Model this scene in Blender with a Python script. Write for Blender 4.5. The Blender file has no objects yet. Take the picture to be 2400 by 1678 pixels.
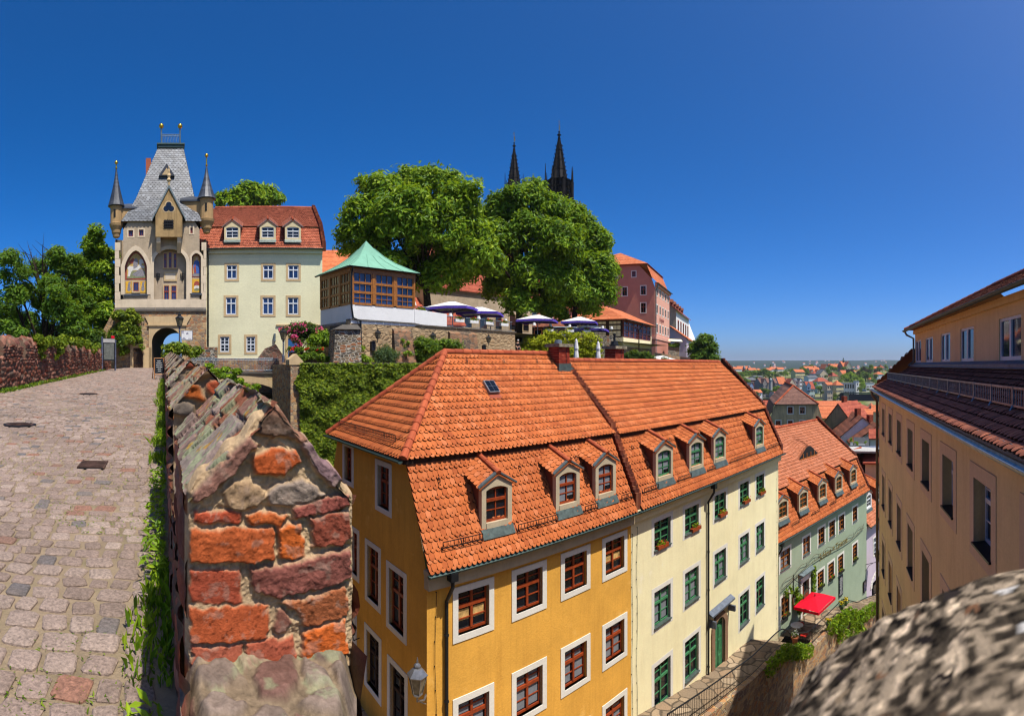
import bpy, math, random
import numpy as np
from math import sin, cos, tan, pi, radians, sqrt, atan2
from mathutils import Vector, Euler
SC = bpy.context.scene
COL = SC.collection
random.seed(7)
RNG = np.random.default_rng(7)
# ---------------------------------------------------------------- camera, sky, sun, exposure 
F_PX, HOR = 1250.0, 855.0  # photo pixels per radian, photo row of the horizon (2400 x 1678 photo)
cam = bpy.data.cameras.new('camera')
cam.type = 'PANO'
cam.panorama_type = 'CENTRAL_CYLINDRICAL'  # the photograph is a stitched cylindrical panorama
cam.central_cylindrical_range_u_min = -1200/F_PX
cam.central_cylindrical_range_u_max = 1200/F_PX
cam.central_cylindrical_range_v_min = -(1678-HOR)/F_PX
cam.central_cylindrical_range_v_max = HOR/F_PX
cam.clip_start, cam.clip_end = 0.02, 20000
cam.dof.use_dof = True
cam.dof.focus_distance = 5.0
cam.dof.aperture_fstop = 7.0
cam.lens = 20
camo = bpy.data.objects.new('camera', cam)
COL.objects.link(camo)
camo.rotation_euler =(pi/2, 0, 0)
SC.camera = camo
SUN_AZ, SUN_EL = radians(124), radians(64)
world = bpy.data.worlds.new('World'); SC.world = world; world.use_nodes = True
wn = world.node_tree
sky = wn.nodes.new('ShaderNodeTexSky'); sky.sky_type = 'NISHITA'; sky.sun_disc = False
sky.sun_elevation, sky.sun_rotation = SUN_EL, SUN_AZ
sky.altitude, sky.air_density, sky.dust_density, sky.ozone_density = 200, 0.5, 2.0, 8.0
hsv = wn.nodes.new('ShaderNodeHueSaturation'); hsv.inputs['Saturation'].default_value = 1.3; hsv.inputs['Hue'].default_value = .502
bg = wn.nodes['Background']; bg.inputs[1].default_value = 0.15
wn.links.new(sky.outputs[0], hsv.inputs['Color']); wn.links.new(hsv.outputs[0], bg.inputs[0])
sd = bpy.data.lights.new('sun', 'SUN'); sd.energy = 5.0; sd.angle = radians(0.53); sd.color =(1, .955, .88)
so = bpy.data.objects.new('sun', sd); COL.objects.link(so)
so.rotation_euler = Vector((sin(SUN_AZ)*cos(SUN_EL),cos(SUN_AZ)*cos(SUN_EL),sin(SUN_EL))).to_track_quat('Z', 'Y').to_euler()
so.location =(0, 0, 60)
SC.view_settings.view_transform = 'Standard'; SC.view_settings.look = 'None'
SC.view_settings.exposure = 0.40; SC.view_settings.gamma = 1.0
SC.cycles.filter_width = 1.2; SC.cycles.use_denoising = True; SC.cycles.denoising_prefilter = 'ACCURATE'; SC.cycles.volume_bounces = 0; SC.cycles.max_bounces = 6; SC.cycles.diffuse_bounces = 2; SC.cycles.transparent_max_bounces = 12
SC.cycles.caustics_reflective = SC.cycles.caustics_refractive = False
# ---------------------------------------------------------------- mesh building helpers 
def dirv(az):  # unit vector of a compass-like azimuth (radians, 0 = +Y, clockwise)
 return np.array((sin(az),cos(az),0.0))
def at(x, y, d):  # a bearing and slope read off the photo, at a real horizontal distance d
 t =(x-1200)/F_PX
 return np.array((d*sin(t),d*cos(t),(HOR-y)/F_PX*d))
class MB:
 """collects polygons and becomes ONE mesh object; every face carries a random 'tint' the materials use"""
 def __init__(s): s.V =[]; s.n = 0; s.L =[]; s.C =[]; s.M =[]; s.T =[]
 def add(s, v, f, m=0, t=None):
  v = np.asarray(v, float).reshape(-1, 3)
  if isinstance(f, np.ndarray):
   k = f.shape[1]; nf = len(f); s.L.append((f+s.n).ravel()); s.C.append(np.full(nf,k))
  else:
   nf = len(f); s.L.append(np.array([i for q in f for i in q])+s.n); s.C.append(np.array([len(q)for q in f]))
  s.V.append(v); s.n+=len(v)
  s.M.append(np.full(nf,m)if np.isscalar(m)else np.asarray(m))
  if t is None: t = random.random()
  s.T.append(np.full(nf,t)if np.isscalar(t)else np.asarray(t))
 def poly(s, pts, m=0, t=None): s.add(pts,[tuple(range(len(pts)))], m, t)
 def hexa(s, p, m=0, t=None):  # 8 corners: bottom ring 0-3, top ring 4-7
  s.add(p,[(3,2,1,0),(4,5,6,7),(0,1,5,4),(1,2,6,5),(2,3,7,6),(3,0,4,7)], m, t)
 def box(s, x0, x1, y0, y1, z0, z1, m=0, t=None):
  s.hexa([(x0,y0,z0),(x1,y0,z0),(x1,y1,z0),(x0,y1,z0),(x0,y0,z1),(x1,y0,z1),(x1,y1,z1),(x0,y1,z1)], m, t)
 def prism(s, pts, ext, m=0, t=None):  # polygon pushed along ext, closed
  p = np.asarray(pts, float); n = len(p); q = p+np.asarray(ext, float)
  f =[tuple(range(n))[::-1], tuple(range(n,2*n))]+[(i,(i+1)%n,n+(i+1)%n,n+i)for i in range(n)]
  s.add(np.vstack([p,q]), f, m, t)
 def tube(s, pts, r, n=6, m=0, t=None, cap=True):
  P =[np.asarray(p,float)for p in pts]; R = r if hasattr(r, '__len__')else[r]*len(P)
  vs =[]; pr = None
  for i, p in enumerate(P):
   d = P[min(i+1,len(P)-1)]-P[max(i-1,0)]; d = d/(np.linalg.norm(d)+1e-9)
   a = np.cross(d,(0,0,1)if abs(d[2])<.9 else(1,0,0))if pr is None else pr-d*np.dot(pr, d)
   a = a/(np.linalg.norm(a)+1e-9); pr = a; b = np.cross(d, a)
   for k in range(n):
    w = 2*pi*k/n; vs.append(p+R[i]*(a*cos(w)+b*sin(w)))
  f =[]
  for i in range(len(P)-1):
   for k in range(n): f.append((i*n+k,i*n+(k+1)%n,(i+1)*n+(k+1)%n,(i+1)*n+k))
  if cap: f+=[tuple(range(n))[::-1], tuple(range((len(P)-1)*n,len(P)*n))]
  s.add(vs, f, m, t)
 def lathe(s, c, prof, n=12, m=0, t=None, ax=1.0):  # prof: (radius, z) pairs round a vertical axis at c
  c = np.asarray(c, float); vs =[]
  for r, z in prof:
   for k in range(n):
    w = 2*pi*k/n; vs.append(c+(r*cos(w),r*sin(w),z))
  f =[(i*n+k,i*n+(k+1)%n,(i+1)*n+(k+1)%n,(i+1)*n+k)for i in range(len(prof)-1)for k in range(n)]
  f+=[tuple(range(n))[::-1], tuple(range((len(prof)-1)*n,len(prof)*n))]
  s.add(vs, f, m, t)
 def grid(s, P, m=0, t=None, flip=False):  # P (rows, cols, 3)
  r, c = P.shape[:2]; i = np.arange(r*c).reshape(r, c)
  q = np.stack([i[:-1,:-1],i[:-1,1:],i[1:,1:],i[1:,:-1]], -1).reshape(-1, 4)
  s.add(P.reshape(-1,3), q[:,::-1]if flip else q, m, t)
 def build(s, name, mats, parent=None, smooth=False, col=None, origin=None):
  V = np.vstack(s.V)
  if parent is not None:
   o0 = world_loc(parent)
  elif origin is not None: o0 = np.array(origin, float)
  else:
   lo, hi = V.min(0), V.max(0); o0 = np.array(((lo[0]+hi[0])/2,(lo[1]+hi[1])/2,lo[2]))
  V = V-o0
  me = bpy.data.meshes.new(name)
  L = np.concatenate(s.L).astype(np.int32); C = np.concatenate(s.C).astype(np.int32)
  me.vertices.add(len(V)); me.vertices.foreach_set('co', V.ravel().astype(np.float32))
  me.loops.add(len(L)); me.loops.foreach_set('vertex_index', L)
  me.polygons.add(len(C)); me.polygons.foreach_set('loop_start', np.concatenate([[0],np.cumsum(C)[:-1]]).astype(np.int32))
  me.polygons.foreach_set('material_index', np.concatenate(s.M).astype(np.int32))
  me.polygons.foreach_set('use_smooth', np.full(len(C),smooth))
  me.update(calc_edges=True)
  a = me.attributes.new('tint', 'FLOAT', 'FACE'); a.data.foreach_set('value', np.concatenate(s.T).astype(np.float32))
  if col is not None:
   a = me.attributes.new('colour', 'FLOAT_COLOR', 'POINT'); a.data.foreach_set('color', np.asarray(col,np.float32).ravel())
  for m in(mats if isinstance(mats,(list,tuple))else[mats]): me.materials.append(m)
  o = bpy.data.objects.new(name, me); COL.objects.link(o)
  if parent is not None: o.parent = parent
  else: o.location = o0
  return o
def world_loc(o):
 p = np.zeros(3)
 while o is not None: p = p+np.array(o.location); o = o.parent
 return p
def tag(o, label=None, cat=None, group=None, kind=None):
 if label: o['label'] = label
 if cat: o['category'] = cat
 if group: o['group'] = group
 if kind: o['kind'] = kind
 return o
def thing(name, label, cat, loc, group=None, rz=0):
 o = bpy.data.objects.new(name, None); COL.objects.link(o); o.empty_display_size = .2
 o.location = tuple(float(v)for v in loc); o.rotation_euler =(0, 0, rz)
 return tag(o, label, cat, group)
KIDS ={}
def dup(root, loc, rz=0, label=None, scale=None):
 def cp(o, par):
  c = o.copy(); COL.objects.link(c)
  if par is not None: c.parent = par
  for ch in o.children: cp(ch, c)
  return c
 r = cp(root, None); r.location = tuple(float(v)for v in loc); r.rotation_euler =(0, 0, rz)
 if label: r['label'] = label
 if scale: r.scale =(scale, )*3 if np.isscalar(scale)else scale
 return r
FRK = 1.355
class Fr:
 """a vertical plane: origin, direction u (to the right seen from outside), outward normal n"""
 def __init__(s, O, uaz):
  s.O = np.array((O[0],O[1],0.0)); s.az = uaz; s.u = dirv(uaz); s.n = dirv(uaz+pi/2); s.z = np.array((0,0,1.0))
 def P(s, a, o, z): return s.O+s.u*a+s.n*o+s.z*z
 def px(s, x, y=HOR, o=0.0):  # where the line of sight through a photo pixel meets the plane n = o
  t =(x-1200)/F_PX; d = np.array((sin(t),cos(t),0.0))
  k =(o+np.dot(s.O,s.n))/np.dot(d, s.n)
  return np.dot(k*d-s.O, s.u), (HOR-y)/F_PX*k
 def box(s, mb, s0, s1, o0, o1, z0, z1, m=0, t=None):
  mb.hexa([s.P(s0,o1,z0),s.P(s1,o1,z0),s.P(s1,o0,z0),s.P(s0,o0,z0),s.P(s0,o1,z1),s.P(s1,o1,z1),s.P(s1,o0,z1),s.P(s0,o0,z1)], m, t)
 def quad(s, mb, s0, s1, z0, z1, o, m=0, t=None):
  mb.poly([s.P(s0,o,z0),s.P(s1,o,z0),s.P(s1,o,z1),s.P(s0,o,z1)], m, t)
 def loop(s, pts, o): return[s.P(a,o,z)for a, z in pts]
class FrK(Fr):
 """plane measured in units of k metres"""
 def __init__(s, O, uaz, k): Fr.__init__(s, O, uaz); s.k = k
 def P(s, a, o, z): return s.O+(s.u*a+s.n*o+s.z*z)*s.k
def clip(poly, a, b, c):  # keep a*x + b*y <= c
 out =[]
 for i in range(len(poly)):
  p, q = poly[i], poly[(i+1)%len(poly)]
  fp, fq = a*p[0]+b*p[1]-c, a*q[0]+b*q[1]-c
  if fp<=1e-9: out.append(p)
  if(fp<-1e-9 and fq>1e-9)or(fp>1e-9 and fq<-1e-9):
   k = fp/(fp-fq); out.append((p[0]+(q[0]-p[0])*k,p[1]+(q[1]-p[1])*k))
 return out
def clip_convex(poly, conv):  # conv counter-clockwise
 for i in range(len(conv)):
  p, q = conv[i], conv[(i+1)%len(conv)]
  poly = clip(poly, q[1]-p[1], -(q[0]-p[0]),(q[1]-p[1])*p[0]-(q[0]-p[0])*p[1])
  if len(poly)<3: return[]
 return poly
def wall(mb, F, shape, holes, depth=.2, o=0.0, m=0, mrev=0, mback=None, voids=()):
 """convex outline (s,z) with rectangular openings: outer skin, reveals and a dark back"""
 allh = list(holes)+list(voids)
 xs = sorted({p[0]for p in shape}|{h[0]for h in allh}|{h[1]for h in allh})
 zs = sorted({p[1]for p in shape}|{h[2]for h in allh}|{h[3]for h in allh})
 for i in range(len(xs)-1):
  for j in range(len(zs)-1):
   x, z =(xs[i]+xs[i+1])/2, (zs[j]+zs[j+1])/2
   if any(h[0]<x<h[1]and h[2]<z<h[3]for h in allh): continue
   c = clip_convex([(xs[i],zs[j]),(xs[i+1],zs[j]),(xs[i+1],zs[j+1]),(xs[i],zs[j+1])], shape)
   if len(c)>=3: mb.poly(F.loop(c,o), m, .5)
 for a, b, c, d in holes:
  for p, q in(((a,c),(a,d)),((a,d),(b,d)),((b,d),(b,c)),((b,c),(a,c))):
   mb.poly([F.P(p[0],o,p[1]),F.P(q[0],o,q[1]),F.P(q[0],o-depth,q[1]),F.P(p[0],o-depth,p[1])], mrev, .5)
  if mback is not None: F.quad(mb, a, b, c, d, o-depth, mback, .5)
def tiles(mb, A, U, W, poly, tw=.18, rh=.30, lift=.046, arc=4, m=0, tv=(0,1), curve=None, bow=.55, kron=False):
 """courses of tongue tiles on the slope A + U*u + W*v, clipped to a convex outline in (u, v)"""
 A, U, W =(np.asarray(k,float)for k in(A,U,W)); N = np.cross(U, W); N = N/np.linalg.norm(N)
 if N[2]<0: N = -N
 v0, v1 = min(p[1]for p in poly), max(p[1]for p in poly)
 nr = max(1, int(round((v1-v0)/rh))); rh =(v1-v0)/nr; RH = rh
 if kron: nr*=2  # crown courses: a long course over a short one
 V =[]; Fc =[]; T =[]; n = 0
 an = np.linspace(0, pi, arc+2)
 k = arc+4
 face =[list(range(k))]
 for r in range(nr):
  if kron: va = v0+(r//2)*RH+(0 if r%2==0 else .22*RH); rh = RH*(.22 if r%2==0 else .78)
  else: va = v0+r*rh
  row = random.uniform(-.06, .06)
  ends =[]
  for vv in(va+.02, va+rh*.98):
   xs =[]
   for i in range(len(poly)):
    p, q = poly[i], poly[(i+1)%len(poly)]
    if(p[1]-vv)*(q[1]-vv)<0: xs.append(p[0]+(q[0]-p[0])*(vv-p[1])/(q[1]-p[1]))
   if len(xs)>=2: ends.append((min(xs),max(xs)))
  if not ends: continue
  if len(ends)==1: ends.append(ends[0])
  e0, e1 = ends
  off =(r%2)*.5
  lo, hi = min(e0[0], e1[0]), max(e0[1], e1[1])
  i0 = int(math.floor(lo/tw-off)); i1 = int(math.ceil(hi/tw-off))
  for i in range(i0, i1):
   ua, ub =(i+off)*tw+.004, (i+1+off)*tw-.004
   b0, b1 = max(ua, e0[0]), min(ub, e0[1]); t0, t1 = max(ua, e1[0]), min(ub, e1[1])
   if b1-b0<.01 and t1-t0<.01: continue
   b0, b1 = min(b0, b1), max(b0, b1); t0, t1 = min(t0, t1), max(t0, t1)
   cb, hb =(b0+b1)/2, (b1-b0)/2
   lf = lift*random.uniform(.8, 1.25)
   dr = random.uniform(-.010, .010)*(.5 if kron else 1)
   vb = va+dr+tw*bow*.6
   pts =[(t1,va+rh*1.06,.002),(t0,va+rh*1.06,.002)]
   pts+=[(cb-hb*cos(w),vb-tw*bow*sin(w),lf)for w in an]
   top =[A+U*a+W*b+N*c for a, b, c in pts]
   bot =[A+U*a+W*b+N*(-.004)for a, b, c in pts[2:]]
   V+=top+bot
   Fc.append(tuple(n+j for j in range(len(pts))))
   na = len(pts)-2
   for j in range(na-1): Fc.append((n+2+j,n+len(pts)+j,n+len(pts)+j+1,n+3+j))
   tt = min(1, max(0,random.uniform(*tv)*.85+.075+row)); T+=[tt]+[-1.0]*(na-1)
   n+=len(pts)+na
 if V:
  V = np.array(V)
  if curve is not None: V = curve(V)
  mb.add(V, Fc, m, np.array(T))
 mb.poly([A+U*a+W*b-N*.012 for a,b in poly], m, .1)if curve is None else None
def ridge(mb, p, q, r=.11, seg=.38, m=0, up=(0,0,1)):
 """overlapping half-round ridge tiles from p to q"""
 p, q = np.asarray(p, float), np.asarray(q, float); L = np.linalg.norm(q-p); d =(q-p)/L; n = max(1, int(L/seg))
 sd_ = np.cross(d, up); sd_ = sd_/np.linalg.norm(sd_); u = np.cross(sd_, d)
 for i in range(n):
  a, b = p+d*(L*i/n), p+d*(L*(i+1.12)/n); vs =[]
  for c, rr in((a,r*1.12),(b,r*.92)):
   for k in range(7):
    w = pi*(k/6*1.16-.08); vs.append(c+rr*(sd_*cos(w)+u*sin(w)))
  f =[(k,k+1,8+k,7+k)for k in range(6)]+[tuple(range(7))]
  mb.add(vs, f, m)
  # ---------------------------------------------------------------- materials 
ALB = .84  # surface colours are noted as they look in full sun
def lin(c):
 c =[v/255 for v in c]
 return tuple(ALB*(v/12.92 if v<=.04045 else((v+.055)/1.055)**2.4)for v in c)+(1, )
def newmat(name, rough=.85, spec=.3):
 m = bpy.data.materials.new(name); m.use_nodes = True; nt = m.node_tree; b = nt.nodes['Principled BSDF']
 b.inputs['Roughness'].default_value = rough; b.inputs['Specular IOR Level'].default_value = spec
 return m, nt, b
def N(nt, t, **kw):
 n = nt.nodes.new('ShaderNode'+t)
 for k, v in kw.items():
  if k in n.inputs: n.inputs[k].default_value = v
  else: setattr(n, k, v)
 return n
def ramp(nt, src, stops, interp='LINEAR'):
 r = N(nt, 'ValToRGB'); r.color_ramp.interpolation = interp; e = r.color_ramp.elements
 while len(e)<len(stops): e.new(.5)
 for k, (p, c)in zip(e, stops): k.position = p; k.color = c if len(c)==4 else lin(c)
 nt.links.new(src, r.inputs[0]); return r.outputs[0]
def noise(nt, scale, detail=5, rough=.6, vec=None, dist=0):
 n = N(nt, 'TexNoise', Scale=scale, Detail=detail, Roughness=rough, Distortion=dist)
 if vec is not None: nt.links.new(vec, n.inputs['Vector'])
 return n.outputs['Fac']
def pos(nt, sc=(1,1,1)):
 g = N(nt, 'NewGeometry'); mp = N(nt, 'Mapping'); mp.inputs['Scale'].default_value = sc
 nt.links.new(g.outputs['Position'], mp.inputs['Vector']); return mp.outputs[0]
def mix(nt, f, a, b, mode='MIX'):
 n = N(nt, 'Mix', data_type='RGBA', blend_type=mode)
 for sock, v in((n.inputs[0],f),(n.inputs[6],a),(n.inputs[7],b)):
  if hasattr(v, 'is_output'): nt.links.new(v, sock)
  elif isinstance(v,(int,float)): sock.default_value = v
  else: sock.default_value = v if len(v)==4 else lin(v)
 return n.outputs[2]
def math_(nt, op, a, b=0.0):
 n = N(nt, 'Math', operation=op)
 for i, v in enumerate((a,b)):
  if hasattr(v, 'is_output'): nt.links.new(v, n.inputs[i])
  else: n.inputs[i].default_value = v
 return n.outputs[0]
def bump(nt, b, h, dist, strength=1.0):
 n = N(nt, 'Bump'); n.inputs['Distance'].default_value = dist; n.inputs['Strength'].default_value = strength
 nt.links.new(h, n.inputs['Height']); nt.links.new(n.outputs[0], b.inputs['Normal'])
def simple(name, c, rough=.6, metal=0, spec=.4, var=.12):
 m, nt, b = newmat(name, rough, spec); b.inputs['Metallic'].default_value = metal
 n = noise(nt, 6, 4, .6, pos(nt)); d =[max(0,v*(1-var*1.5))for v in c]; l =[min(255,v*(1+var))for v in c]
 nt.links.new(ramp(nt,n,[(.3,d),(.7,l)]), b.inputs['Base Color']); return m
def plaster(name, c, var=.10, stain=.35, stainc=(120,110,95), bmp=.006, scale=1.0, patch=None):
 m, nt, b = newmat(name, .92, .15); p = pos(nt)
 n1 = noise(nt, .7*scale, 6, .65, p); n2 = noise(nt, 14*scale, 5, .7, p); n3 = noise(nt, 1.0, 5, .65, pos(nt,(2.2,2.2,.35)))
 base = ramp(nt, n1,[(.3,[v*(1-var)for v in c]),(.55,c),(.75,[min(255,v*(1+var*.6))for v in c])])
 base = mix(nt, math_(nt,'MULTIPLY',ramp(nt,n3,[(.52,(0,0,0,1)),(.8,(1,1,1,1))]),stain), base, stainc)
 base = mix(nt, .18, base, ramp(nt,n2,[(.3,[v*.8 for v in c]),(.7,[min(255,v*1.1)for v in c])]))
 n4 = noise(nt, 1.0, 6, .7, pos(nt,(5.5,5.5,.22))); base = mix(nt, math_(nt,'MULTIPLY',ramp(nt,n4,[(.5,(0,0,0,1)),(.72,(1,1,1,1))]),stain*.55), base, stainc)
 if patch: base = mix(nt, ramp(nt,noise(nt,.9,7,.7,p),[(.6,(0,0,0,1)),(.68,(.8,.8,.8,1))]), base, patch)
 nt.links.new(base, b.inputs['Base Color'])
 bump(nt, b, mix(nt,.5,n2,noise(nt,3.5*scale,6,.7,p)), bmp*4, .9)
 return m
def tinted(name, stops, rough=.8, spec=.3, dirt=(70,50,40), dirtamt=.3, big=.35, bmp=.002, attr='tint', edge=(64,34,22)):
 m, nt, b = newmat(name, rough, spec); p = pos(nt); a = N(nt, 'Attribute', attribute_name=attr)
 base = ramp(nt, a.outputs['Fac'], stops)
 if edge: base = mix(nt, math_(nt,'LESS_THAN',a.outputs['Fac'],-.5), base, edge)
 nn = noise(nt, 1.1, 6, .7, p)
 base = mix(nt, math_(nt,'MULTIPLY',ramp(nt,nn,[(.42,(0,0,0,1)),(.72,(1,1,1,1))]),dirtamt), base, dirt)
 fine = noise(nt, 45, 4, .7, p)
 base = mix(nt, big, base, ramp(nt,fine,[(.3,(90,90,90)),(.7,(255,255,255))]), 'MULTIPLY')
 nt.links.new(base, b.inputs['Base Color']); bump(nt, b, fine, bmp*4, .8); return m
def rubble(name, cols, mortar, scale=2.2, stretch=(1,1,1.7), mw=.06, bmp=.03, rand=.9):
 m, nt, b = newmat(name, .95, .15)
 p = pos(nt, stretch); w = N(nt, 'TexNoise', Scale=scale*1.2, Detail=3); nt.links.new(p, w.inputs['Vector'])
 wp = N(nt, 'Mix', data_type='RGBA', blend_type='LINEAR_LIGHT'); wp.inputs[0].default_value = .10
 nt.links.new(p, wp.inputs[6]); nt.links.new(w.outputs['Color'], wp.inputs[7]); wv = wp.outputs[2]
 v = N(nt, 'TexVoronoi', Scale=scale, Randomness=rand); e = N(nt, 'TexVoronoi', Scale=scale, Randomness=rand, feature='DISTANCE_TO_EDGE')
 nt.links.new(wv, v.inputs['Vector']); nt.links.new(wv, e.inputs['Vector'])
 sep = N(nt, 'SeparateColor'); nt.links.new(v.outputs['Color'], sep.inputs[0])
 k = len(cols); base = ramp(nt, sep.outputs[0],[(i/k,c)for i,c in enumerate(cols)], 'CONSTANT')
 fine = noise(nt, 18, 6, .75, p)
 base = mix(nt, .45, base, ramp(nt,fine,[(.28,(90,90,90)),(.66,(255,255,255))]), 'MULTIPLY')
 edge = ramp(nt, e.outputs['Distance'],[(mw*.35,(0,0,0,1)),(mw,(1,1,1,1))])
 base = mix(nt, edge, mix(nt,.5,mortar,ramp(nt,fine,[(.3,(60,60,60)),(.7,(255,255,255))]),'MULTIPLY'), base)
 nt.links.new(base, b.inputs['Base Color'])
 h = mix(nt, .35, edge, fine); bump(nt, b, h, bmp*1.6, 1.0); return m
def leaf(name, cs, trans=.35):
 m = bpy.data.materials.new(name); m.use_nodes = True; nt = m.node_tree; b = nt.nodes['Principled BSDF']
 b.inputs['Roughness'].default_value = .55; b.inputs['Specular IOR Level'].default_value = .25
 a = N(nt, 'Attribute', attribute_name='tint'); k = len(cs)-1
 c = ramp(nt, a.outputs['Fac'],[(i/k,q)for i,q in enumerate(cs)])
 nt.links.new(c, b.inputs['Base Color']); t = N(nt, 'BsdfTranslucent'); nt.links.new(mix(nt,.5,c,(190,210,40)), t.inputs[0])
 mx = N(nt, 'MixShader'); mx.inputs[0].default_value = trans; nt.links.new(b.outputs[0], mx.inputs[1]); nt.links.new(t.outputs[0], mx.inputs[2])
 nt.links.new(mx.outputs[0], nt.nodes['Material Output'].inputs[0]); return m
def glass(name, c=(16,20,26), rough=.04):
 m, nt, b = newmat(name, rough, .6); b.inputs['IOR'].default_value = 1.5
 n = noise(nt, .9, 3, .5, pos(nt)); nt.links.new(ramp(nt,n,[(.35,[v*.6 for v in c]),(.7,[v*1.5 for v in c])]), b.inputs['Base Color'])
 bump(nt, b, noise(nt,1.3,2,.5,pos(nt)), .01, .35); return m
def fartile(name, c1, c2, row=.35):
 """roofing seen from far off: courses and single tiles only as tone and bump"""
 m, nt, b = newmat(name, .85, .25); p = pos(nt)
 w = N(nt, 'TexWave', Scale=.5/row*.32, Distortion=.4, wave_type='BANDS', bands_direction='Z'); nt.links.new(p, w.inputs['Vector'])
 v = N(nt, 'TexVoronoi', Scale=3.2); nt.links.new(p, v.inputs['Vector']); s_ = N(nt, 'SeparateColor'); nt.links.new(v.outputs['Color'], s_.inputs[0])
 base = ramp(nt, s_.outputs[0],[(0,c1),(1,c2)])
 base = mix(nt, .35, base, ramp(nt,noise(nt,.35,6,.7,p),[(.3,(120,100,90)),(.65,(255,255,255))]), 'MULTIPLY')
 base = mix(nt, .3, base, ramp(nt,w.outputs['Fac'],[(0,(110,100,95)),(.3,(255,255,255))]), 'MULTIPLY')
 nt.links.new(base, b.inputs['Base Color']); bump(nt, b, w.outputs['Fac'], .05, .6); return m
M ={}
M['tile'] = tinted('orange_roof_tile',[(0,(176,90,48)),(.3,(200,108,56)),(.7,(210,117,64)),(1,(220,132,84))], .85, .15,(140,70,42), .5, .3, edge=(40,22,15))
M['tile_old'] = tinted('weathered_roof_tile',[(0,(184,106,70)),(.5,(204,124,86)),(1,(214,138,104))], .85, .15,(146,88,62), .5, .3, edge=(60,36,26))
M['tile_red'] = tinted('red_roof_tile',[(0,(162,80,54)),(.5,(188,100,68)),(1,(206,118,86))], .8, .25,(110,48,34), .4, .3)
M['tile_dark'] = tinted('brown_roof_tile',[(0,(126,66,44)),(.5,(164,92,64)),(1,(190,116,84))], .75, .3,(70,40,32), .5, .35)
M['ridge'] = tinted('ridge_tile',[(0,(176,78,42)),(1,(208,104,60))], .8, .3)
M['firebrick'] = tinted('verge_brick',[(0,(104,50,34)),(.6,(140,66,42)),(1,(170,100,66))], .9, .2,(60,40,34), .6, .5)
M['yellow'] = plaster('yellow_plaster',(236,174,74), .08, .5,(186,128,50), .004, 1.0,(244,188,96))
M['cream'] = plaster('cream_plaster',(255,240,190), .05, .32,(216,192,138), .003, 1.0,(250,238,204))
M['pale'] = plaster('pale_lime_plaster',(234,228,188), .05, .15,(204,194,156), .008, .6)
M['mint'] = plaster('mint_plaster',(160,174,146), .05, .2,(126,146,112), .004)
M['apricot'] = plaster('apricot_plaster',(246,216,162), .05, .4,(190,150,100), .004)
M['lilac'] = plaster('lilac_plaster',(206,190,200), .05, .2,(176,164,172), .004)
M['pink'] = plaster('pink_plaster',(206,138,116), .06, .2,(176,112,96), .006)
M['rose'] = plaster('sunlit_pink_plaster',(232,172,148), .05, .15,(210,150,126), .004)  # pink plaster lightened in colour for the sunlit side of the inn
M['white'] = plaster('white_roughcast',(236,234,228), .04, .12,(200,200,196), .01)
M['surround'] = plaster('white_window_surround',(232,226,212), .04, .3,(186,176,160), .002)
M['sand'] = plaster('sandstone_trim',(206,178,134), .10, .35,(150,120,86), .004, 2.0)
M['dormerstone'] = plaster('dormer_stone',(196,178,146), .08, .3,(150,132,104), .003, 2.0)
M['ashlar'] = plaster('pale_ashlar',(222,202,172), .08, .35,(170,150,128), .004, 1.5)
M['towerplaster'] = plaster('grey_pebbledash',(192,172,144), .12, .45,(136,118,96), .014, 2.5)
M['dark_fill'] = simple('painted_interior_dark',(14,13,13), .9)  # near-black fill for unlit interiors; the darkness is in the colour
M['woodred'] = simple('red_brown_window_wood',(150,62,26), .45, 0, .4, .1)
M['woodgreen'] = simple('green_window_wood',(66,128,84), .45, 0, .4, .08)
M['woodbrown'] = simple('brown_window_wood',(168,96,36), .5, 0, .4, .12)
M['woodwhite'] = simple('white_window_paint',(226,228,230), .4, 0, .4, .03)
M['wooddark'] = simple('dark_old_wood',(62,44,32), .8, 0, .2, .3)
M['glass'] = glass('window_glass')
M['glass_blue'] = glass('sky_tinted_glass',(26,44,78), .05)  # the sky's reflection is mixed in as a blue base colour
M['shade'] = simple('white_lampshade',(228,226,220), .8, 0, .1, .03)
M['curtain'] = simple('net_curtain',(128,130,134), .9, 0, .1, .05)  # net dimmed in its own colour to look as if behind glass
M['blind'] = simple('straw_blind',(196,158,98), .9, 0, .1, .2)
M['metal'] = simple('dark_metal',(46,48,50), .45, .6, .5)
M['zinc'] = simple('weathered_zinc',(110,122,122), .5, .5, .5)
M['greenzinc'] = simple('green_patinated_gutter',(64,86,80), .5, .35, .5)
M['galv'] = simple('galvanised_steel',(150,156,162), .4, .6, .5)
M['railgrey'] = simple('blue_grey_railing',(112,128,142), .5, .3, .4)
M['iron'] = simple('black_iron',(26,26,28), .5, .3, .5)
M['gold'] = simple('gilding',(236,180,60), .25, .9, .6)
M['copper'] = plaster('green_copper_sheet',(126,176,150), .07, .45,(98,142,122), .002)
M['slate'] = tinted('grey_slate',[(0,(74,77,82)),(.5,(108,112,118)),(1,(146,150,156))], .5, .45,(84,84,84), .6, .5)
M['slate_dark'] = tinted('dark_turret_slate',[(0,(44,48,56)),(1,(84,90,100))], .45, .5,(40,40,44), .4, .4)
M['gothic'] = rubble('blackened_sandstone',[(26,24,24),(44,40,38),(34,32,32)],(22,20,20), .6,(1,1,1), .04, .1)
M['redrubble'] = rubble('red_rubble_wall',[(132,74,58),(160,92,70),(112,66,54),(176,112,88),(140,84,72),(120,96,84)],(128,104,86), 3.6,(1,1,1.5), .09, .06)
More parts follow.
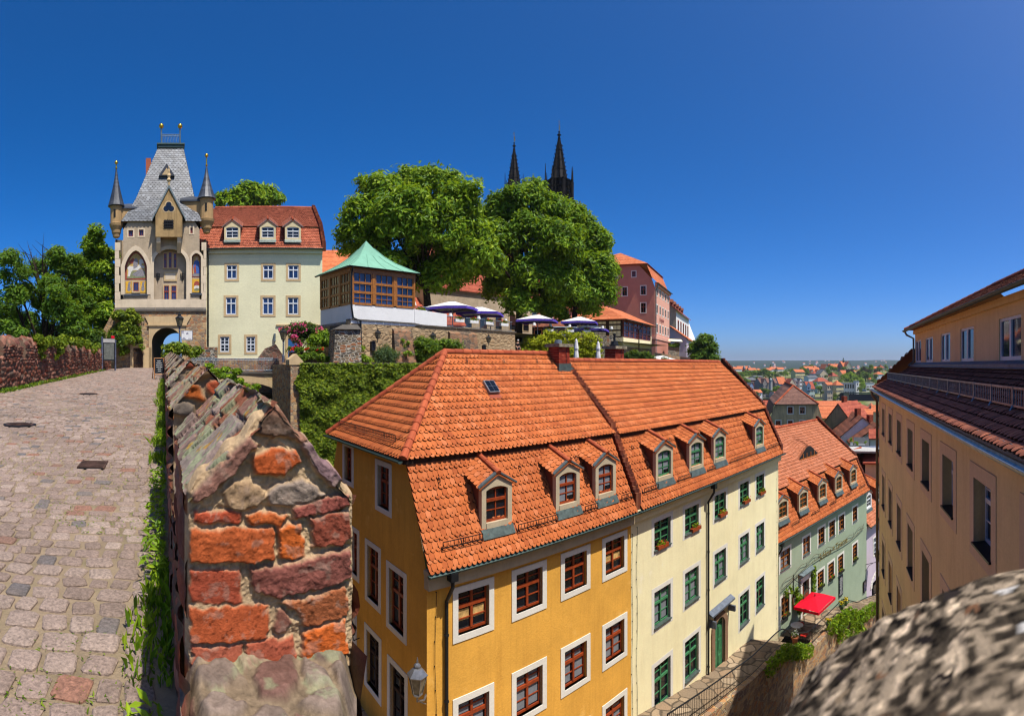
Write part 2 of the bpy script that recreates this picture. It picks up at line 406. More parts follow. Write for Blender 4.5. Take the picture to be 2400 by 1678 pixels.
M['buffrubble'] = rubble('buff_rubble_wall',[(200,162,118),(186,134,96),(216,180,132),(170,138,108),(208,156,104),(156,130,108)],(206,186,152), 2.6,(1,1,1.9), .07, .04)
M['terracewall'] = rubble('terrace_rubble_render',[(192,162,122),(182,150,110),(206,176,136),(172,142,106)],(190,162,124), 2.0,(1,1,1.5), .2, .05)
M['greystone'] = rubble('grey_coursed_stone',[(104,92,76),(84,76,66),(150,128,100),(160,108,74),(96,88,80),(128,112,90)],(206,196,174), 2.9,(1,1,1.9), .09, .03, .75)
M['darkwall'] = rubble('dark_rubble_wall',[(70,60,48),(88,76,58),(56,48,40)],(60,52,42), 2.4,(1,1,1.6), .07, .04)  # rubble in darker browns than the other walls
M['apricot_trim'] = plaster('apricot_stone_trim',(232,202,166), .05, .25,(190,160,130), .002)
M['leadgrey'] = simple('lead_flashing',(110,118,130), .5, .4, .5)
M['pipebrown'] = simple('brown_downpipe',(104,88,66), .5, .2, .4)
M['soil'] = plaster('mossy_joint_soil',(158,138,112), .15, .55,(96,100,52), .01, 3)
M['greystone2'] = plaster('weathered_ledge_stone',(98,92,84), .15, .4,(60,58,54), .01, 2)
M['orielstone'] = plaster('stained_oriel_stone',(176,146,100), .18, .95,(84,66,48), .01, 1.6)
M['turretstone'] = plaster('turret_stone',(186,152,106), .12, .5,(120,96,70), .006, 1.6)
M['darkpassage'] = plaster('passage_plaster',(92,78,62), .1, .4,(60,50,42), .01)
M['sandlight'] = plaster('pale_dormer_stone',(222,204,160), .06, .2,(180,160,120), .004)
M['bluedoor'] = simple('blue_painted_door',(40,92,150), .5, 0, .4, .1)
M['glass_straw'] = glass('straw_tinted_glass',(120,106,70), .06)  # warm lit look comes from a straw base colour alone
M['paving'] = plaster('terrace_paving',(150,140,126), .1, .4,(110,104,92), .01)
M['redbuttress'] = rubble('reddish_buttress_stone',[(150,112,84),(120,100,84),(168,124,92),(104,92,80),(176,132,100)],(164,140,112), 2.0,(1,1,1.8), .08, .04)
M['archstone'] = rubble('golden_arch_ashlar',[(212,184,136),(198,168,122),(222,196,150),(186,158,124)],(198,178,142), 1.6,(1,1,1.6), .04, .02)
M['redrubble2'] = rubble('sunlit_toned_rubble',[(150,104,84),(128,96,80),(164,132,112),(112,92,78)],(170,150,128), 3.0,(1,1,1.4), .08, .04)  # red rubble in lighter tones, sunlight mixed into its colours
M['darkcoping'] = simple('dark_coping_stone',(78,66,62), .9, 0, .1, .2)
M['polegrey'] = simple('blue_grey_lamp_pole',(92,96,112), .5, .3, .4)
M['woodredbrown'] = simple('red_brown_timber',(128,58,40), .5, 0, .4, .1)
M['pipebrown2'] = simple('dark_bridge_girder',(44,42,46), .8, 0, .2, .2)
M['w_oldgrey2'] = plaster('school_stone',(190,178,150), .1, .3,(140,130,112), .01)
M['redtrim'] = simple('red_window_trim',(176,76,52), .7, 0, .2, .1)
HAZE = .00008
M['slabs'] = rubble('worn_granite_slabs',[(176,152,122),(160,136,108),(190,166,136),(150,130,106),(170,142,112)],(110,96,78), 1.2,(1,1,.01), .05, .02, .7)
M['slate_board'] = simple('chalkboard_black',(30,34,40), .8, 0, .2, .1)
M['signgrey'] = simple('dark_sign_board',(70,66,54), .6, 0, .3, .1)
M['mapgrey'] = plaster('faded_map_poster',(110,112,104), .3, .5,(80,90,80), .001, 6)
M['violet'] = simple('dark_violet_lettering',(74,62,110), .7, 0, .2, .1)
M['sandbrown'] = plaster('weathered_portal_stone',(150,118,92), .1, .4,(110,88,72), .005, 2)
# ================================================================ STREET HOUSES 
R = radians
def window(par, F, s0, s1, z0, z1, sw=.19, o=0.0, dep=.18, sur='surround', wood='woodred', rows=2, cols=2, tr=.62, sill=None, cur=None, proud=.025, swb=None, gl='glass', mid=.09, arch=0.0, nosur=False, frame=.06, cname='casement'):
 """stone surround with casement, panes, sill and whatever hangs behind the panes; returns the opening for the wall"""
 swb = sw if swb is None else swb
 a, b, c, d = s0+sw, s1-sw, z0+swb, z1-sw
 mb = MB()
 if not nosur:
  F.box(mb, s0, a, o-.03, o+proud, z0, z1); F.box(mb, b, s1, o-.03, o+proud, z0, z1)
  F.box(mb, a, b, o-.03, o+proud, d, z1); F.box(mb, a, b, o-.03, o+proud, z0, c)
  for p, q in(((a,c),(a,d)),((a,d),(b,d)),((b,d),(b,c)),((b,c),(a,c))):
   mb.poly([F.P(p[0],o-.03,p[1]),F.P(q[0],o-.03,q[1]),F.P(q[0],o-dep,q[1]),F.P(p[0],o-dep,p[1])])
  w = mb.build('window', M[sur], par)
 else:
  F.box(mb, a, b, o-dep-.02, o-dep+.05, c, c+.05); w = mb.build('window', M[wood], par)
 mb = MB(); oc = o-dep; f = frame
 F.box(mb, a, a+f, oc, oc+.06, c, d); F.box(mb, b-f, b, oc, oc+.06, c, d)
 F.box(mb, a+f, b-f, oc, oc+.06, c, c+f*1.2); F.box(mb, a+f, b-f, oc, oc+.06, d-f, d)
 zt = c+(d-c)*tr; m_ =(a+b)/2
 if mid: F.box(mb, m_-mid/2, m_+mid/2, oc, oc+.075, c+f, d-f)
 if tr: F.box(mb, a+f, b-f, oc+.003, oc+.085, zt-.05, zt+.05)
 halves =((a+f,m_-mid/2),(m_+mid/2,b-f))if mid else((a+f,b-f), )
 zs =[]
 if rows:
  lo, hi = c+f, (zt-.05 if tr else d-f)
  zs+=[lo+(hi-lo)*(k+1)/rows for k in range(rows-1)]
  if tr and rows>1: zs.append((zt+.05+d-f)/2)
 for p, q in halves:
  for zz in zs: F.box(mb, p, q, oc+.008, oc+.05, zz-.016, zz+.016)
  if cols>2 or(not mid and cols>1):
   n = cols//2 if mid else cols
   for k in range(1, n): F.box(mb, p+(q-p)*k/n-.014, p+(q-p)*k/n+.014, oc+.012, oc+.048, c+f, d-f)
 mb.build(cname, M[wood], w)
 mb = MB(); F.quad(mb, a+f*.5, b-f*.5, c+f*.5, d-f*.5, oc+.022); mb.build('pane', M[gl], w)
 if cur=='net':
  mb = MB()
  for p, q in halves:
   for za, zb in((c+.12,zt-.08),(zt+.07,d-.08)):
    F.quad(mb, p+.03, q-.03-(q-p)*random.uniform(0,.15), za, zb, oc+.026)
  mb.build('curtain', M['curtain'], w)
 elif cur=='blind':
  mb = MB()
  for p, q in halves: F.quad(mb, p+.02, q-.03, c+(zt-c)*.42, zt-.12, oc+.027)
  mb.build('straw_blind', M['blind'], w)
 if sill:
  mb = MB(); F.box(mb, a-.03, b+.03, o-dep+.04, o+.07, c-.035, c+.012); mb.build('sill', M[sill], w)
 return(a, b, c, d)
def flowerbox(F, s, z, o, w, label, red=.3, wood='woodred', nm='flower_box'):
 """planter box with leaves and blossoms; a thing of its own standing on a sill"""
 t = thing(nm, label, 'flower box', F.P(s,o,z), 'flower boxes on window sills')
 mb = MB(); F.box(mb, s-w/2, s+w/2, o-.09, o+.09, z, z+.16); mb.build('trough', M[wood], t)
 mb = MB(); leaves(mb, F.P(s,o,z+.22), 60,(w/2,.12,.12), .07, F.az); mb.build('foliage', M['leaf_bright'], t)
 if red:
  mb = MB(); leaves(mb, F.P(s,o+.03,z+.27), int(22*red)+4,(w/2,.1,.12), .055, F.az); mb.build('blossom', M['red_flower'], t)
 return t
def leaves(mb, c, n, r, size, az=0.0, shell=0.0, up=.3, tv=(0,1), asp=.62):
 """n small leaf-shaped faces scattered through an ellipsoid"""
 c = np.asarray(c, float); d = RNG.normal(size=(n,3)); d/=np.linalg.norm(d, axis=1)[:, None]
 rad =(shell+(1-shell)*RNG.random(n))**(1/2.2)
 off = d*rad[:, None]*np.array(r); ca, sa = cos(-az), sin(-az)
 loc = np.stack([off[:,0]*sin(az+0)+off[:,1]*cos(az),off[:,0]*cos(az)-off[:,1]*sin(az),off[:,2]], 1)if az else off
 leafcards(mb, c+loc, d*np.array((1,1,.6))+np.array((0,0,up)), size, tv, asp)
def leafcards(mb, P, nrm, size, tv=(0,1), asp=.62):
 n = len(P); nrm = nrm+RNG.normal(size=(n,3))*.55; nrm/=np.linalg.norm(nrm, axis=1)[:, None]
 a = np.cross(nrm, RNG.normal(size=(n,3))); a/=np.linalg.norm(a, axis=1)[:, None]; b = np.cross(nrm, a)
 sz = size*RNG.uniform(.65, 1.35, n)[:, None]; k = asp*sz
 fold = nrm*sz*.18
 v = np.stack([P-a*sz*.9,P-b*k*.6+fold,P+a*sz*1.0,P+b*k*.6+fold], 1).reshape(-1, 3)
 f = np.arange(4*n).reshape(n, 4)
 t = np.clip(RNG.normal((tv[0]+tv[1])/2,(tv[1]-tv[0])/4,n), 0, 1)
 mb.add(v, f, 0, t)
M['leaf_bright'] = leaf('bright_leaves',[(54,88,12),(112,148,22),(168,192,44)])
M['red_flower'] = simple('red_petals',(214,24,26), .6, 0, .2, .2)
M['yellow_flower'] = simple('yellow_petals',(238,186,20), .6, 0, .2, .2)
M['apron'] = simple('lead_apron',(84,96,90), .5, .3, .5, .15)
def dormer(par, F, s0, s1, z0, zs, zp, back, o=0.0, tm='tile', wood='woodred', stone='dormerstone', cur='net', rows=2, cols=2, apron=True, tr=.62, cheek='tile_dark', ov=.14):
 """gabled dormer: stone front with an arched window, cheeks, two tiled slopes and a ridge of half-round tiles"""
 m_ =(s0+s1)/2; w = s1-s0; sw = .17
 a, b, c, d = s0+sw, s1-sw, z0+sw*1.05, zs-.04
 mb = MB()
 F.box(mb, s0, a, o-.16, o, z0, zs); F.box(mb, b, s1, o-.16, o, z0, zs); F.box(mb, a, b, o-.16, o+.02, z0, c)
 top =[(s0,zs),(s1,zs),(m_,zp)]
 arcp =[(a+(b-a)*k/6,d-.10*abs(k/3-1)**2.2)for k in range(7)]
 for k in range(6):  # arched lintel up to the gable line
  (xa, za), (xb, zb) = arcp[k], arcp[k+1]
  mb.prism([F.P(xa,o,za),F.P(xb,o,zb),F.P(xb,o,zs),F.P(xa,o,zs)], -F.n*.16)
 mb.prism([F.P(x,o,z)for x,z in top], -F.n*.16)
 D_ = mb.build('dormer', M[stone], par)
 mb = MB()  # cheeks
 for x in(s0+.02, s1-.02):
  mb.poly([F.P(x,o-.16,z0),F.P(x,o-.16,zs),F.P(x,o-back,zs+back*.4),F.P(x,o-back,z0)], 0, .2)
 mb.build('dormer_cheek', M[cheek], D_)
 mb = MB(); oc = o-.13; f = .055
 F.box(mb, a, a+f, oc, oc+.05, c, d-.05); F.box(mb, b-f, b, oc, oc+.05, c, d-.05); F.box(mb, a, b, oc, oc+.05, c, c+.08)
 F.box(mb, a, b, oc, oc+.05, d-.1, d)
 if tr: F.box(mb, a+f, b-f, oc+.003, oc+.075, c+(d-c)*tr-.045, c+(d-c)*tr+.045)
 F.box(mb, m_-.022, m_+.022, oc, oc+.045, c, d-.05)
 zz = c+(d-c)*tr*.54
 F.box(mb, a+f, b-f, oc+.004, oc+.042, zz-.016, zz+.016)
 mb.build('casement', M[wood], D_)
 mb = MB(); F.quad(mb, a, b, c, d, oc+.02); mb.build('pane', M['glass'], D_)
 if cur:
  mb = MB(); F.quad(mb, a+.07, m_-.05, c+.1, d-.12, oc+.024); F.quad(mb, m_+.05, b-.1, c+.25, d-.12, oc+.024); mb.build('curtain', M['curtain'], D_)
 mb = MB(); h = zp-zs; ex = h/(w/2)
 for sg, e in((-1,s0),(1,s1)):
  A = F.P(e+sg*ov, o+.06, zs-ex*ov+.05); U =(-F.n+np.array((0,0,.42)))/1.0846; W = F.P(m_, 0, zp+.05)-F.P(e+sg*ov, 0, zs-ex*ov+.05); L = np.linalg.norm(W); W = W/L
  flare = lambda V, e = e, sg = sg: V
  tiles(mb, A, U, W,[(0,0),(back+.1,0),(back+.1,L),(0,L)], .17, .2, .024, 3)
  V0 = A-np.array((0,0,.05)); mb.prism([V0,V0+W*L,V0+W*L+U*.12,V0+U*.12],(0,0,.04), 0, .2)
 mb.build('dormer_roof', M[tm], D_)
 mb = MB(); ridge(mb, F.P(m_,o+.08,zp+.07), F.P(m_,o-back*.75,zp+.10+back*.31), .085, .3); mb.build('ridge_tiles', M['ridge'], D_)
 mb = MB()
 for sg, e in((-1,s0),(1,s1)):  # cement verge on the gable
  p, q = F.P(e+sg*(ov+.02), o+.07, zs-ex*ov+.04), F.P(m_, o+.07, zp+.09)
  mb.prism([p,q,q+np.array((0,0,.06)),p+np.array((0,0,.06))], -F.n*.12)
 mb.box(0, .001, 0, .001, 0, .001)if False else None
 mb.build('verge', M['zinc'], D_)
 if apron:
  mb = MB(); mb.prism([F.P(s0-.03,o+.02,z0+.01),F.P(s1+.03,o+.02,z0+.01),F.P(s1+.03,o+.16,z0-.26),F.P(s0-.03,o+.16,z0-.26)], F.n*-.12+np.array((0,0,.02)))
  mb.build('apron', M['apron'], D_)
 return D_
def snowguard(par, F, s0, s1, o, z, h=.2, m='metal', leanz=.0):
 mb = MB()
 for zz in(z+.03, z+h): F.box(mb, s0, s1, o, o+.015, zz-.012, zz+.012)
 n = max(3, int((s1-s0)/.12))
 for k in range(n+1):
  s = s0+(s1-s0)*k/n; F.box(mb, s-.006, s+.006, o+.002, o+.012, z+.03, z+h)
 for k in range(max(2,int((s1-s0)/.8))+1):
  s = s0+(s1-s0)*k/max(2, int((s1-s0)/.8))
  mb.tube([F.P(s,o,z+h),F.P(s,o-.02,z-.06),F.P(s,o-.22,z+.22)], .014, 4)
 mb.build('snow_guard', M[m], par)
def gutter(par, F, s0, s1, o, z, r=.085, m='greenzinc', dirs=None):
 mb = MB(); U = F.u; L = s1-s0; n = max(2, int(L/1.5)); ring =[(-cos(w)*r,-sin(w)*r)for w in np.linspace(0,pi,8)]
 for k in range(7):
  (a, b), (c, d) = ring[k], ring[k+1]
  mb.poly([F.P(s0,o+a,z+b),F.P(s1,o+a,z+b),F.P(s1,o+c,z+d),F.P(s0,o+c,z+d)], 0, .5)
  mb.poly([F.P(s0,o+c*.9,z+d*.9),F.P(s1,o+c*.9,z+d*.9),F.P(s1,o+a*.9,z+b*.9),F.P(s0,o+a*.9,z+b*.9)], 0, .5)
 for e in(s0, s1): mb.poly([F.P(e,o+a,z+b)for a,b in ring], 0, .5)
 mb.tube([F.P(s0,o+r,z),F.P(s1,o+r,z)], .014, 5)
 mb.build('gutter', M[m], par)
def hooks(par, F, pts, m='metal'):
 for p, nn in pts:
  mb = MB(); mb.tube([p,p+nn*.03+np.array((0,0,.10)),p+nn*.11+np.array((0,0,.06)),p+nn*.12-np.array((0,0,.02)),p+nn*.04-np.array((0,0,.06))], .017, 5); mb.build('roof_hook', M[m], par)
def downpipe(par, F, s, o, z0, z1, ogut, m='metal', r=.055):
 mb = MB()
 F.box(mb, s-.12, s+.12, ogut-.12, ogut+.12, z1-.30, z1-.06)
 mb.tube([F.P(s,ogut,z1-.3),F.P(s,ogut,z1-.5),F.P(s,(o+ogut)/2,z1-.75),F.P(s,o,z1-1.0),F.P(s,o,z0)], r, 8)
 for z in np.arange(z0+.6, z1-1, 1.9): mb.tube([F.P(s,o,z),F.P(s,o,z+.05)], r*1.35, 8)
 mb.build('downpipe', M[m], par)
def lightning(par, F, s, z0, z1, o=.04):
 mb = MB(); p =[F.P(s+.03*sin(z*1.7),o,z)for z in np.arange(z0,z1,.7)]
 mb.tube(p, .008, 4)
 for q in p: mb.tube([q,q-F.n*.05], .016, 4)
 mb.build('lightning_conductor', M['metal'], par)
FY = Fr(13*dirv(R(-39.72)), R(50.28))
FGAB = Fr(FY.P(7.68,0,0), R(50.28+90))
def mansard_front(t, F, s0, s1, oe, ze, ob, zb, nm='lower_roof', tm='tile', rh=.30):
 mb = MB(); A = F.P(s0, oe, ze); W = F.P(s0, ob, zb)-A; L = np.linalg.norm(W)
 tiles(mb, A, F.u, W/L,[(0,0),(s1-s0,0),(s1-s0,L),(0,L)], .18, rh, kron=True)
 return mb.build(nm, M[tm], t)
def gableprof(z_g, ze, zb, zr, of, ob_f, orr, ob_b, oback):  # outline of a mansard gable in (o, z)
 return[(of,z_g),(of,ze),(ob_f,zb),(orr,zr),(ob_b,zb),(oback,ze),(oback,z_g)]
 # ---- yellow corner house 
yh = thing('yellow_house', 'ochre yellow corner house with white window surrounds and red brown casements', 'house', FY.P(7.68,0,-14.3))
holes =[]
for j, (z0, z1)in enumerate(((-8.15,-6.52),(-11.50,-9.78),(-14.25,-12.80))):
 for i, s in enumerate((8.55,10.78,12.97,15.16)):
  if j==2 and i<3 and False: continue
  holes.append(window(yh,FY,s,s+1.52,z0,z1,.19,wood='woodred',cur=('blind' if j==0 and i in(0,3)else None)if j==0 else 'net',rows=2,cols=4 if j<0 else 2))
mb = MB(); wall(mb, FY,[(7.68,-16.5),(16.95,-16.5),(16.95,-5.95),(7.68,-5.95)], holes, .19, 0, 0, 0, 1)
FB = FY
GW =[(-6.44,-5.34,-4.6,-2.98),(-3.42,-2.2,-4.9,-3.18),(-5.75,-4.82,-7.95,-6.05),(-4.27,-3.0,-8.3,-6.13),(-2.57,-1.2,-8.5,-6.35),(-4.33,-2.96,-11.35,-9.13),(-2.5,-1.13,-11.8,-9.37)]
gh =[]
for k, (a, b, c, d)in enumerate(GW):
 gh.append(window(yh,FGAB,a,b,c,d,.17,wood='woodred' if k<5 else 'wooddark',rows=2,cur=None,sill=None))
gh.append((-6.35,-5.2,-11.6,-8.95))
prof =[(-8.1,-16.5),(0,-16.5),(0,-5.95),(-1.12,-2.80),(-6.98,-2.80),(-8.1,-5.95)]
wall(mb, FGAB, prof, gh, .19, 0, 0, 0, 1)
mb.build('wall',[M['yellow'],M['dark_fill']], yh)
mb = MB()
FGAB.box(mb, -6.5, -6.2, -.02, .06, -11.6, -9.3); FGAB.box(mb, -5.35, -5.05, -.02, .06, -11.6, -9.3)
arcs =[(-5.775+.725*cos(w),-9.35+.55*sin(w))for w in np.linspace(pi,0,9)]; arci =[(-5.775+.43*cos(w),-9.35+.3*sin(w))for w in np.linspace(pi,0,9)]
for k in range(8): mb.prism(FGAB.loop([arcs[k],arcs[k+1],arci[k+1],arci[k]],.06), -FGAB.n*.08)
dd = mb.build('door', M['surround'], yh)
mb = MB(); FGAB.box(mb, -6.3, -5.25, -.17, -.1, -11.6, -9.0); mb.build('door_leaf', M['woodred'], dd)
mb = MB(); FY.box(mb, 7.62, 16.93, -.05, .20, -6.34, -5.93); FY.box(mb, 7.60, 16.93, -.05, .30, -5.93, -5.80); mb.build('cornice', M['dormerstone'], yh)
mansard_front(yh, FY, 7.55, 16.9, .34, -5.80, -1.02, -2.93)
mb = MB()  # upper roof: front slope, hip slope, back slope
eO, eZ, rO, rZ, hs, he, hr = -.86, -2.80, -4.1, .47, 7.38, 17.0, 10.9
A = FY.P(hs, eO, eZ); W = FY.P(hs, rO, rZ)-A; L = np.linalg.norm(W)
tiles(mb, A, FY.u, W/L,[(0,0),(he-hs,0),(he-hs,L),(hr-hs,L)], .18, .31, kron=True)
A = FY.P(hs, rO*2-eO, eZ); Wv = FY.P(hr, rO, rZ)-FY.P(hs, rO, eZ); L2 = np.linalg.norm(Wv); hw =(eO-rO)
tiles(mb, A, FY.n, Wv/L2,[(0,0),(2*hw,0),(hw,L2)], .18, .31, kron=True, tv=(0,.8))
A = FY.P(he, rO*2-eO, eZ); mb.poly([A,FY.P(hs,2*rO-eO,eZ),FY.P(hr,rO,rZ),FY.P(he,rO,rZ)], 0, .5)
mb.build('upper_roof', M['tile'], yh)
mb = MB(); FY.box(mb, hs+.1, he, eO-.35, eO-.1, eZ-.16, eZ-.03); FGAB.box(mb, -7.2, -.9, -.1, .25, eZ-.16, eZ-.03); mb.build('eave_board', M['wooddark'], yh)
mb = MB(); ridge(mb, FY.P(hr,rO,rZ+.02), FY.P(he-.5,rO,rZ+.02), .12); ridge(mb, FY.P(hs-.02,eO+.02,eZ+.03), FY.P(hr,rO,rZ+.04), .12); ridge(mb, FY.P(hs-.02,2*rO-eO,eZ+.03), FY.P(hr,rO,rZ+.04), .12)
mb.build('ridge_tiles', M['ridge'], yh)
gutter(yh, FY, 7.5, 16.95, .42, -5.83); gutter(yh, Fr(FY.P(7.30,0,0),FGAB.az), -7.25, -.8, 0.05, eZ-.03, .08)
for a, b, c in((9.61,-3.41,0),(12.75,-3.43,0),(14.80,-3.40,0)): dormer(yh, FY, a, a+1.19, -5.02, -3.72, b, 1.6, cur='net' if a>10 else None)
for a, b in((8.1,9.5),(10.9,12.65),(14.02,14.7),(16.1,16.8)): snowguard(yh, FY, a, b, .2, -5.24, .2)
snowguard(yh, FGAB, -6.9, -2.0, -.02, eZ+.36, .22)
hp =[]
for s in(11.6, 13.4, 15.2, 16.4): hp.append((FY.P(s,rO+.38,rZ-.36),FY.n))
for s in(8.5, 11.7, 14.45): hp.append((FY.P(s,-.72,-3.5),FY.n))
hooks(yh, FY, hp)
downpipe(yh, FY, 8.28, .10, -16, -5.8, .42); lightning(yh, FY, 7.95, -13.5, -6.4); lightning(yh, FY, 16.98, -14.5, -6.3)
mb = MB(); sl =(FY.P(0,rO,rZ)-FY.P(0,eO,eZ)); sl = sl/np.linalg.norm(sl); nn = np.cross(FY.u, sl)  # skylight
c = FY.P(12.02, -2.78, -.86)
mb.prism([c+FY.u*a+sl*b+nn*.02 for a,b in((-.24,-.34),(.24,-.34),(.24,.24),(-.24,.24))], nn*.14); w_ = mb.build('skylight', M['galv'], yh)
mb = MB();
for a in(-.21, .01):
 for b in(-.31, -.04): mb.prism([c+FY.u*(a+p)+sl*(b+q)+nn*.165 for p,q in((0,0),(.2,0),(.2,.25),(0,.25))], nn*.01)
mb.build('pane', M['glass'], w_)
mb = MB(); mb.prism([c+FY.u*a+sl*b+nn*.01 for a,b in((-.26,-.55),(.26,-.55),(.26,-.35),(-.26,-.35))], nn*.04); mb.build('apron', M['woodred'], w_)
# wall lantern on the corner 
def lantern(t, c, h=.75, r=.2, mat='metal', gl='lampglass'):
 c = np.asarray(c, float)
 mb = MB(); n = 6
 mb.lathe(c,[(r*.45,0),(r*.62,.05*h),(r*.55,.08*h)], n)
 mb.lathe(c,[(r*1.12,.55*h),(r*1.18,.58*h),(r*.55,.74*h),(r*.35,.76*h),(r*.42,.82*h),(r*.3,.86*h),(r*.1,.89*h),(r*.12,.93*h),(r*.03,1.05*h)], n)
 for k in range(n):
  w = 2*pi*k/n; d0 = np.array((cos(w),sin(w),0))
  mb.tube([c+d0*r*.56+(0,0,.07*h),c+d0*r*1.05+(0,0,.56*h)], .012, 4)
 mb.build('lamp_head', M[mat], t)
 mb = MB(); mb.lathe(c,[(r*.52,.08*h),(r*1.0,.55*h)], n); mb.build('lamp_glass', M[gl], t)
M['lampglass'] = simple('old_lamp_glass',(128,118,92), .25, 0, .6, .2)
M['silver'] = simple('silver_lamp_metal',(150,150,150), .3, .7, .5)
P0 = FY.P(7.2, .3, -9.05)
t = thing('wall_lamp', 'silver grey hexagonal lantern bracketed on the corner of the ochre house', 'lamp', P0)
lantern(t, P0, 1.0, .25, 'silver')
mb = MB(); mb.tube([FY.P(7.66,-.02,-9.35),FY.P(7.5,.15,-9.36),P0+(0,0,-.16),P0+(0,0,.02)], .03, 6); mb.tube([FY.P(7.66,-.02,-9.6),FY.P(7.55,.1,-9.5),P0+(0,0,-.14)], .02, 5); mb.build('bracket', M['silver'], t)
# ---- chimneys of the pair 
def chimney(par, F, s, o, z0, z1, w=.85, d=.85, pot=0, slope=None):
 mb = MB(); n = int((z1-z0)/.078)
 for k in range(n):  # brick courses
  z = z0+k*.078; off =(k%2)*.12
  for(u0, u1, face)in((s-w/2,s+w/2,0),(s-w/2,s+w/2,1)):
   pass
  nb = 4
  for j in range(nb+1):
   a = s-w/2+max(0,(j-(k%2)*.5)*w/nb); b = s-w/2+min(w,(j+1-(k%2)*.5)*w/nb)
   if b-a>.02: F.box(mb, a+.005, b-.005, o-d/2, o+d/2+.0, z, z+.068, 0)
  for j in range(nb+1):
   a = o-d/2+max(0,(j-((k+1)%2)*.5)*d/nb); b = o-d/2+min(d,(j+1-((k+1)%2)*.5)*d/nb)
   if b-a>.02: F.box(mb, s-w/2-.004, s+w/2+.004, a+.005, b-.005, z, z+.068, 0)
 F.box(mb, s-w/2+.012, s+w/2-.012, o-d/2+.012, o+d/2-.012, z0, z1, 1, .5)
 c = mb.build('chimney',[M['chimbrick'],M['mortar']], par)
 mb = MB(); F.box(mb, s-w/2-.12, s+w/2+.12, o-d/2-.12, o+d/2+.12, z1, z1+.14); mb.build('chimney_cap', M['concrete'], c)
 mb = MB(); F.box(mb, s-w/2-.12, s+w/2+.12, o+d/2-.1, o+d/2+.12, z0+.25, z0+.42); F.box(mb, s-w/2-.05, s+w/2+.05, o-d/2, o+d/2+.06, z0+.1, z0+.6); mb.build('flashing', M['apron'], c)
 mb = MB()
 if pot==0: mb.lathe(F.P(s-.05,o,z1+.16),[(.17,0),(.17,.12),(.14,.13),(.14,.16)], 14); mb.build('flue', M['galv'], c)
 else: mb.lathe(F.P(s,o,z1+.16),[(.26,0),(.26,.05),(.2,.06),(.17,.24),(.06,.25),(.05,.52),(.08,.52),(.08,.62)], 14); mb.build('flue', M['iron'], c)
 mb = MB(); mb.tube([F.P(s+.1,o+d/2+.03,z0+.3),F.P(s+.1,o+d/2+.03,z1),F.P(s+.1,o+d/2+.19,z1+.05),F.P(s+.1,o+d/2+.19,z1+.2),F.P(s+.1,o,z1+.7)], .009, 4); mb.build('lightning_conductor', M['iron'], c)
M['chimbrick'] = tinted('chimney_brick',[(0,(140,44,28)),(.6,(170,62,38)),(1,(196,96,64))], .9, .2,(90,40,30), .3, .4)
M['mortar'] = simple('mortar',(170,158,140), .95, 0, .1, .15)
M['concrete'] = simple('chimney_concrete',(142,134,112), .95, 0, .1, .2)
chimney(yh, FY, 16.62, -3.75, -.55, .78, .66, .66, 0)
# ---- cream house with green windows 
ch = thing('cream_house', 'cream house with green casements and four dormers, joined to the ochre house', 'house', FY.P(25,0,-16))
holes =[]
for j, (z0, z1)in enumerate(((-8.12,-6.52),(-11.42,-9.50),(-14.98,-12.70))):
 for i, s in enumerate((18.37,20.85,23.72,26.69,28.94)):
  if j==2 and i==2: continue
  w_ = 1.66 if i<3 else 1.58
  holes.append(window(ch,FY,s,s+w_,z0,z1 if j<2 or i<2 else z1-.1,.20,wood='woodgreen',rows=2,cols=2,cur='net' if j==1 else None,sill='apron',proud=.006))
holes.append((23.85,25.0,-15.9,-12.85))
mb = MB(); wall(mb, FY,[(16.95,-19.5),(32.7,-19.5),(32.7,-5.95),(16.95,-5.95)], holes, .19, 0, 0, 0, 1)
FEND = Fr(FY.P(32.7,0,0), FY.az-pi/2)
wall(mb, FEND,[(0,-19.5),(8.1,-19.5),(8.1,-5.95),(6.98,-2.85),(4.1,.1),(1.12,-2.85),(0,-5.95)],[], .1)
mb.build('wall',[M['cream'],M['dark_fill']], ch)
for s in(18.9, 21.75, 24.55, 27.5, 29.75):
 flowerbox(FY, s+.25, -7.93, .02, .8,{18.9:'terracotta flower box on the upper green window next to the ochre house',21.75:'terracotta flower box full of green on the second upper green window',24.55:'terracotta flower box on the upper green window right of the downpipe',27.5:'terracotta flower box on the upper green window between downpipe and house end',29.75:'terracotta flower box on the last upper green window by the house end'}[s], .12)
mb = MB(); FY.box(mb, 16.97, 32.75, -.05, .18, -6.30, -5.93); FY.box(mb, 16.97, 32.8, -.05, .30, -5.93, -5.80); mb.build('cornice', M['cream'], ch)
mansard_front(ch, FY, 17.2, 32.72, .34, -5.80, -1.02, -3.0)
mb = MB(); A = FY.P(17.2, eO, -2.87); W = FY.P(17.2, rO, .18)-A; L = np.linalg.norm(W)
tiles(mb, A, FY.u, W/L,[(0,0),(15.5,0),(15.0,L),(0,L)], .18, .31, kron=True)
mb.poly([FY.P(17.2,rO,.18),FY.P(32.6,rO,.18),FY.P(32.6,2*rO-eO,-2.87),FY.P(17.2,2*rO-eO,-2.87)], 0, .5)
mb.build('upper_roof', M['tile'], ch)
mb = MB(); FY.box(mb, 17.25, 32.6, eO-.35, eO-.1, eZ-.24, eZ-.1); mb.build('eave_board', M['wooddark'], ch)
mb = MB(); ridge(mb, FY.P(17.4,rO,.2), FY.P(32.1,rO,.2), .12); mb.build('ridge_tiles', M['ridge'], ch)
gutter(ch, FY, 17.0, 32.9, .42, -5.83)
for a in(18.69, 21.45, 23.84, 28.97): dormer(ch, FY, a, a+1.34, -5.03, -3.70, -3.39, 1.6, wood='woodgreen', cur='net')
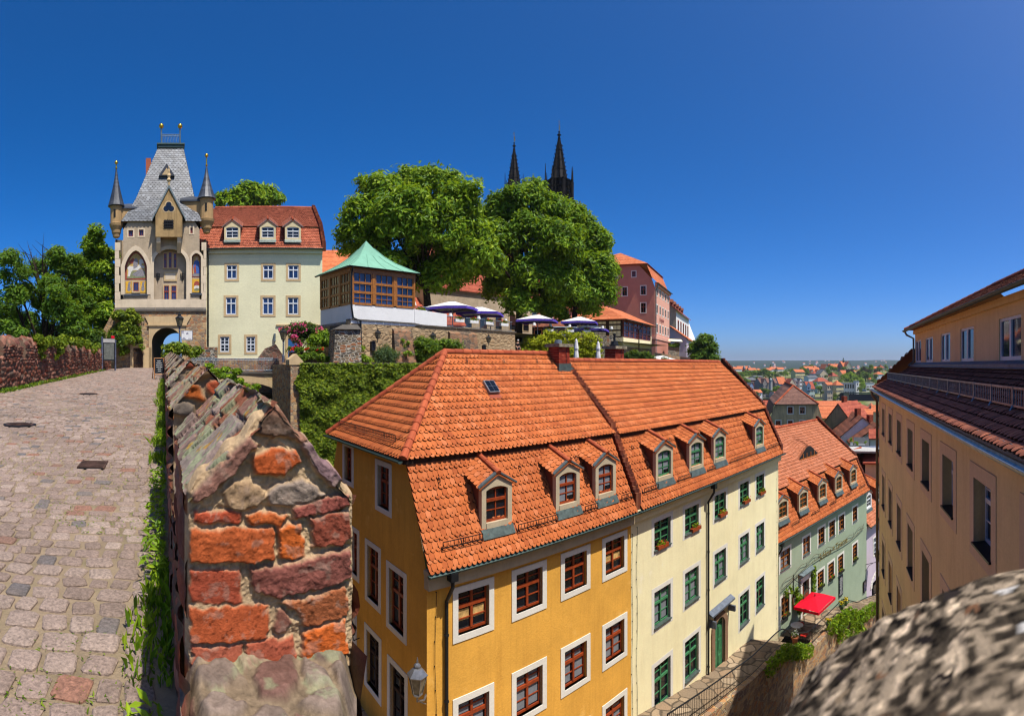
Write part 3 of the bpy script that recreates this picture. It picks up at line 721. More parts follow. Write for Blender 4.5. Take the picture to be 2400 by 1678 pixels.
for a, b in((17.6,18.6),(20.2,21.3),(23.0,23.7),(25.4,28.8),(30.5,32.3)): snowguard(ch, FY, a, b, .2, -5.24, .2)
hooks(ch, FY,[(FY.P(s,rO+.38,-.18),FY.n)for s in(18.6,20.6,22.9,25.4,28,30.8)]+[(FY.P(s,-.72,-3.5),FY.n)for s in(17.9,20.8,28.4)])
downpipe(ch, FY, 23.1, .10, -15.6, -5.8, .42, 'metal'); lightning(ch, FY, 17.3, -15, -6.3); lightning(ch, FY, 32.4, -18, -6.3)
def stepped(par, F, s0, s1, prof, m='firebrick', step=.16, up=.22):
 """brick verge climbing the roof in small steps; prof = (o, z) polyline from eave to ridge"""
 mb = MB()
 for(oa, za), (ob, zb)in zip(prof[:-1], prof[1:]):
  L = sqrt((ob-oa)**2+(zb-za)**2); n = max(1, int(L/step))
  for k in range(n):
   f0, f1 = k/n, (k+1)/n
   o0, o1 = oa+(ob-oa)*f0, oa+(ob-oa)*f1; z1 = za+(zb-za)*f1
   for j in range(2): F.box(mb, s0+(s1-s0)*j/2+.006, s0+(s1-s0)*(j+1)/2-.006, o1-.10, o0-.004, z1-.45, z1+up+random.uniform(-.02,.02), 0)
 return mb.build('brick_verge', M[m], par)
stepped(ch, FY, 16.92, 17.25,[(.28,-5.5),(-1.02,-2.83),(-1.15,-2.6),(-4.1,.25)])
stepped(ch, FY, 32.55, 32.85,[(.28,-5.6),(-1.02,-2.9),(-1.15,-2.7),(-4.1,.22)])
chimney(ch, FY, 21.4, -4.5, -.6, .82, .7, .7, 1)
mb = MB(); FY.box(mb, 23.55, 23.88, -.05, .07, -15.9, -13.6); FY.box(mb, 24.97, 25.3, -.05, .07, -15.9, -13.6)
ao =[(24.42+.88*cos(w),-13.65+.85*sin(w))for w in np.linspace(pi,0,11)]; ai =[(24.42+.57*cos(w),-13.65+.55*sin(w))for w in np.linspace(pi,0,11)]
for k in range(10): mb.prism(FY.loop([ao[k],ao[k+1],ai[k+1],ai[k]],.075), -FY.n*.12)
dd = mb.build('door', M['sandbrown']if 'sandbrown' in M else M['sand'], ch)
mb = MB()
for a, b in((23.9,24.40),(24.45,24.95)):
 FY.box(mb, a, b, -.17, -.11, -15.85, -13.55)
 for z in(-15.7, -14.9, -14.2): FY.box(mb, a+.08, b-.08, -.12, -.09, z, z+.55)
FY.box(mb, 23.9, 24.95, -.17, -.11, -13.5, -12.95); mb.build('door_leaf', M['woodgreen'], dd)
mb = MB(); mb.prism([FY.P(23.2,.02,-12.45),FY.P(25.7,.02,-12.45),FY.P(25.7,.3,-12.6),FY.P(23.2,.3,-12.6)],(0,0,.09)); FY.box(mb, 23.3, 23.42, .0, .4, -13.15, -12.8); FY.box(mb, 25.45, 25.57, .0, .4, -13.15, -12.85); mb.build('door_canopy', M['leadgrey'], dd)
# ---- green tavern 
FG = Fr(18.6*dirv(R(59.6-90)), R(59.6))
gh_ = thing('green_house', 'sage green tavern with five dormers, an eyebrow window and brown casements', 'tavern', FG.P(39,0,-19))
holes =[]
for i, s in enumerate((31.06,34.31,36.83,38.78,40.7,43.65)): holes.append(window(gh_,FG,s,s+(1.7 if i==0 else 1.45),-14.28,-12.63,.18,wood='woodbrown',sill='apron',proud=.006,cur='net' if i in(0,1)else None))
for i, (s, z)in enumerate(((36.68,-17.6),(38.59,-17.65),(40.5,-17.75),(43.65,-17.8))): holes.append(window(gh_,FG,s,s+1.45,z,-15.96,.18,wood='woodbrown',sill='apron',proud=.006,rows=3,tr=.75))
holes.append(window(gh_,FG,31.17,32.67,-17.6,-15.8,.18,wood='woodbrown',sill='apron',proud=.006))
holes.append((34.25,35.35,-18.6,-15.9))
mb = MB(); wall(mb, FG,[(30.3,-24),(47.2,-24),(47.2,-11.95),(30.3,-11.95)], holes, .19, 0, 0, 0, 1)
FGE = Fr(FG.P(47.2,0,0), FG.az-pi/2); wall(mb, FGE,[(0,-24),(10.4,-24),(10.4,-11.95),(9.2,-8.8),(5.2,-5.5),(1.15,-8.8),(0,-11.95)],[])
mb.build('wall',[M['mint'],M['dark_fill']], gh_)
mansard_front(gh_, FG, 30.3, 47.1, .34, -11.85, -1.05, -8.95)
mb = MB(); A = FG.P(30.3, -.92, -8.84); W = FG.P(30.3, -5.2, -5.45)-A; L = np.linalg.norm(W); Wn = W/L; Nn = np.cross(FG.u, Wn)
u0, v0 = 9.33, 1.9
def eyebrow(V):
 q = V-A; u = q@FG.u; v = q@Wn
 h = np.where(np.abs(u-u0)<2.2,(.5+.5*np.cos(pi*np.clip((u-u0)/2.2,-1,1)))**1.3, 0)*.85
 g = np.where(v>v0, np.clip(1-(v-v0)/2.6,0,1)**1.2, 0)
 return V+(np.array((0,0,1.0))*(h*g)[:,None])
tiles(mb, A, FG.u, Wn,[(0,0),(16.85,0),(16.85,L),(0,L)], .18, .31, kron=True, curve=eyebrow)
mb.poly([FG.P(30.3,-5.2,-5.45),FG.P(47.1,-5.2,-5.45),FG.P(47.1,-9.5,-8.84),FG.P(30.3,-9.5,-8.84)], 0, .5)
mb.poly([A+FG.u*a+Wn*b-Nn*.05 for a,b in((0,0),(16.85,0),(16.85,L),(0,L))], 0, .2)
mb.build('upper_roof', M['tile_old'], gh_)
mb = MB(); pb = A+FG.u*u0+Wn*(v0-.24)+(0, 0, .03)
n_ = 13; xs = np.linspace(-1.6, 1.6, n_); hs_ =(.5+.5*np.cos(pi*xs/2.2))**1.3*.85+.12
for k in range(n_-1): mb.poly([pb+FG.u*xs[k],pb+FG.u*xs[k+1],pb+FG.u*xs[k+1]+(0,0,max(.01,hs_[k+1])),pb+FG.u*xs[k]+(0,0,max(.01,hs_[k]))], 0, .5)
eb = mb.build('eyebrow_window', M['dark_fill'], gh_)  # flat black in place of glass, so the window looks unlit inside
mb = MB()
for x in(-1.0, -.35, .35, 1.0): mb.prism([pb+FG.u*(x-.04)+FG.n*.03,pb+FG.u*(x+.04)+FG.n*.03,pb+FG.u*(x+.04)+FG.n*.03+(0,0,.45),pb+FG.u*(x-.04)+FG.n*.03+(0,0,.45)], -FG.n*.04)
mb.prism([pb+FG.u*-1.5+FG.n*.05,pb+FG.u*1.5+FG.n*.05,pb+FG.u*1.5+FG.n*.05+(0,0,.07),pb+FG.u*-1.5+FG.n*.05+(0,0,.07)], -FG.n*.08); mb.build('casement', M['woodbrown'], eb)
mb = MB(); FG.box(mb, 30.3, 47.1, -1.3, -1.0, -9.12, -8.95); mb.build('eave_board', M['wooddark'], gh_)
mb = MB(); ridge(mb, FG.P(30.3,-5.2,-5.43), FG.P(47.0,-5.2,-5.43), .13); mb.build('ridge_tiles', M['ridge'], gh_)
gutter(gh_, FG, 30.3, 47.2, .42, -11.88)
for a in(30.92, 33.88, 37.07, 40.17, 43.32): dormer(gh_, FG, a, a+1.42, -10.70, -9.38, -9.05, 1.6, wood='woodbrown', cur=None)
for a, b in((30.4,30.85),(32.6,33.6),(35.6,36.8),(38.8,39.9),(42,43),(45,46.2)): snowguard(gh_, FG, a, b, .2, -11.3, .2)
stepped(gh_, FG, 46.95, 47.25,[(.28,-11.7),(-1.05,-8.95),(-1.2,-8.7),(-5.2,-5.3)])
downpipe(gh_, FG, 30.75, .1, -18.4, -11.85, .42)
def text(body, name, mat, F, s, z, o, size, par=None, depth=.01, rot=0.0, font=None):
 cu = bpy.data.curves.new(name, 'FONT'); cu.body = body; cu.size = size; cu.extrude = depth; cu.align_x = 'CENTER'; cu.align_y = 'CENTER'
 tmp = bpy.data.objects.new(name, cu); COL.objects.link(tmp)
 dg = bpy.context.evaluated_depsgraph_get(); me = bpy.data.meshes.new_from_object(tmp.evaluated_get(dg)); bpy.data.objects.remove(tmp)
 me.materials.clear(); me.materials.append(mat); o_ = bpy.data.objects.new(name, me); COL.objects.link(o_)
 from mathutils import Matrix
 m4 = Matrix(((F.u[0],0,F.n[0],0),(F.u[1],0,F.n[1],0),(0,1,0,0),(0,0,0,1)))@Matrix.Rotation(rot, 4, 'Z')
 me.transform(m4); p = F.P(s, o, z)
 if par is not None: o_.parent = par; p = p-world_loc(par)
 o_.location = tuple(p); return o_
M['olive'] = simple('olive_gold_lettering',(140,124,62), .7, 0, .2, .1)
text('Schloss = Taverne', 'lettering', M['olive'], FG, 39.9, -15.15, .012, .74, gh_, .008, -.02)
mb = MB(); FG.box(mb, 34.0, 34.28, -.04, .08, -18.6, -15.75); FG.box(mb, 35.32, 35.6, -.04, .08, -18.6, -15.75); FG.box(mb, 34.0, 35.6, -.04, .08, -15.95, -15.6); dd = mb.build('door', M['surround'], gh_)
mb = MB(); FG.box(mb, 34.3, 34.75, -.2, -.1, -18.6, -15.95); mb.build('door_leaf', M['woodred'], dd)
mb = MB(); mb.prism([FG.P(33.7,.02,-15.2),FG.P(35.9,.02,-15.2),FG.P(35.7,.35,-15.35),FG.P(33.9,.35,-15.35)],(0,0,.07)); mb.build('door_canopy', M['zinc'], dd)
# ---- lilac house at the lower end of the street 
lh = thing('lilac_house', 'pale lilac house with an arched shop window below the green tavern', 'house', FG.P(52,0,-22))
holes =[window(lh,FG,48.9,50.2,-18.9,-17.0,.14,wood='woodwhite',proud=.03), window(lh,FG,52.5,53.8,-18.9,-17.0,.14,wood='woodwhite',proud=.03),(48.6,52.6,-24.5,-21.4)]
mb = MB(); wall(mb, FG,[(47.2,-26),(58,-26),(58,-15.4),(47.2,-15.4)], holes, .5, 0, 0, 0, 1); wall(mb, Fr(FG.P(58,0,0),FG.az-pi/2),[(0,-26),(10,-26),(10,-15.4),(5,-9.75),(0,-15.4)],[]); mb.build('wall',[M['lilac'],M['dark_fill']], lh)
mb = MB()
for k in range(14):
 a, b = pi-pi*k/14, pi-pi*(k+1)/14+.03
 mb.prism(FG.loop([(50.6+r_*cos(w),-21.8+r_*.55*sin(w))for r_,w in((2.0,a),(2.0,b),(2.45,b),(2.45,a))],.05), -FG.n*.3)
mb.build('arch_stones', M['surround'], lh)
mb = MB(); FG.box(mb, 49.4, 52.5, -.2, -.12, -23.6, -21.9); sw_ = mb.build('shop_window', M['glass'], lh)
mb = MB(); FG.box(mb, 49.3, 52.6, -.2, .12, -23.8, -23.6); mb.build('sill', M['sand'], sw_)
mb = MB(); A = FG.P(47.3, .35, -15.5); W = FG.P(47.3, -5, -9.75)-A; L = np.linalg.norm(W); tiles(mb, A, FG.u, W/L,[(0,0),(10.8,0),(10.8,L),(0,L)], .18, .28)
mb.poly([FG.P(47.3,-5,-9.75),FG.P(58,-5,-9.75),FG.P(58,-10.3,-15.5),FG.P(47.3,-10.3,-15.5)], 0, .5); mb.build('roof', M['tile_old'], lh)
mb = MB(); ridge(mb, FG.P(47.3,-5,-9.72), FG.P(58,-5,-9.72), .13); mb.build('ridge_tiles', M['ridge'], lh)
dormer(lh, FG, 48.6, 50.1, -14.3, -12.9, -12.5, 2.4, o=-.6, wood='woodwhite', stone='white', cur=None); dormer(lh, FG, 52.0, 53.5, -14.3, -12.9, -12.5, 2.4, o=-.6, wood='woodwhite', stone='white', cur=None)
gutter(lh, FG, 47.3, 58, .42, -15.5)
# ---- apricot building on the right 
KR = 1.0; FR = FrK(3.1*KR*dirv(R(33.7+90)), R(33.7+180), KR); SE, SN = -30.9, -5.0
rb = thing('apricot_building', 'long apricot building with deep window reveals and a brown tiled lower roof', 'building', FR.P(-15,0,-20))
holes =[]
for j, (z0, z1)in enumerate(((-4.05,-2.07),(-7.95,-5.66),(-11.5,-9.25),(-15,-12.9))):
 for i in range(8):
  c = -28.42+i*3.03
  if j==3 and i>1: continue
  holes.append(window(rb,FR,c-.9,c+.9,z0,z1,.30,dep=.30,sur='apricot_trim',wood='woodwhite',frame=.07,rows=2,tr=.66,sill='metal',proud=.02,gl='glass'))
mb = MB(); wall(mb, FR,[(SE,-24),(SN,-24),(SN,-1.5),(SE,-1.5)], holes, .46, 0, 0, 0, 1)
FRE = FrK(FR.P(SE,0,0), FR.az+pi/2, KR)
wall(mb, FRE,[(-12,-24),(0,-24),(0,-1.5),(-12,-1.5)],[])
uh =[]
for c in(-28.95, -25.8, -22.2, -18.7, -14.1, -9.5): uh.append((c-.92,c+.92,.13,1.36))
FU = FrK(FR.P(0,-1.96,0), FR.az, KR)
wall(mb, FU,[(-29.9,-.6),(SN,-.6),(SN,1.95),(-29.9,1.95)], uh, .2, 0, 0, 0, 1)
wall(mb, FrK(FU.P(-29.9,0,0),FR.az+pi/2,KR),[(-8,-.6),(0,-.6),(0,1.95),(-8,1.95)],[])
mb.build('wall',[M['apricot'],M['dark_fill']], rb)
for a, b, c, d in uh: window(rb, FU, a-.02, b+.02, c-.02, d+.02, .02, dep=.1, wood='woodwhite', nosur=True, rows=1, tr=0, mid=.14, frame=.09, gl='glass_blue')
mb = MB(); FU.box(mb, -29.9, SN, -.05, .12, 1.72, 1.93); FR.box(mb, SE, SN, -.05, .16, -1.72, -1.52); mb.build('cornice', M['apricot'], rb)
mb = MB(); A = FR.P(SE-.3, .38, -1.30); W = FR.P(SE-.3, -1.75, -.12)-A; L = np.linalg.norm(W)
tiles(mb, A, FR.u, W/L,[(0,0),(26.2*KR,0),(26.2*KR,L),(1.2*KR,L)], .18, .25)
hd = FR.P(SE+.9, -2.4, .9)-FR.P(SE-.3, -2.4, -1.3); Lh = np.linalg.norm(hd); tiles(mb, FR.P(SE-.3,-4.0,-1.3), FR.n, hd/Lh,[(0,0),(4.35*KR,0),(2.2*KR,Lh),(0,Lh)], .18, .25)
mb.build('lower_roof', M['tile_dark'], rb)
mb = MB(); FU.box(mb, -29.9, SN, .02, .32, -.12, .02); mb.poly([FU.P(-29.9,.03,.12),FU.P(SN,.03,.12),FU.P(SN,.36,-.1),FU.P(-29.9,.36,-.1)], 0); FR.box(mb, SE-.2, SN, .22, .30, -1.42, -1.22); mb.build('flashing', M['leadgrey'], rb)
mb = MB(); A = FU.P(-30.4, .5, 1.98); W = FU.P(-30.4, -3.8, 4.2)-A; L = np.linalg.norm(W); tiles(mb, A, FR.u, W/L,[(0,0),(25.5*KR,0),(25.5*KR,L),(3.2*KR,L)], .18, .27)
mb.poly([FU.P(-30.4,.5,1.98),FU.P(-27.2,-3.8,4.2),FU.P(-30.4,-8,1.98)], 0, .5); mb.build('upper_roof', M['tile_dark'], rb)
mb = MB(); ridge(mb, FU.P(-27.2,-3.8,4.25), FU.P(SN,-3.8,4.25), .14); ridge(mb, FU.P(-30.4,.5,2.0), FU.P(-27.2,-3.8,4.25), .13); mb.build('ridge_tiles', M['tile_dark'], rb)
gutter(rb, FR, SE-.4, SN, .45, -1.42, .1, 'galv'); gutter(rb, FU, -30.4, SN, .58, 1.95, .09, 'greenzinc')
FRg = Fr(FR.P(0,0,0), FR.az)
def grille(par, F, s0, s1, o, z, h, m):
 mb = MB()
 for zz in(z, z+h): F.box(mb, s0, s1, o, o+.03, zz-.02, zz+.02)
 for k in range(int((s1-s0)/.13)): s = s0+k*.13; F.box(mb, s-.009, s+.009, o+.005, o+.02, z, z+h)
 for s in np.arange(s0+.4, s1, 1.35): F.box(mb, s-.025, s+.025, o, o+.04, z-.05, z+h+.03); mb.tube([F.P(s,o,z+.05),F.P(s,o+.12,z-.16)], .02, 4)
 mb.build('snow_guard', M[m], par)
grille(rb, FR, -30.2, SN-1, -.42, -.78, .34, 'galv')
mb = MB(); mb.tube([FR.P(SE+.12,.45,-1.5),FR.P(SE+.14,.40,-1.75),FR.P(SE+.12,.12,-2.15),FR.P(SE+.12,.10,-24)], .085, 8)
for z in range(-23, -2, 2): mb.tube([FR.P(SE+.12,.1,z),FR.P(SE+.12,.1,z+.08)], .11, 8)
mb.build('downpipe', M['pipebrown'], rb)
mb = MB(); mb.tube([FU.P(-30.2,.55,1.9),FU.P(-30.15,.45,1.7),FU.P(-29.98,.08,1.5),FU.P(-29.98,.08,.2),FU.P(-29.8,.4,-.05)], .06, 7); mb.build('downpipe', M['zinc'], rb)
for k in(0, .7):
 mb = MB(); mb.lathe(FU.P(-12.6+k,-1.9,3.0),[(.12,0),(.12,.35),(.2,.36),(.1,.55)], 10); mb.build('roof_vent', M['tile_red'], rb)
 # ================================================================ BRIDGE, PARAPETS, GATE 
BA = R(-37.4); bu, bc = dirv(BA), dirv(BA+pi/2)
def B(a, c, z=0.0): return bu*a+bc*c+np.array((0,0,z))
def zr(a): return-1.65+.03*a
def hsh(i, j, k, s):
 n =(i*374761393+j*668265263+k*2147483647+s*1274126177)&0x7fffffff
 n =(n^(n>>13))*1274126177&0x7fffffff
 return((n^(n>>16))&0xffff)/65535.0
def vnoise(P, sc, seed=0):
 q = np.asarray(P)*sc; f = np.floor(q).astype(np.int64); w = q-f; w = w*w*(3-2*w); r = 0
 for dx in(0, 1):
  for dy in(0, 1):
   for dz in(0, 1):
    h = hsh(f[...,0]+dx, f[...,1]+dy, f[...,2]+dz, seed)
    r = r+h*np.where(dx, w[...,0], 1-w[...,0])*np.where(dy, w[...,1], 1-w[...,1])*np.where(dz, w[...,2], 1-w[...,2])
 return r
def fbm(P, sc, o=4, seed=0):
 r = 0; a = .5; t = 0
 for k in range(o): r = r+a*vnoise(P, sc*2**k, seed+k); t+=a; a*=.55
 return r/t
def stones(u, v, su, sv, seed, cols, jit=.8):
 """irregular coursed stones over flattened coordinates: edge distance and colour"""
 rg = np.random.default_rng(seed); u0, v0 = u.min()-su, v.min()-sv
 nu, nv = int((u.max()-u0)/su)+3, int((v.max()-v0)/sv)+3
 gi = np.stack(np.meshgrid(np.arange(nu),np.arange(nv),indexing='ij'), -1).astype(float)
 gi[..., 0]+=.5*(gi[...,1]%2); jt =(rg.random(gi.shape)-.5)*jit; S = gi+jt; cid = rg.integers(0, len(cols),(nu,nv)); br = rg.uniform(.75, 1.15,(nu,nv))
 x, y =(u-u0)/su, (v-v0)/sv; f1 = np.full(x.shape, 9.); f2 = np.full(x.shape, 9.); best = np.zeros(x.shape+(2, ), int)
 fi, fj = np.floor(x).astype(int), np.floor(y).astype(int)
 for di in(-2, -1, 0, 1):
  for dj in(-1, 0, 1):
   i, j = np.clip(fi+di, 0, nu-1), np.clip(fj+dj, 0, nv-1); s_ = S[i, j]; d = np.maximum(abs(x-s_[...,0])*.9, abs(y-s_[...,1]))*.6+.4*np.hypot(x-s_[...,0], y-s_[...,1])
   n = d<f1; f2 = np.where(n, f1, np.minimum(f2,d)); best[n] = np.stack([i,j], -1)[n]; f1 = np.where(n, d, f1)
 e =(f2-f1)*.5; c = np.array([lin(q)[:3]for q in cols])[cid[best[...,0],best[...,1]]]*br[best[...,0], best[...,1]][..., None]
 return e, c, best[..., 0]*131+best[..., 1]
def sstep(x, a, b): t = np.clip((x-a)/(b-a), 0, 1); return t*t*(3-2*t)
def vcolmat(name, rough=.9, bmp=.004, fscale=60):
 m, nt, b = newmat(name, .97, .06); a = N(nt, 'Attribute', attribute_name='colour'); p = pos(nt)
 f = noise(nt, fscale, 6, .75, p); g = noise(nt, 9, 5, .7, p)
 c = mix(nt, .45, a.outputs['Color'], ramp(nt,f,[(.25,(110,104,100)),(.62,(255,255,255))]), 'MULTIPLY')
 c = mix(nt, .35, c, ramp(nt,g,[(.3,(160,150,144)),(.6,(255,255,255))]), 'MULTIPLY')
 nt.links.new(c, b.inputs['Base Color']); bump(nt, b, mix(nt,.4,f,g), bmp*3, 1.0); return m
M['merlon'] = vcolmat('brick_and_mortar')
M['stonecol'] = vcolmat('mixed_rubble', .95, .006, 30)
REDS =[(150,82,62),(172,104,82),(128,74,60),(164,116,96),(186,128,106),(120,100,88),(140,92,80)]
par = thing('parapet_wall', 'red rubble parapet with gabled merlons on the street side of the cobbled bridge', 'wall', B(8,.35,zr(8)))
C0, C1, CR = .08, .62, .35
FE = Fr(B(1.7,0), BA+pi/2)  # the end of the nearest merlon, square to the wall
def zoomed(x, y): return FE.px(380+x*.547, 800+y*.547)
BR =[((135,728,327,730,325,775,135,772),(188,86,58),.02),((357,740,430,732,530,748,505,782,440,775,372,782),(196,100,51),.03),((556,716,640,684,792,662,800,700,700,728,575,748),(150,84,72),.03),((122,800,250,812,300,795,478,796,470,925,400,940,125,938),(184,93,51),.035),((502,790,590,783,600,915,506,925),(206,104,47),.03),((625,760,700,738,798,728,806,835,760,868,650,875,640,800),(150,79,60),.03),((120,975,328,978,330,1115,120,1118),(178,86,60),.015),((382,975,540,948,620,925,800,892,803,1010,640,1060,500,1095,400,1062,385,1030),(142,86,74),.035),((120,1148,448,1120,452,1262,300,1280,122,1282),(190,95,56),.02),((520,1112,600,1098,780,1052,790,1165,620,1218,590,1160),(172,100,63),.03),((490,1150,525,1146,552,1205,500,1250,475,1215),(150,100,83),.02),((130,1302,340,1298,345,1392,200,1412,135,1450),(182,100,74),.02),((360,1285,562,1266,568,1372,362,1388),(184,97,70),.02),((602,1245,778,1186,788,1322,600,1368),(208,104,47),.03),((392,500,470,458,570,470,588,515,520,570,395,562),(190,93,49),.035),((254,640,300,606,380,598,440,655,400,700,300,718),(170,140,106),.03),((448,650,500,606,600,598,690,655,560,700,470,690),(158,140,124),.03),((400,390,455,300,545,345,570,405,500,410),(112,88,72),.03),((130,660,250,520,372,412,400,440,300,560,165,682,130,680),(150,108,92),.05),((590,425,640,440,770,585,735,625,660,560),(140,112,112),.04),((480,270,560,330,620,420,585,425,545,340,455,300),(150,109,88),.03)]
gab = lambda c: np.where(c<CR, -.126-(CR-c)/(CR-C0+.02)*.285, -.126-(c-CR)/(C1-CR+.02)*.315)
nx, nz = 150, 235
cg = np.linspace(C0-.012, C1+.02, nx); t_ = np.linspace(0, 1, nz)
Cc, Tt = np.meshgrid(cg, t_); Zt = gab(Cc)+.012*np.sin(Cc*70)+.01; Zz = -1.02+(Zt+1.02)*Tt
P3 = np.stack([Cc,Zz,0*Cc+3.3], -1); nz1 = fbm(P3, 26, 5, 3); nz2 = fbm(P3, 7, 4, 9); nz3 = fbm(P3, 110, 3, 5)
hh = -.002+.022*(nz1-.5)+.012*(nz3-.5)+.024*(nz2-.5)
mcol = np.array(lin((206,176,136))[:3])*(.85+.5*nz1)[..., None]*(.8+.4*nz3)[..., None]
jx, jz = Cc+.012*(fbm(P3,40,3,21)-.5)*2, Zz+.012*(fbm(P3,40,3,22)-.5)*2
for pl, colr, th in BR:
 pp = np.array([zoomed(pl[k],pl[k+1])for k in range(0,len(pl),2)]); n = len(pp); ins = np.zeros(Cc.shape, bool); dm = np.full(Cc.shape, 9.)
 for k in range(n):
  (xa, ya), (xb, yb) = pp[k], pp[(k+1)%n]
  cr =((ya>jz)!=(yb>jz))&(jx<(xb-xa)*(jz-ya)/(yb-ya+1e-12)+xa); ins^=cr
  tt = np.clip(((jx-xa)*(xb-xa)+(jz-ya)*(yb-ya))/((xb-xa)**2+(yb-ya)**2), 0, 1)
  dm = np.minimum(dm, np.hypot(jx-xa-tt*(xb-xa),jz-ya-tt*(yb-ya)))
 w = sstep(np.where(ins,dm,-dm), -.009, .003); sd_ = hash(colr)%97
 rough = fbm(P3+sd_, 18, 5, sd_); tilt =(Zz-pp[:,1].mean())*random.uniform(-.12, .12)
 hb = .8*th*(.75+.3*rough)+tilt+(.010 if th>.025 else .003)*(fbm(P3+sd_,34,5,4)-.5)*2
 hh = hh*(1-w)+hb*w
 pt = sstep(fbm(P3+sd_,75,3,41), .6, .72)[..., None]; cc = np.array(lin(colr)[:3])*(.86+.66*rough)[..., None]*(.8+.46*nz3)[..., None]*(1-.55*pt)
 pale = np.clip((fbm(P3+sd_*2,30,4,8)-.6)*5, 0, .35)[..., None]; cc = cc*(1-pale)+np.array(lin((196,168,146))[:3])*pale
 mcol = mcol*(1-w[...,None])+cc*w[..., None]
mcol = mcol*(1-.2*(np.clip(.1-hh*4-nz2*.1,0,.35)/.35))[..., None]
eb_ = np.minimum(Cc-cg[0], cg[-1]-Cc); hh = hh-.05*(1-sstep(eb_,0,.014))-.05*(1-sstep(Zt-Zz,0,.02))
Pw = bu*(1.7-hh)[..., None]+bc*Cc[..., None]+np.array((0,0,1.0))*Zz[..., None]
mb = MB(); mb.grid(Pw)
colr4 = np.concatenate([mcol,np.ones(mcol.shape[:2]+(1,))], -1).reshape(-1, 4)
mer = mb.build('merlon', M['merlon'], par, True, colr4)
LICH = np.array(lin((176,184,140))[:3]); ORL = np.array(lin((214,160,40))[:3])
def slope_slabs(a0, a1, c0, c1, z0f, z1f, seed, name, parent, na, nt_, outward, slab=.2):
 """stone slabs laid on one side of a merlon's ridge"""
 ag, tg = np.meshgrid(np.linspace(a0,a1,na), np.linspace(0,1,nt_)); rg = np.random.default_rng(seed)
 edges =[a0]
 while edges[-1]<a1: edges.append(edges[-1]+slab*rg.choice([.35,.6,.9,1.5])*rg.uniform(.8,1.2))
 edges = np.array(edges); W2 = np.stack([ag*1.0,tg*.4,0*ag+seed], -1)
 skew = ag+.14*(tg-.5)+.035*(fbm(W2,7,3,seed)-.5); k = np.clip(np.searchsorted(edges,skew)-1, 0, len(edges)-2); e = np.minimum(skew-edges[k], edges[k+1]-skew)
 cut = rg.uniform(.25, .8,(len(edges),2)); cut.sort(1); tj = tg+.05*(fbm(W2,12,3,seed+5)-.5); m_ =(tj>cut[k,0]).astype(int)+(tj>cut[k,1]).astype(int); cutd = np.minimum(np.abs(tj-cut[k,0]), np.abs(tj-cut[k,1]))*.4
 e = np.minimum(e, cutd); idn = k*3+m_
 P = W2; n1 = fbm(P, 20, 5, seed); n2 = fbm(P, 5, 4, seed+3); n3 = fbm(P, 80, 3, seed+4)
 hk = rg.uniform(-.012, .014, len(edges)*3+3)[idn]; h = hk+.012*(n1-.5)+.006*(n3-.5)-.022*(1-sstep(e,0,.006))+.02*(n2-.5)
 base = np.array([lin(q)[:3]for q in((178,146,132),(164,122,104),(146,122,110),(172,154,140),(166,104,78),(150,136,124),(186,160,144))])[rg.integers(0,7,len(edges)*3+3)[idn]]
 c = base*(.7+.6*n1)[..., None]*(.75+.5*n3)[..., None]; st = np.stack([ag*2.6,tg*.5,0*ag+seed], -1); l = np.clip((fbm(st,11,5,seed+7)-.53)*9, 0, .8)[..., None]; c = c*(1-l)+LICH*l*(.8+.4*n3)[..., None]
 l2 = np.clip((fbm(P,16,4,seed+11)-.69)*14, 0, .7)[..., None]; c = c*(1-l2)+ORL*l2; c = c*(.5+.5*sstep(e,0,.008))[..., None]
 cc = c0+(c1-c0)*tg; zz = z0f+(z1f-z0f)*tg+.03*(ag-a0)
 nrm = np.array((-(z1f-z0f),(c1-c0))); nrm = nrm/np.hypot(*nrm); nrm = nrm*np.sign(nrm[1])
 Pw = bu*ag[..., None]+bc*(cc+nrm[0]*h)[..., None]+np.array((0,0,1.))*(zz+nrm[1]*h)[..., None]
 m_ = MB(); m_.grid(Pw, flip=(c1<c0)); return m_.build(name, M['merlon'], parent, True, np.concatenate([c,np.ones(c.shape[:2]+(1,))],-1).reshape(-1,4))
slope_slabs(1.675, 3.0, C0-.012, CR+.01, -.425, -.118, 5, 'coping', mer, 190, 60, -1)
slope_slabs(1.675, 3.0, C1+.012, CR-.01, -.455, -.118, 8, 'coping', mer, 90, 30, 1)
def face(a0, a1, c, zb, ztop, sgn, seed, na, nz_, name, parent, su=.32, sv=.17, cols=REDS, amp=.05):
 """rubble side of the wall between zb(a) and ztop(a); sgn -1 looks at the road"""
 ag, tg = np.meshgrid(np.linspace(a0,a1,na), np.linspace(0,1,nz_)); z = zb(ag)+(ztop(ag)-zb(ag))*tg
 e, col, idd = stones(ag, z, su, sv, seed, cols); P = np.stack([ag,z,0*ag+seed], -1); n1 = fbm(P, 9, 4, seed)
 w = sstep(e, .04, .16); h = amp*w*(.5+.8*n1)+.02*(n1-.5); c3 = col*(.7+.6*n1)[..., None]
 mo = np.array(lin((150,126,100))[:3])*(.6+.6*n1)[..., None]; c3 = c3*w[..., None]+mo*(1-w[...,None])
 Pw = bu*ag[..., None]+bc*(c+sgn*h)[..., None]+np.array((0,0,1.))*z[..., None]
 m_ = MB(); m_.grid(Pw, flip=(sgn<0)); return m_.build(name, M['stonecol'], parent, True, np.concatenate([c3,np.ones(c3.shape[:2]+(1,))],-1).reshape(-1,4))
SILL = lambda a: zr(a)+.66
face(1.72, 3.0, C0, SILL, lambda a:-.42+.03*(a-1.7), -1, 31, 70, 34, 'side', mer, amp=.02)
face(1.72, 3.0, C1, SILL, lambda a:-.45+.03*(a-1.7), 1, 32, 40, 20, 'side', mer)
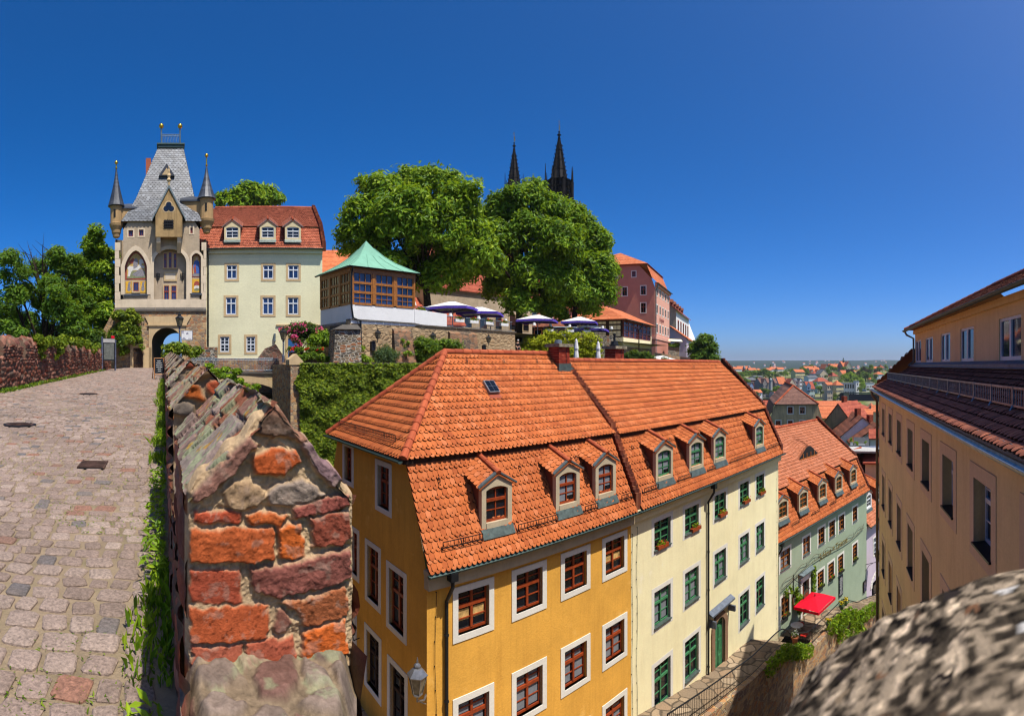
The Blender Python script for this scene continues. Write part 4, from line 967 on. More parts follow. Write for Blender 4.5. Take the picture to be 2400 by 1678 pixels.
fa = lambda a0, a1, sd_, na: face(a0, a1, C0-.01, lambda a:zr(a)-.1, SILL, -1, sd_, na, 30, 'wall_base', par, amp=.03)
face(-.6, 3.5, C0-.005, lambda a:zr(a)-.1, SILL, -1, 41, 150, 30, 'wall_base', par, amp=.022); fa(3.5, 10, 42, 170); fa(10, 35, 43, 260)
face(1.6, 35, C1, lambda a:a*0-9, SILL, 1, 44, 300, 60, 'wall_base', par, amp=.03); face(-.6, 1.6, .36, lambda a:a*0-9, lambda a:SILL(a)-.06, 1, 45, 40, 60, 'wall_base', par, amp=.02)
def topstones(a0, a1, seed, na, nc, parent, name='sill', narrow=False, cols=((176,132,116),(150,112,98),(160,140,124),(188,140,120),(132,112,100))):
 ag, kg_ = np.meshgrid(np.linspace(a0,a1,na), np.linspace(0,1,nc)); cmx = np.interp(ag,[0,1.15,1.4,1.72,2],[.42,.47,.53,C1+.03,C1+.03])if narrow else C1+.05; cg_ =(C0-.03)+(cmx-C0+.03)*kg_; e, col, i_ = stones(ag+.03*fbm(np.stack([ag,cg_,0*ag],-1),14,3,2), cg_+.03*fbm(np.stack([ag,cg_,0*ag+4],-1),14,3,3), .17 if narrow else .26, .13 if narrow else .22, seed, list(cols)); P = np.stack([ag,cg_,0*ag], -1); n1 = fbm(P, 14, 5, seed); n2 = fbm(P, 40, 3, seed)
 w = sstep(e, .03, .13); h = .022*w*(.6+.6*n1)+.018*(n1-.5)+.01*(n2-.5); c = col*(.6+.7*n1)[..., None]*(.8+.4*n2)[..., None]; mo = np.array(lin((168,146,118))[:3])*(.5+.7*n2)[..., None]
 c = c*w[..., None]+mo*(1-w)[..., None]; n4 = fbm(P, 90, 3, seed+2); c = c*(.7+.6*n4)[..., None]; l = np.clip((fbm(P,13,5,seed+5)-.62)*8, 0, .5)[..., None]; c = c*(1-l)+LICH*l
 edge_ = np.minimum(cg_-(C0-.03), cmx-cg_); z = SILL(ag)+h-.12*(1-sstep(edge_,0,.06))-.05*(cg_-C0)
 m_ = MB(); m_.grid(bu*ag[...,None]+bc*cg_[...,None]+np.array((0,0,1.))*z[...,None], flip=True); return m_.build(name, M['merlon'], parent, True, np.concatenate([c,np.ones(c.shape[:2]+(1,))],-1).reshape(-1,4))
topstones(-.4, 1.72, 51, 230, 90, par, narrow=True); topstones(2.95, 34, 52, 400, 14, par)
def merlon(a0, a1, seed, na=40):
 m_ = MB(); z0 = zr(a0); top = z0+1.475; sh = top-.29; zb_ = z0+.62
 cg, tg = np.meshgrid(np.linspace(C0,C1,36), np.linspace(0,1,50)); zt = top-.29*np.abs(cg-CR)/(C1-CR); z = zb_+(zt-zb_)*tg
 e, col, i_ = stones(cg, z, .23, .17, seed,[(196,104,50),(120,108,96),(170,92,66),(176,140,100),(186,92,60),(112,100,90)]); P = np.stack([cg,z,0*cg+seed], -1); n1 = fbm(P, 14, 5, seed)
 w = sstep(e, .04, .16); h = .05*w*(.4+n1)+.03*(n1-.5); mo = np.array(lin((176,150,116))[:3])*(.6+.6*n1)[..., None]; c = col*(.6+.8*n1)[..., None]*w[..., None]+mo*(1-w)[..., None]
 m_.grid(bu*(a0-h)[...,None]+bc*cg[...,None]+np.array((0,0,1.))*z[...,None])
 mm = m_.build('merlon', M['merlon'], par, True, np.concatenate([c,np.ones(c.shape[:2]+(1,))],-1).reshape(-1,4))
 slope_slabs(a0-.04, a1, C0-.05, CR+.01, sh-.03, top+.01, seed+1, 'coping', mm, na*2, 30, -1, .28)
 slope_slabs(a0-.04, a1, C1+.05, CR-.01, sh-.03, top+.01, seed+2, 'coping', mm, na, 16, 1, .28)
 face(a0, a1, C0, SILL, lambda a:sh+.03*(a-a0)+0*a, -1, seed+3, na, 24, 'side', mm); face(a0, a1, C1, SILL, lambda a:sh+.03*(a-a0), 1, seed+4, na, 16, 'side', mm)
for k in range(11):
 a = 4.4+2.7*k; merlon(a, a+1.35, 100+7*k, 44 if k<3 else 20)
 # the merlon right beside the camera, on the other side of the gap 
cgn, agn = np.meshgrid(np.linspace(-.02,.74,110), np.linspace(0,1,110))
out_c = np.array([.05,.12,.25,.38,.5,.58,.66]);
mb = MB(); V =[]; rows_ = 150; cols_ = 150
prof_a = lambda z: np.interp(z+.012,[-1.0,-.36,-.33,-.29,-.26,-.235,-.21,-.17],[.225,.22,.205,.17,.125,.075,.02,-.17])
zz = np.concatenate([np.linspace(-1.0,-.42,24),np.linspace(-.415,-.19,150)])
Cn, Zn = np.meshgrid(np.linspace(C0-.02,C1+.02,cols_), zz); An = prof_a(Zn); P = np.stack([Cn,Zn,An], -1); Sv = np.concatenate([[0],np.cumsum(np.hypot(np.diff(zz),np.diff(prof_a(zz))))])[:, None]+0*Cn; e, col, i_ = stones(Cn, Sv, .022, .019, 77,[(120,96,76),(40,34,32),(170,146,116),(210,190,160),(96,78,64),(26,22,22),(140,100,72),(60,52,48),(226,220,210)])
n1 = fbm(P, 22, 4, 71); h = .014*(fbm(P,9,4,72)-.5)+.010*(fbm(P,40,4,73)-.5); roundo = .05*sstep(np.abs(Cn-.35), .2, .29)
ga, gb, gc_ = fbm(P, 70, 3, 81), fbm(P, 34, 3, 82), fbm(P, 11, 3, 83); gr = vnoise(P, 120, 85); gm = vnoise(P, 55, 86); c = np.array(lin((232,206,172))[:3])*(.55+.6*gc_)[..., None]*np.where(gr>.62, .12, np.where(gr<.3,1.35,.7))[..., None]; c = c*np.where(gm>.66, .22, np.where(gm<.24,1.5,1.0))[..., None]; c = c*(1-.6*sstep(gb,.5,.62))[..., None]; wm =((e>.12)&((i_%7)==0)&(gb>.42))[..., None]; c = np.where(wm, col*1.1, c); top_ = .75*sstep(Zn+.03*(n1-.5), -.212, -.194)[..., None]; c = c*(1-top_)+np.array(lin((206,190,120))[:3])*top_*(.6+.7*n1)[..., None]
mb.grid(bu*(An+h-roundo)[...,None]+bc*Cn[...,None]+np.array((0,0,1.))*(Zn+h*.5-roundo*.5)[...,None])
col_near = np.concatenate([c,np.ones(c.shape[:2]+(1,))], -1).reshape(-1, 4)
nb = mb.build('merlon', M['merlon'], par, True, col_near)
mb = MB(); mb.prism([B(-.14,C0,-1),B(-.14,C1,-1),B(-.14,C1,-.2),B(-.14,CR,-.165),B(-.14,C0,-.2)], -bu*.9); mb.build('merlon_core', M['buffrubble'], nb)
# ---- road 
mb = MB(); n_ = 60; ag = np.linspace(-4, 60, n_); cL = np.interp(ag,[-4,10,42,47,60],[-9,-7.6,-5.2,-3.5,-3.5])
g = np.zeros((n_,12,3))
for j in range(12): c = cL+(.12-cL)*j/11; g[:, j] = bu*ag[:, None]+bc*c[:, None]; g[:, j, 2] = zr(ag)-.012
mb.grid(g, flip=True); tag(mb.build('bridge_road',None or M['soil'],smooth=True), kind='structure', label='sandy mossy bed of the cobbled bridge road', cat='road')
mb = MB(); V =[]; Fq =[]; T =[]; n = 0; a = .6
rg = np.random.default_rng(5); ang = np.linspace(0, 2*pi, 8, endpoint=False)
while a<47:
 dep = rg.uniform(.15, .21); c = .02 if a>1 else .02
 lim = -min(.40*a+.5, np.interp(a,[0,42,46],[8,4.75,3.4]))
 c-=rg.uniform(0, .1)
 while c>lim:
  wd = rg.uniform(.13, .25); ac, cc = a+dep/2+.05*sin(c*1.3+a*.4)+rg.uniform(-.01, .01), c-wd/2
  if rg.random()>.004:
   h = .009*rg.random()+.004*sin(ac*1.1+cc*2); hw, hd = wd/2-rg.uniform(.003, .011), dep/2-rg.uniform(.003, .011); rot = rg.uniform(-.2, .2)
   r8 =[]
   for q in ang+pi/8:
    sx, sy = np.sign(cos(q))*abs(cos(q))**.34, np.sign(sin(q))*abs(sin(q))**.34
    r8.append((sx*rg.uniform(.84,1.05),sy*rg.uniform(.84,1.05)))
   r8 = np.array(r8); x = r8[:, 0]*cos(rot)-r8[:, 1]*sin(rot); y = r8[:, 0]*sin(rot)+r8[:, 1]*cos(rot)
   for sc_, zz in((1.0,-.045),(.99,.0+h),(.88,.008+h),(.5,.011+h)):
    q = bu*(ac+y*hd*sc_)[:, None]+bc*(cc+x*hw*sc_)[:, None]; q[:, 2] = zr(ac+y*hd*sc_)+zz-.01; V.append(q)
   for k in range(3):
    for i in range(8): Fq.append((n+k*8+i,n+k*8+(i+1)%8,n+k*8+8+(i+1)%8,n+k*8+8+i))
   Fq.append(tuple(n+24+i for i in range(8))); n+=32
   t = rg.choice([rg.uniform(.25,.75),rg.uniform(.0,.18),rg.uniform(.85,1)], p=[.87,.08,.05]); T+=[t]*25
  c-=wd
 a+=dep
V = np.vstack(V); mb.add(V, Fq, 0, np.array(T))
M['cobble'] = tinted('pink_granite_setts',[(0,(128,124,124)),(.2,(156,142,132)),(.25,(170,146,130)),(.5,(186,160,144)),(.75,(204,180,162)),(.86,(176,130,108)),(1,(184,132,108))], .85, .3,(140,120,104), .75, .75, .004, edge=None)
tag(mb.build('cobblestones',M['cobble'],smooth=False), 'pinkish granite setts paving the bridge road', 'cobblestones', kind='stuff')
def disc(c, r, nm, lab, cat):
 t = thing(nm, lab, cat, c); mb = MB(); mb.lathe(c,[(r,-.03),(r,.022),(r-.03,.026),(r-.05,.014)], 28); mb.build('rim', M['iron'], t)
 mb = MB(); mb.lathe(c,[(r-.05,-.02),(r-.05,.016)], 28)
 for k in range(-4, 5):
  for j in range(-4, 5):
   if(k*k+j*j)<18: mb.box(c[0]+k*.06-.018, c[0]+k*.06+.018, c[1]+j*.06-.018, c[1]+j*.06+.018, c[2]+.014, c[2]+.022)
 mb.build('cover', M['rustiron'], t)
M['rustiron'] = simple('rusty_cast_iron',(84,62,52), .8, .4, .3, .25)
disc(B(11.2,-3.1,zr(11.2)), .36, 'manhole_cover', 'large round iron manhole cover in the cobbles nearest the left wall', 'manhole cover')
disc(B(19.3,-2.75,zr(19.3)), .34, 'manhole_cover', 'farther round iron manhole cover halfway to the gate', 'manhole cover')
c = B(7.5, -1.0, zr(7.5)); t = thing('drain_grate', 'square slotted iron drain grate sunk in the cobbles', 'drain', c)
mb = MB()
for k in range(9): q = c+bu*(k*.055-.22); mb.hexa([q-bc*.17+(0,0,-.02),q+bc*.17+(0,0,-.02),q+bc*.17+bu*.03+(0,0,-.02),q-bc*.17+bu*.03+(0,0,-.02),q-bc*.17+(0,0,.022),q+bc*.17+(0,0,.022),q+bc*.17+bu*.03+(0,0,.022),q-bc*.17+bu*.03+(0,0,.022)])
for e_ in(-.19, .17): q = c+bc*e_-bu*.26; mb.hexa([q,q+bc*.02,q+bc*.02+bu*.54,q+bu*.54,q+(0,0,.024),q+bc*.02+(0,0,.024),q+bc*.02+bu*.54+(0,0,.024),q+bu*.54+(0,0,.024)])
mb.build('bars', M['rustiron'], t)
mb = MB(); q = c+(0, 0, -.0); mb.poly([q+bc*.19+bu*.28+(0,0,.005),q-bc*.19+bu*.28+(0,0,.005),q-bc*.19-bu*.26+(0,0,.005),q+bc*.19-bu*.26+(0,0,.005)]); mb.build('shaft', M['dark_fill'], t)  # flat black sheet drawn for the darkness down the shaft
# ---- left parapet 
def cl(a): return-(7.655-.075*a)
lw = thing('parapet_wall', 'tall shaded red rubble parapet with rounded merlons on the far side of the bridge', 'wall', B(28,cl(28)-.3,zr(28)))
def lface(a0, a1, zb, zt, off, seed, na, nz_, name, parent, thick=.55, rnd=.3):
 """rounded rubble block: road face, curved top and back as one displaced sheet"""
 s_ = np.linspace(0, 1, nz_); ag = np.linspace(a0, a1, na); A_, S_ = np.meshgrid(ag, s_)
 zb_, zt_ = zb(A_), zt(A_); hgt = zt_-zb_; prof_c = np.interp(S_,[0,.6,.72,.8,.88,1],[0,0,-rnd*.35,-thick/2,-thick+rnd*.35,-thick]); prof_z = np.interp(S_,[0,.6,.72,.8,.88,1],[0,1-rnd/np.mean(hgt),1-rnd*.25/np.mean(hgt),1,1-rnd*.3/np.mean(hgt),.2])
 Z = zb_+hgt*prof_z; U_ = S_*(np.mean(hgt)*1.7)
 e, col, i_ = stones(A_, U_, .34, .2, seed, REDS); P = np.stack([A_,U_,0*A_+seed], -1); n1 = fbm(P, 5, 4, seed); w = sstep(e, .04, .18)
 ends = np.minimum(A_-a0, a1-A_); rd = .10*(1-sstep(ends,0,.25)); h = .09*w*(.4+n1)+.05*(n1-.5)
 c3 = col*(.7+.6*n1)[..., None]*w[..., None]+np.array(lin((140,116,96))[:3])*((.6+.6*n1)*(1-w))[..., None]
 side = np.interp(S_,[0,.62,.8,.95,1],[1,.9,0,-1,-1]); CC = np.stack([cl(q)for q in ag])[None, : ]+prof_c+side*h; Z = Z+np.interp(S_,[0,.6,.8,1],[0,.2,1,0])*h-rd*sstep(S_, .5, .7)
 m_ = MB(); m_.grid(bu*A_[...,None]+bc*CC[...,None]+np.array((0,0,1.))*Z[...,None], flip=False)
 cv = np.concatenate([c3,np.ones(c3.shape[:2]+(1,))], -1)
 for k in(0, -1): m_.poly([bu*A_[j,k]+bc*CC[j,k]+np.array((0,0,Z[j,k]))for j in range(nz_)])
 return m_.build(name, M['stonecol'], parent, True, np.concatenate([cv.reshape(-1,4),cv[:,0],cv[:,-1]]))
lface(14, 43.5, lambda a:zr(a)-.15, lambda a:np.interp(a,[14,30,43.5],[.25,.32,.55]), 0, 201, 420, 40, 'wall_base', lw, .62, .1)
a = 14.6; k = 0
while a<42:
 lface(a, a+2.15, lambda q:0*q+.12, lambda q, k=k:0*q+1.22+.08*sin(k*2.1)-.004*max(0,a-30), 0, 210+k, 60, 34, 'merlon', lw, .6, .38); a+=2.62; k+=1
 # ================================================================ GATE TOWER 
FT = Fr(B(46.5,0)[:2], BA+pi/2)
def T(x, y, o=0.0): return FT.px(200+x*.3738, 280+y*.3738, o)
gt = thing('gate_tower', 'sandstone gate tower with steep slate roof, two pointed corner turrets and arched passage', 'gate tower', FT.P(-.2,0,-.3))
wl, tl = MB(), MB()
def niche(F, mbw, mbt, s0, s1, z0, zs, za, dep, pointed, par, mback, band=.34, base=True):
 """arched recess: spandrels flush with the wall, reveal, back plane and a proud stone band"""
 m_ =(s0+s1)/2; h =(s1-s0)/2; n = 12; pts =[]; out =[]
 for k in range(n+1):
  w = pi-pi*k/n
  if pointed:
   x = m_+h*cos(w); q = abs(cos(w)); z = zs+(za-zs)*(1-q**1.7)**.75
   xo = m_+(h+band)*cos(w); zo = zs+(za-zs+band*1.25)*(1-q**1.7)**.75
  else:
   x, z = m_+h*cos(w), zs+(za-zs)*sin(w); xo, zo = m_+(h+band)*cos(w), zs+(za-zs+band)*sin(w)
  pts.append((x,z)); out.append((xo,zo))
 for k in range(n):
  (xa, z1), (xb, z2) = pts[k], pts[k+1]
  if abs(za-z1)+abs(za-z2)>1e-4: mbw.poly(F.loop([(xa,z1),(xb,z2),(xb,za),(xa,za)],0), 0, .5)
  mbw.poly([F.P(xa,0,z1),F.P(xa,-dep,z1),F.P(xb,-dep,z2),F.P(xb,0,z2)], 0, .5)
  mbt.prism(F.loop([pts[k],pts[k+1],out[k+1],out[k]],.04), -F.n*.06)
 for x in(s0, s1): mbw.poly([F.P(x,0,z0),F.P(x,0,zs),F.P(x,-dep,zs),F.P(x,-dep,z0)], 0, .5)
 mbw.poly([F.P(s0,0,z0),F.P(s1,0,z0),F.P(s1,-dep,z0),F.P(s0,-dep,z0)], 0, .5)
 mbt.prism(F.loop([(s0-band,z0),(s0,z0),(s0,zs),(s0-band,zs)],.04), -F.n*.06); mbt.prism(F.loop([(s1,z0),(s1+band,z0),(s1+band,zs),(s1,zs)],.04), -F.n*.06)
 return(s0, s1, z0, za)
def ex(x0, x1, y0, y1, o=0.0):
 a, z1 = T(x0, y0, o); b, z0 = T(x1, y1, o); return a, b, z0, z1
holes =[]
N1 = ex(247, 386, 822, 1098); N2 = ex(430, 633, 812, 1168); N3 = ex(668, 725, 838, 1092)
spr1, spr2, spr3 = T(0, 930)[1], T(0, 905)[1], T(0, 868)[1]
nh =[]; nh.append(niche(FT,wl,tl,N1[0],N1[1],N1[2],spr1,N1[3],.42,True,gt,None)); nh.append(niche(FT,wl,tl,N2[0],N2[1],N2[2],spr2,N2[3],.55,False,gt,None,.3)); nh.append(niche(FT,wl,tl,N3[0],N3[1],N3[2],spr3,N3[3],.42,True,gt,None,.2))
for x0, x1, y0, y1 in((262,308,686,742),(328,374,682,738),(650,682,668,722)):
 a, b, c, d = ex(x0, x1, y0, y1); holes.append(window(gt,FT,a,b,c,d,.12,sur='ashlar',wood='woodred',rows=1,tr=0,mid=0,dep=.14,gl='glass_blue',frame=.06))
shape =[T(187,1185), T(757,1185), T(757,760), T(716,690), T(716,636), T(238,636), T(238,690), T(187,772)]
wall(wl, FT, shape, holes, .14, 0, 0, 0, 2, nh)
sL, sR, zl, zt = T(187, 0)[0], T(757, 0)[0], T(0, 1185)[1], T(0, 636)[1]
for s_, sg in((sL,-1),(sR,1)): wl.poly([FT.P(s_,0,zl),FT.P(s_,-7.6,zl),FT.P(s_,-7.6,zt),FT.P(s_,0,zt-1.7)], 0, .5)
for hN, dep in((N1,.42),(N2,.55),(N3,.42)): FT.quad(wl, hN[0], hN[1], hN[2], hN[3], -dep, 1, .5)
wl.poly([FT.P(sL,-7.6,zl),FT.P(sR,-7.6,zl),FT.P(sR,-7.6,zt),FT.P(sL,-7.6,zt)], 0, .5)
wl.build('wall',[M['towerplaster'],M['towerplaster'],M['dark_fill']], gt)
for k in range(9):  # corner quoins
 z = zl+k*.72
 for s_, sg in((sL,1),(sR,-1)):
  w_ =(.46 if k%2 else .34)if sg>0 else(.4 if k%2 else .22)
  if z+.7<T(0, 772)[1]: FT.box(tl, min(s_,s_+sg*w_)-(.02 if sg>0 else-.0), max(s_,s_+sg*w_)+(.02 if sg<0 else 0), -.3, .045, z, z+.70)
FT.box(tl, N1[1]+.34, N2[0]-.3, -.02, .03, zl, spr2)if N2[0]-N1[1]>.7 else None
FT.box(tl, sL-.02, sR+.02, -.02, .035, zl, zl+.75)
tl.build('stone_trim', M['ashlar'], gt)
mb = MB()
for k in range(9):
 a, b = sL+(sR-sL)*k/9, sL+(sR-sL)*(k+1)/9-.02
 mb.prism([FT.P(a,.02,zl+.05),FT.P(b,.02,zl+.05),FT.P(b,.34,zl-.18),FT.P(a,.34,zl-.18)],(0,0,-.16))
mb.build('ledge', M['greystone2'], gt)
def opening(x0, x1, y0, y1, o, **k):
 a, b, c, d = ex(x0, x1, y0, y1, o); return window(gt, FT, a, b, c, d, **k)
a, b, c, d = ex(486, 578, 826, 938, -.55)  # three light window in the middle recess
w3 =(b-a)/3
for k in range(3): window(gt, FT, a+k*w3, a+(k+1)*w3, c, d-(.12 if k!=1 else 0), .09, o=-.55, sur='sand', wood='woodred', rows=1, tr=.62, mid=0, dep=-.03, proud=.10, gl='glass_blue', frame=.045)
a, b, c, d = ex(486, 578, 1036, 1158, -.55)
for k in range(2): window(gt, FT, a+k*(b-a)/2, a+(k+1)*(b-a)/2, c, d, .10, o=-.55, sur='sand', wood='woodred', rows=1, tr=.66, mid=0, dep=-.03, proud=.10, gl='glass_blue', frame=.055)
mb = MB(); a, b, c, d = ex(492, 574, 955, 1014, -.55); FT.box(mb, a, b, -.58, -.47, c, d); pq = mb.build('plaque', M['sand'], gt)
mb = MB(); FT.box(mb, a+.14, b-.14, -.50, -.466, c+.14, d-.14); mb.build('panel', M['ashlar'], pq)
for x in(455, 608):
 mb = MB(); s_, z_ = T(x, 990, -.55)
 mb.tube([FT.P(s_,-.5,z_-.4),FT.P(s_,-.5,z_+.4)], .04, 5)
 for sg in(-1, 1):
  for zz in(.12, -.1): mb.tube([FT.P(s_,-.5,z_+zz-.1),FT.P(s_+sg*.14,-.5,z_+zz+.02),FT.P(s_+sg*.16,-.5,z_+zz+.18),FT.P(s_+sg*.07,-.5,z_+zz+.2)], .03, 5)
 mb.build('wall_anchor', M['iron'], gt)
 # mosaics 
MOS ={}
def mosaicmat(nm, c1, c2, sc=26):
 m, nt, b = newmat(nm, .5, .4); v = N(nt, 'TexVoronoi', Scale=sc); nt.links.new(pos(nt), v.inputs['Vector']); s_ = N(nt, 'SeparateColor'); nt.links.new(v.outputs['Color'], s_.inputs[0])
 nt.links.new(ramp(nt,s_.outputs[0],[(0,c1),(1,c2)]), b.inputs['Base Color']); return m
for nm, c1, c2 in(('gold',(186,146,70),(214,182,108)),('white',(206,200,188),(232,226,214)),('grey',(112,108,112),(158,150,150)),('blue',(40,76,150),(72,112,186)),('redb',(140,52,36),(176,84,60)),('yellow',(206,150,20),(236,188,60)),('green',(110,116,76),(150,150,110)),('skin',(206,164,130),(226,186,150))): MOS[nm] = mosaicmat(nm+'_mosaic', c1, c2)
def mpoly(F, par, pts, o, m, nm='figure'):
 mb = MB(); mb.prism([F.P(*(lambda q:(q[0],o,q[1]))(T(x,y,o)))for x,y in pts], -F.n*.006); return mb.build(nm, MOS[m], par)
def arcpts(hN, spr, dep, ins, pointed=True):
 m_, h =(hN[0]+hN[1])/2, (hN[1]-hN[0])/2-ins; r =[]
 for k in range(13):
  w = -pi*k/12; q = abs(cos(w)); r.append((m_+h*cos(w),spr+(hN[3]-ins-spr)*(1-q**1.7)**.75))
 return r
zz1, zz2 = T(0, 1006)[1], T(0, 1088)[1]
for ins, o_, mm, nm in((.02,-.40,'redb','mosaic'),(.16,-.39,'gold','mosaic')):
 mb = MB(); mb.prism([FT.P(x,o_,z)for x,z in[(N1[0]+ins,zz1+ins),(N1[1]-ins,zz1+ins)]+arcpts(N1,spr1,.4,ins)], -FT.n*.01); mos = mb.build(nm, MOS[mm], gt)
mpoly(FT, mos,[(262,985),(290,948),(330,950),(376,962),(378,992),(262,998)], -.384, 'green'); mpoly(FT, mos,[(292,972),(330,945),(352,935),(372,955),(368,985),(320,985)], -.379, 'grey')
mpoly(FT, mos,[(266,985),(270,945),(262,930),(275,918),(310,922),(332,918),(340,895),(336,885),(350,872),(362,882),(366,902),(354,900),(352,915),(372,920),(368,932),(345,930),(330,945),(300,944),(288,955),(278,985)], -.374, 'white'); mpoly(FT, mos,[(302,938),(300,900),(308,875),(318,868),(328,878),(330,900),(326,925)], -.369, 'grey'); mpoly(FT, mos,[(280,885),(300,868),(308,878),(302,900),(285,905),(272,895)], -.371, 'redb')
a, b, c, d = N1[0]+.05, N1[1]-.05, zz2, zz1-.12
for p, q in((a,a+.62),(b-.62,b)):
 mb = MB(); FT.box(mb, p, q, -.41, -.39, c, d); pn = mb.build('mosaic', MOS['yellow'], gt); mb = MB(); m_ =(p+q)/2; mb.prism(FT.loop([(m_-.16,c+.25),(m_,c+.12),(m_+.16,c+.3),(m_+.1,c+.7),(m_+.16,c+1.0),(m_-.05,c+.95),(m_-.12,c+.6)],-.385), -FT.n*.004); mb.build('emblem', MOS['grey'], pn)
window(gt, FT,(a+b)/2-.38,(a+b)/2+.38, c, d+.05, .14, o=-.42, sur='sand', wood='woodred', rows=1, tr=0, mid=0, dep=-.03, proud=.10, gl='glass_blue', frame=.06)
for ins, o_, mm in((.02,-.40,'redb'),(.10,-.39,'gold')):
 mb = MB(); mb.prism([FT.P(x,o_,z)for x,z in[(N3[0]+ins,T(0,990)[1]+ins),(N3[1]-ins,T(0,990)[1]+ins)]+arcpts(N3,spr3,.4,ins)], -FT.n*.01); mos = mb.build('mosaic', MOS[mm], gt)
mpoly(FT, mos,[(682,966),(676,920),(684,888),(700,880),(714,892),(718,966)], -.384, 'blue'); mpoly(FT, mos,[(683,962),(680,935),(690,905),(696,962)], -.379, 'redb'); mpoly(FT, mos,[(690,880),(693,864),(702,862),(707,874),(702,884)], -.379, 'skin'); mpoly(FT, mos,[(672,984),(672,967),(721,967),(721,984)], -.384, 'grey')
mb = MB(); a, b = N3[0]+.05, N3[1]-.05; FT.box(mb, a, b, -.41, -.39, T(0,1084)[1], T(0,1000)[1]); pn = mb.build('mosaic', MOS['yellow'], gt)
for ya, yb, mm in((1012,1040,'redb'),(1038,1060,'white'),(1056,1072,'green')): mpoly(FT, pn,[(680,yb),(684,ya+8),(697,ya),(712,ya+6),(716,yb-4),(700,yb+4)], -.384, mm, 'emblem')
for hN in(N1, N3): mb = MB(); FT.box(mb, hN[0]-.08, hN[1]+.08, -.4, .12, hN[2]-.12, hN[2]+.02); mb.build('sill', M['slate_dark'], gt)
# oriel 
oo = .95
a, b, c, d = ex(440, 608, 596, 736, oo); gab_z = T(0, 430, oo)[1]; m_ =(a+b)/2
mb = MB(); FT.box(mb, a, b, -1.2, oo, c, d); mb.prism([FT.P(a,oo,d),FT.P(b,oo,d),FT.P(m_,oo,gab_z)], -FT.n*3.6); ori = mb.build('oriel', M['orielstone'], gt)
for s_ in(a+.25, b-.25):
 mb = MB(); mb.prism([FT.P(s_-.18,oo-.05,c),FT.P(s_-.18,oo-.2,c-.45),FT.P(s_-.18,.3,c-.9),FT.P(s_-.18,0,c-1.2),FT.P(s_-.18,0,c)], FT.u*.36); mb.build('bracket', M['ashlar'], ori)
mb = MB(); wa, wb, wc, wd = ex(493, 552, 630, 682, oo); FT.box(mb, wa, wb, oo-.02, oo+.02, wc, wd); gr = mb.build('window', M['dark_fill'], ori)
mb = MB()
for k in range(4): s_ = wa+(wb-wa)*(k+.5)/4; FT.box(mb, s_-.02, s_+.02, oo+.03, oo+.08, wc-.05, wd+.05)
for k in range(3): z_ = wc+(wd-wc)*(k+.5)/3; FT.box(mb, wa-.05, wb+.05, oo+.05, oo+.10, z_-.02, z_+.02)
mb.build('grille', M['iron'], gr)
mb = MB(); ts, tz = T(523, 550, oo)
for dx, dz in((0,.22),(-.22,-.12),(.22,-.12)): mb.prism([FT.P(ts+dx+.24*cos(w),oo+.03,tz+dz+.24*sin(w))for w in np.linspace(0,2*pi,12,endpoint=False)], -FT.n*.05)
tf = mb.build('window', M['glass'], ori)
mb = MB()
for r0, dx, dz in((.34,0,.22),(.34,-.22,-.12),(.34,.22,-.12)): mb.prism([FT.P(ts+dx+r0*cos(w),oo+.012,tz+dz+r0*sin(w))for w in np.linspace(0,2*pi,14,endpoint=False)], -FT.n*.02)
mb.build('trefoil_frame', M['sand'], tf)
mb = MB()
for sg, e in((-1,a),(1,b)):
 p, q = FT.P(e+sg*.28, oo+.1, d-.32), FT.P(m_, oo+.1, gab_z+.14)
 mb.prism([p,q,q-(0,0,.3),p-(0,0,.18)], -FT.n*3.4)
mb.build('oriel_roof', M['zinc'], ori)
mb = MB(); mb.lathe(FT.P(m_,oo,gab_z),[(.1,0),(.12,.4),(.2,.5),(.1,.7),(.16,.9),(.08,1.1),(.10,1.3),(.03,1.5),(.05,1.6),(.01,1.75)], 8); mb.build('finial', M['sand'], ori)
# main roof 
sc_, dc =(T(238,0)[0]+T(716,0)[0])/2, -3.75
secs =[(T(0,645,.2)[1],3.5,3.95,0),(T(0,575,-.6)[1],3.0,3.15,.17),(T(0,505,-1.2)[1],2.62,2.55,.35),(T(0,190,-3.2)[1],1.16,.55,.86)]
mb = MB()
for(za, ha, da, xa), (zb_, hb, db, xb)in zip(secs[:-1], secs[1:]):
 for(p0, p1, q0, q1)in(((-ha,da),(ha,da),(-hb,db),(hb,db)),((-ha,-da),(-ha,da),(-hb,-db),(-hb,db)),((ha,da),(ha,-da),(hb,db),(hb,-db)),((ha,-da),(-ha,-da),(hb,-db),(-hb,-db))):
  A = FT.P(sc_+xa+p0[0], dc+p0[1], za); Bp = FT.P(sc_+xa+p1[0], dc+p1[1], za); U = Bp-A; lu = np.linalg.norm(U); U = U/lu
  mid =(FT.P(sc_+xb+q0[0],dc+q0[1],zb_)+FT.P(sc_+xb+q1[0],dc+q1[1],zb_))/2; W = mid-(A+Bp)/2; L = np.linalg.norm(W); W = W/L; Wp = W-U*np.dot(W, U); e_ = np.dot(FT.P(sc_+xb+q0[0],dc+q0[1],zb_)-A, U); L = L*np.linalg.norm(Wp); W = Wp/np.linalg.norm(Wp); wq = np.linalg.norm(FT.P(sc_+q1[0],dc+q1[1],0)-FT.P(sc_+q0[0],dc+q0[1],0))
  tiles(mb, A, U, W,[(0,0),(lu,0),(e_+wq,L),(e_,L)], .32, .24, .03, 2, bow=.35)
mb.build('roof', M['slate'], gt)
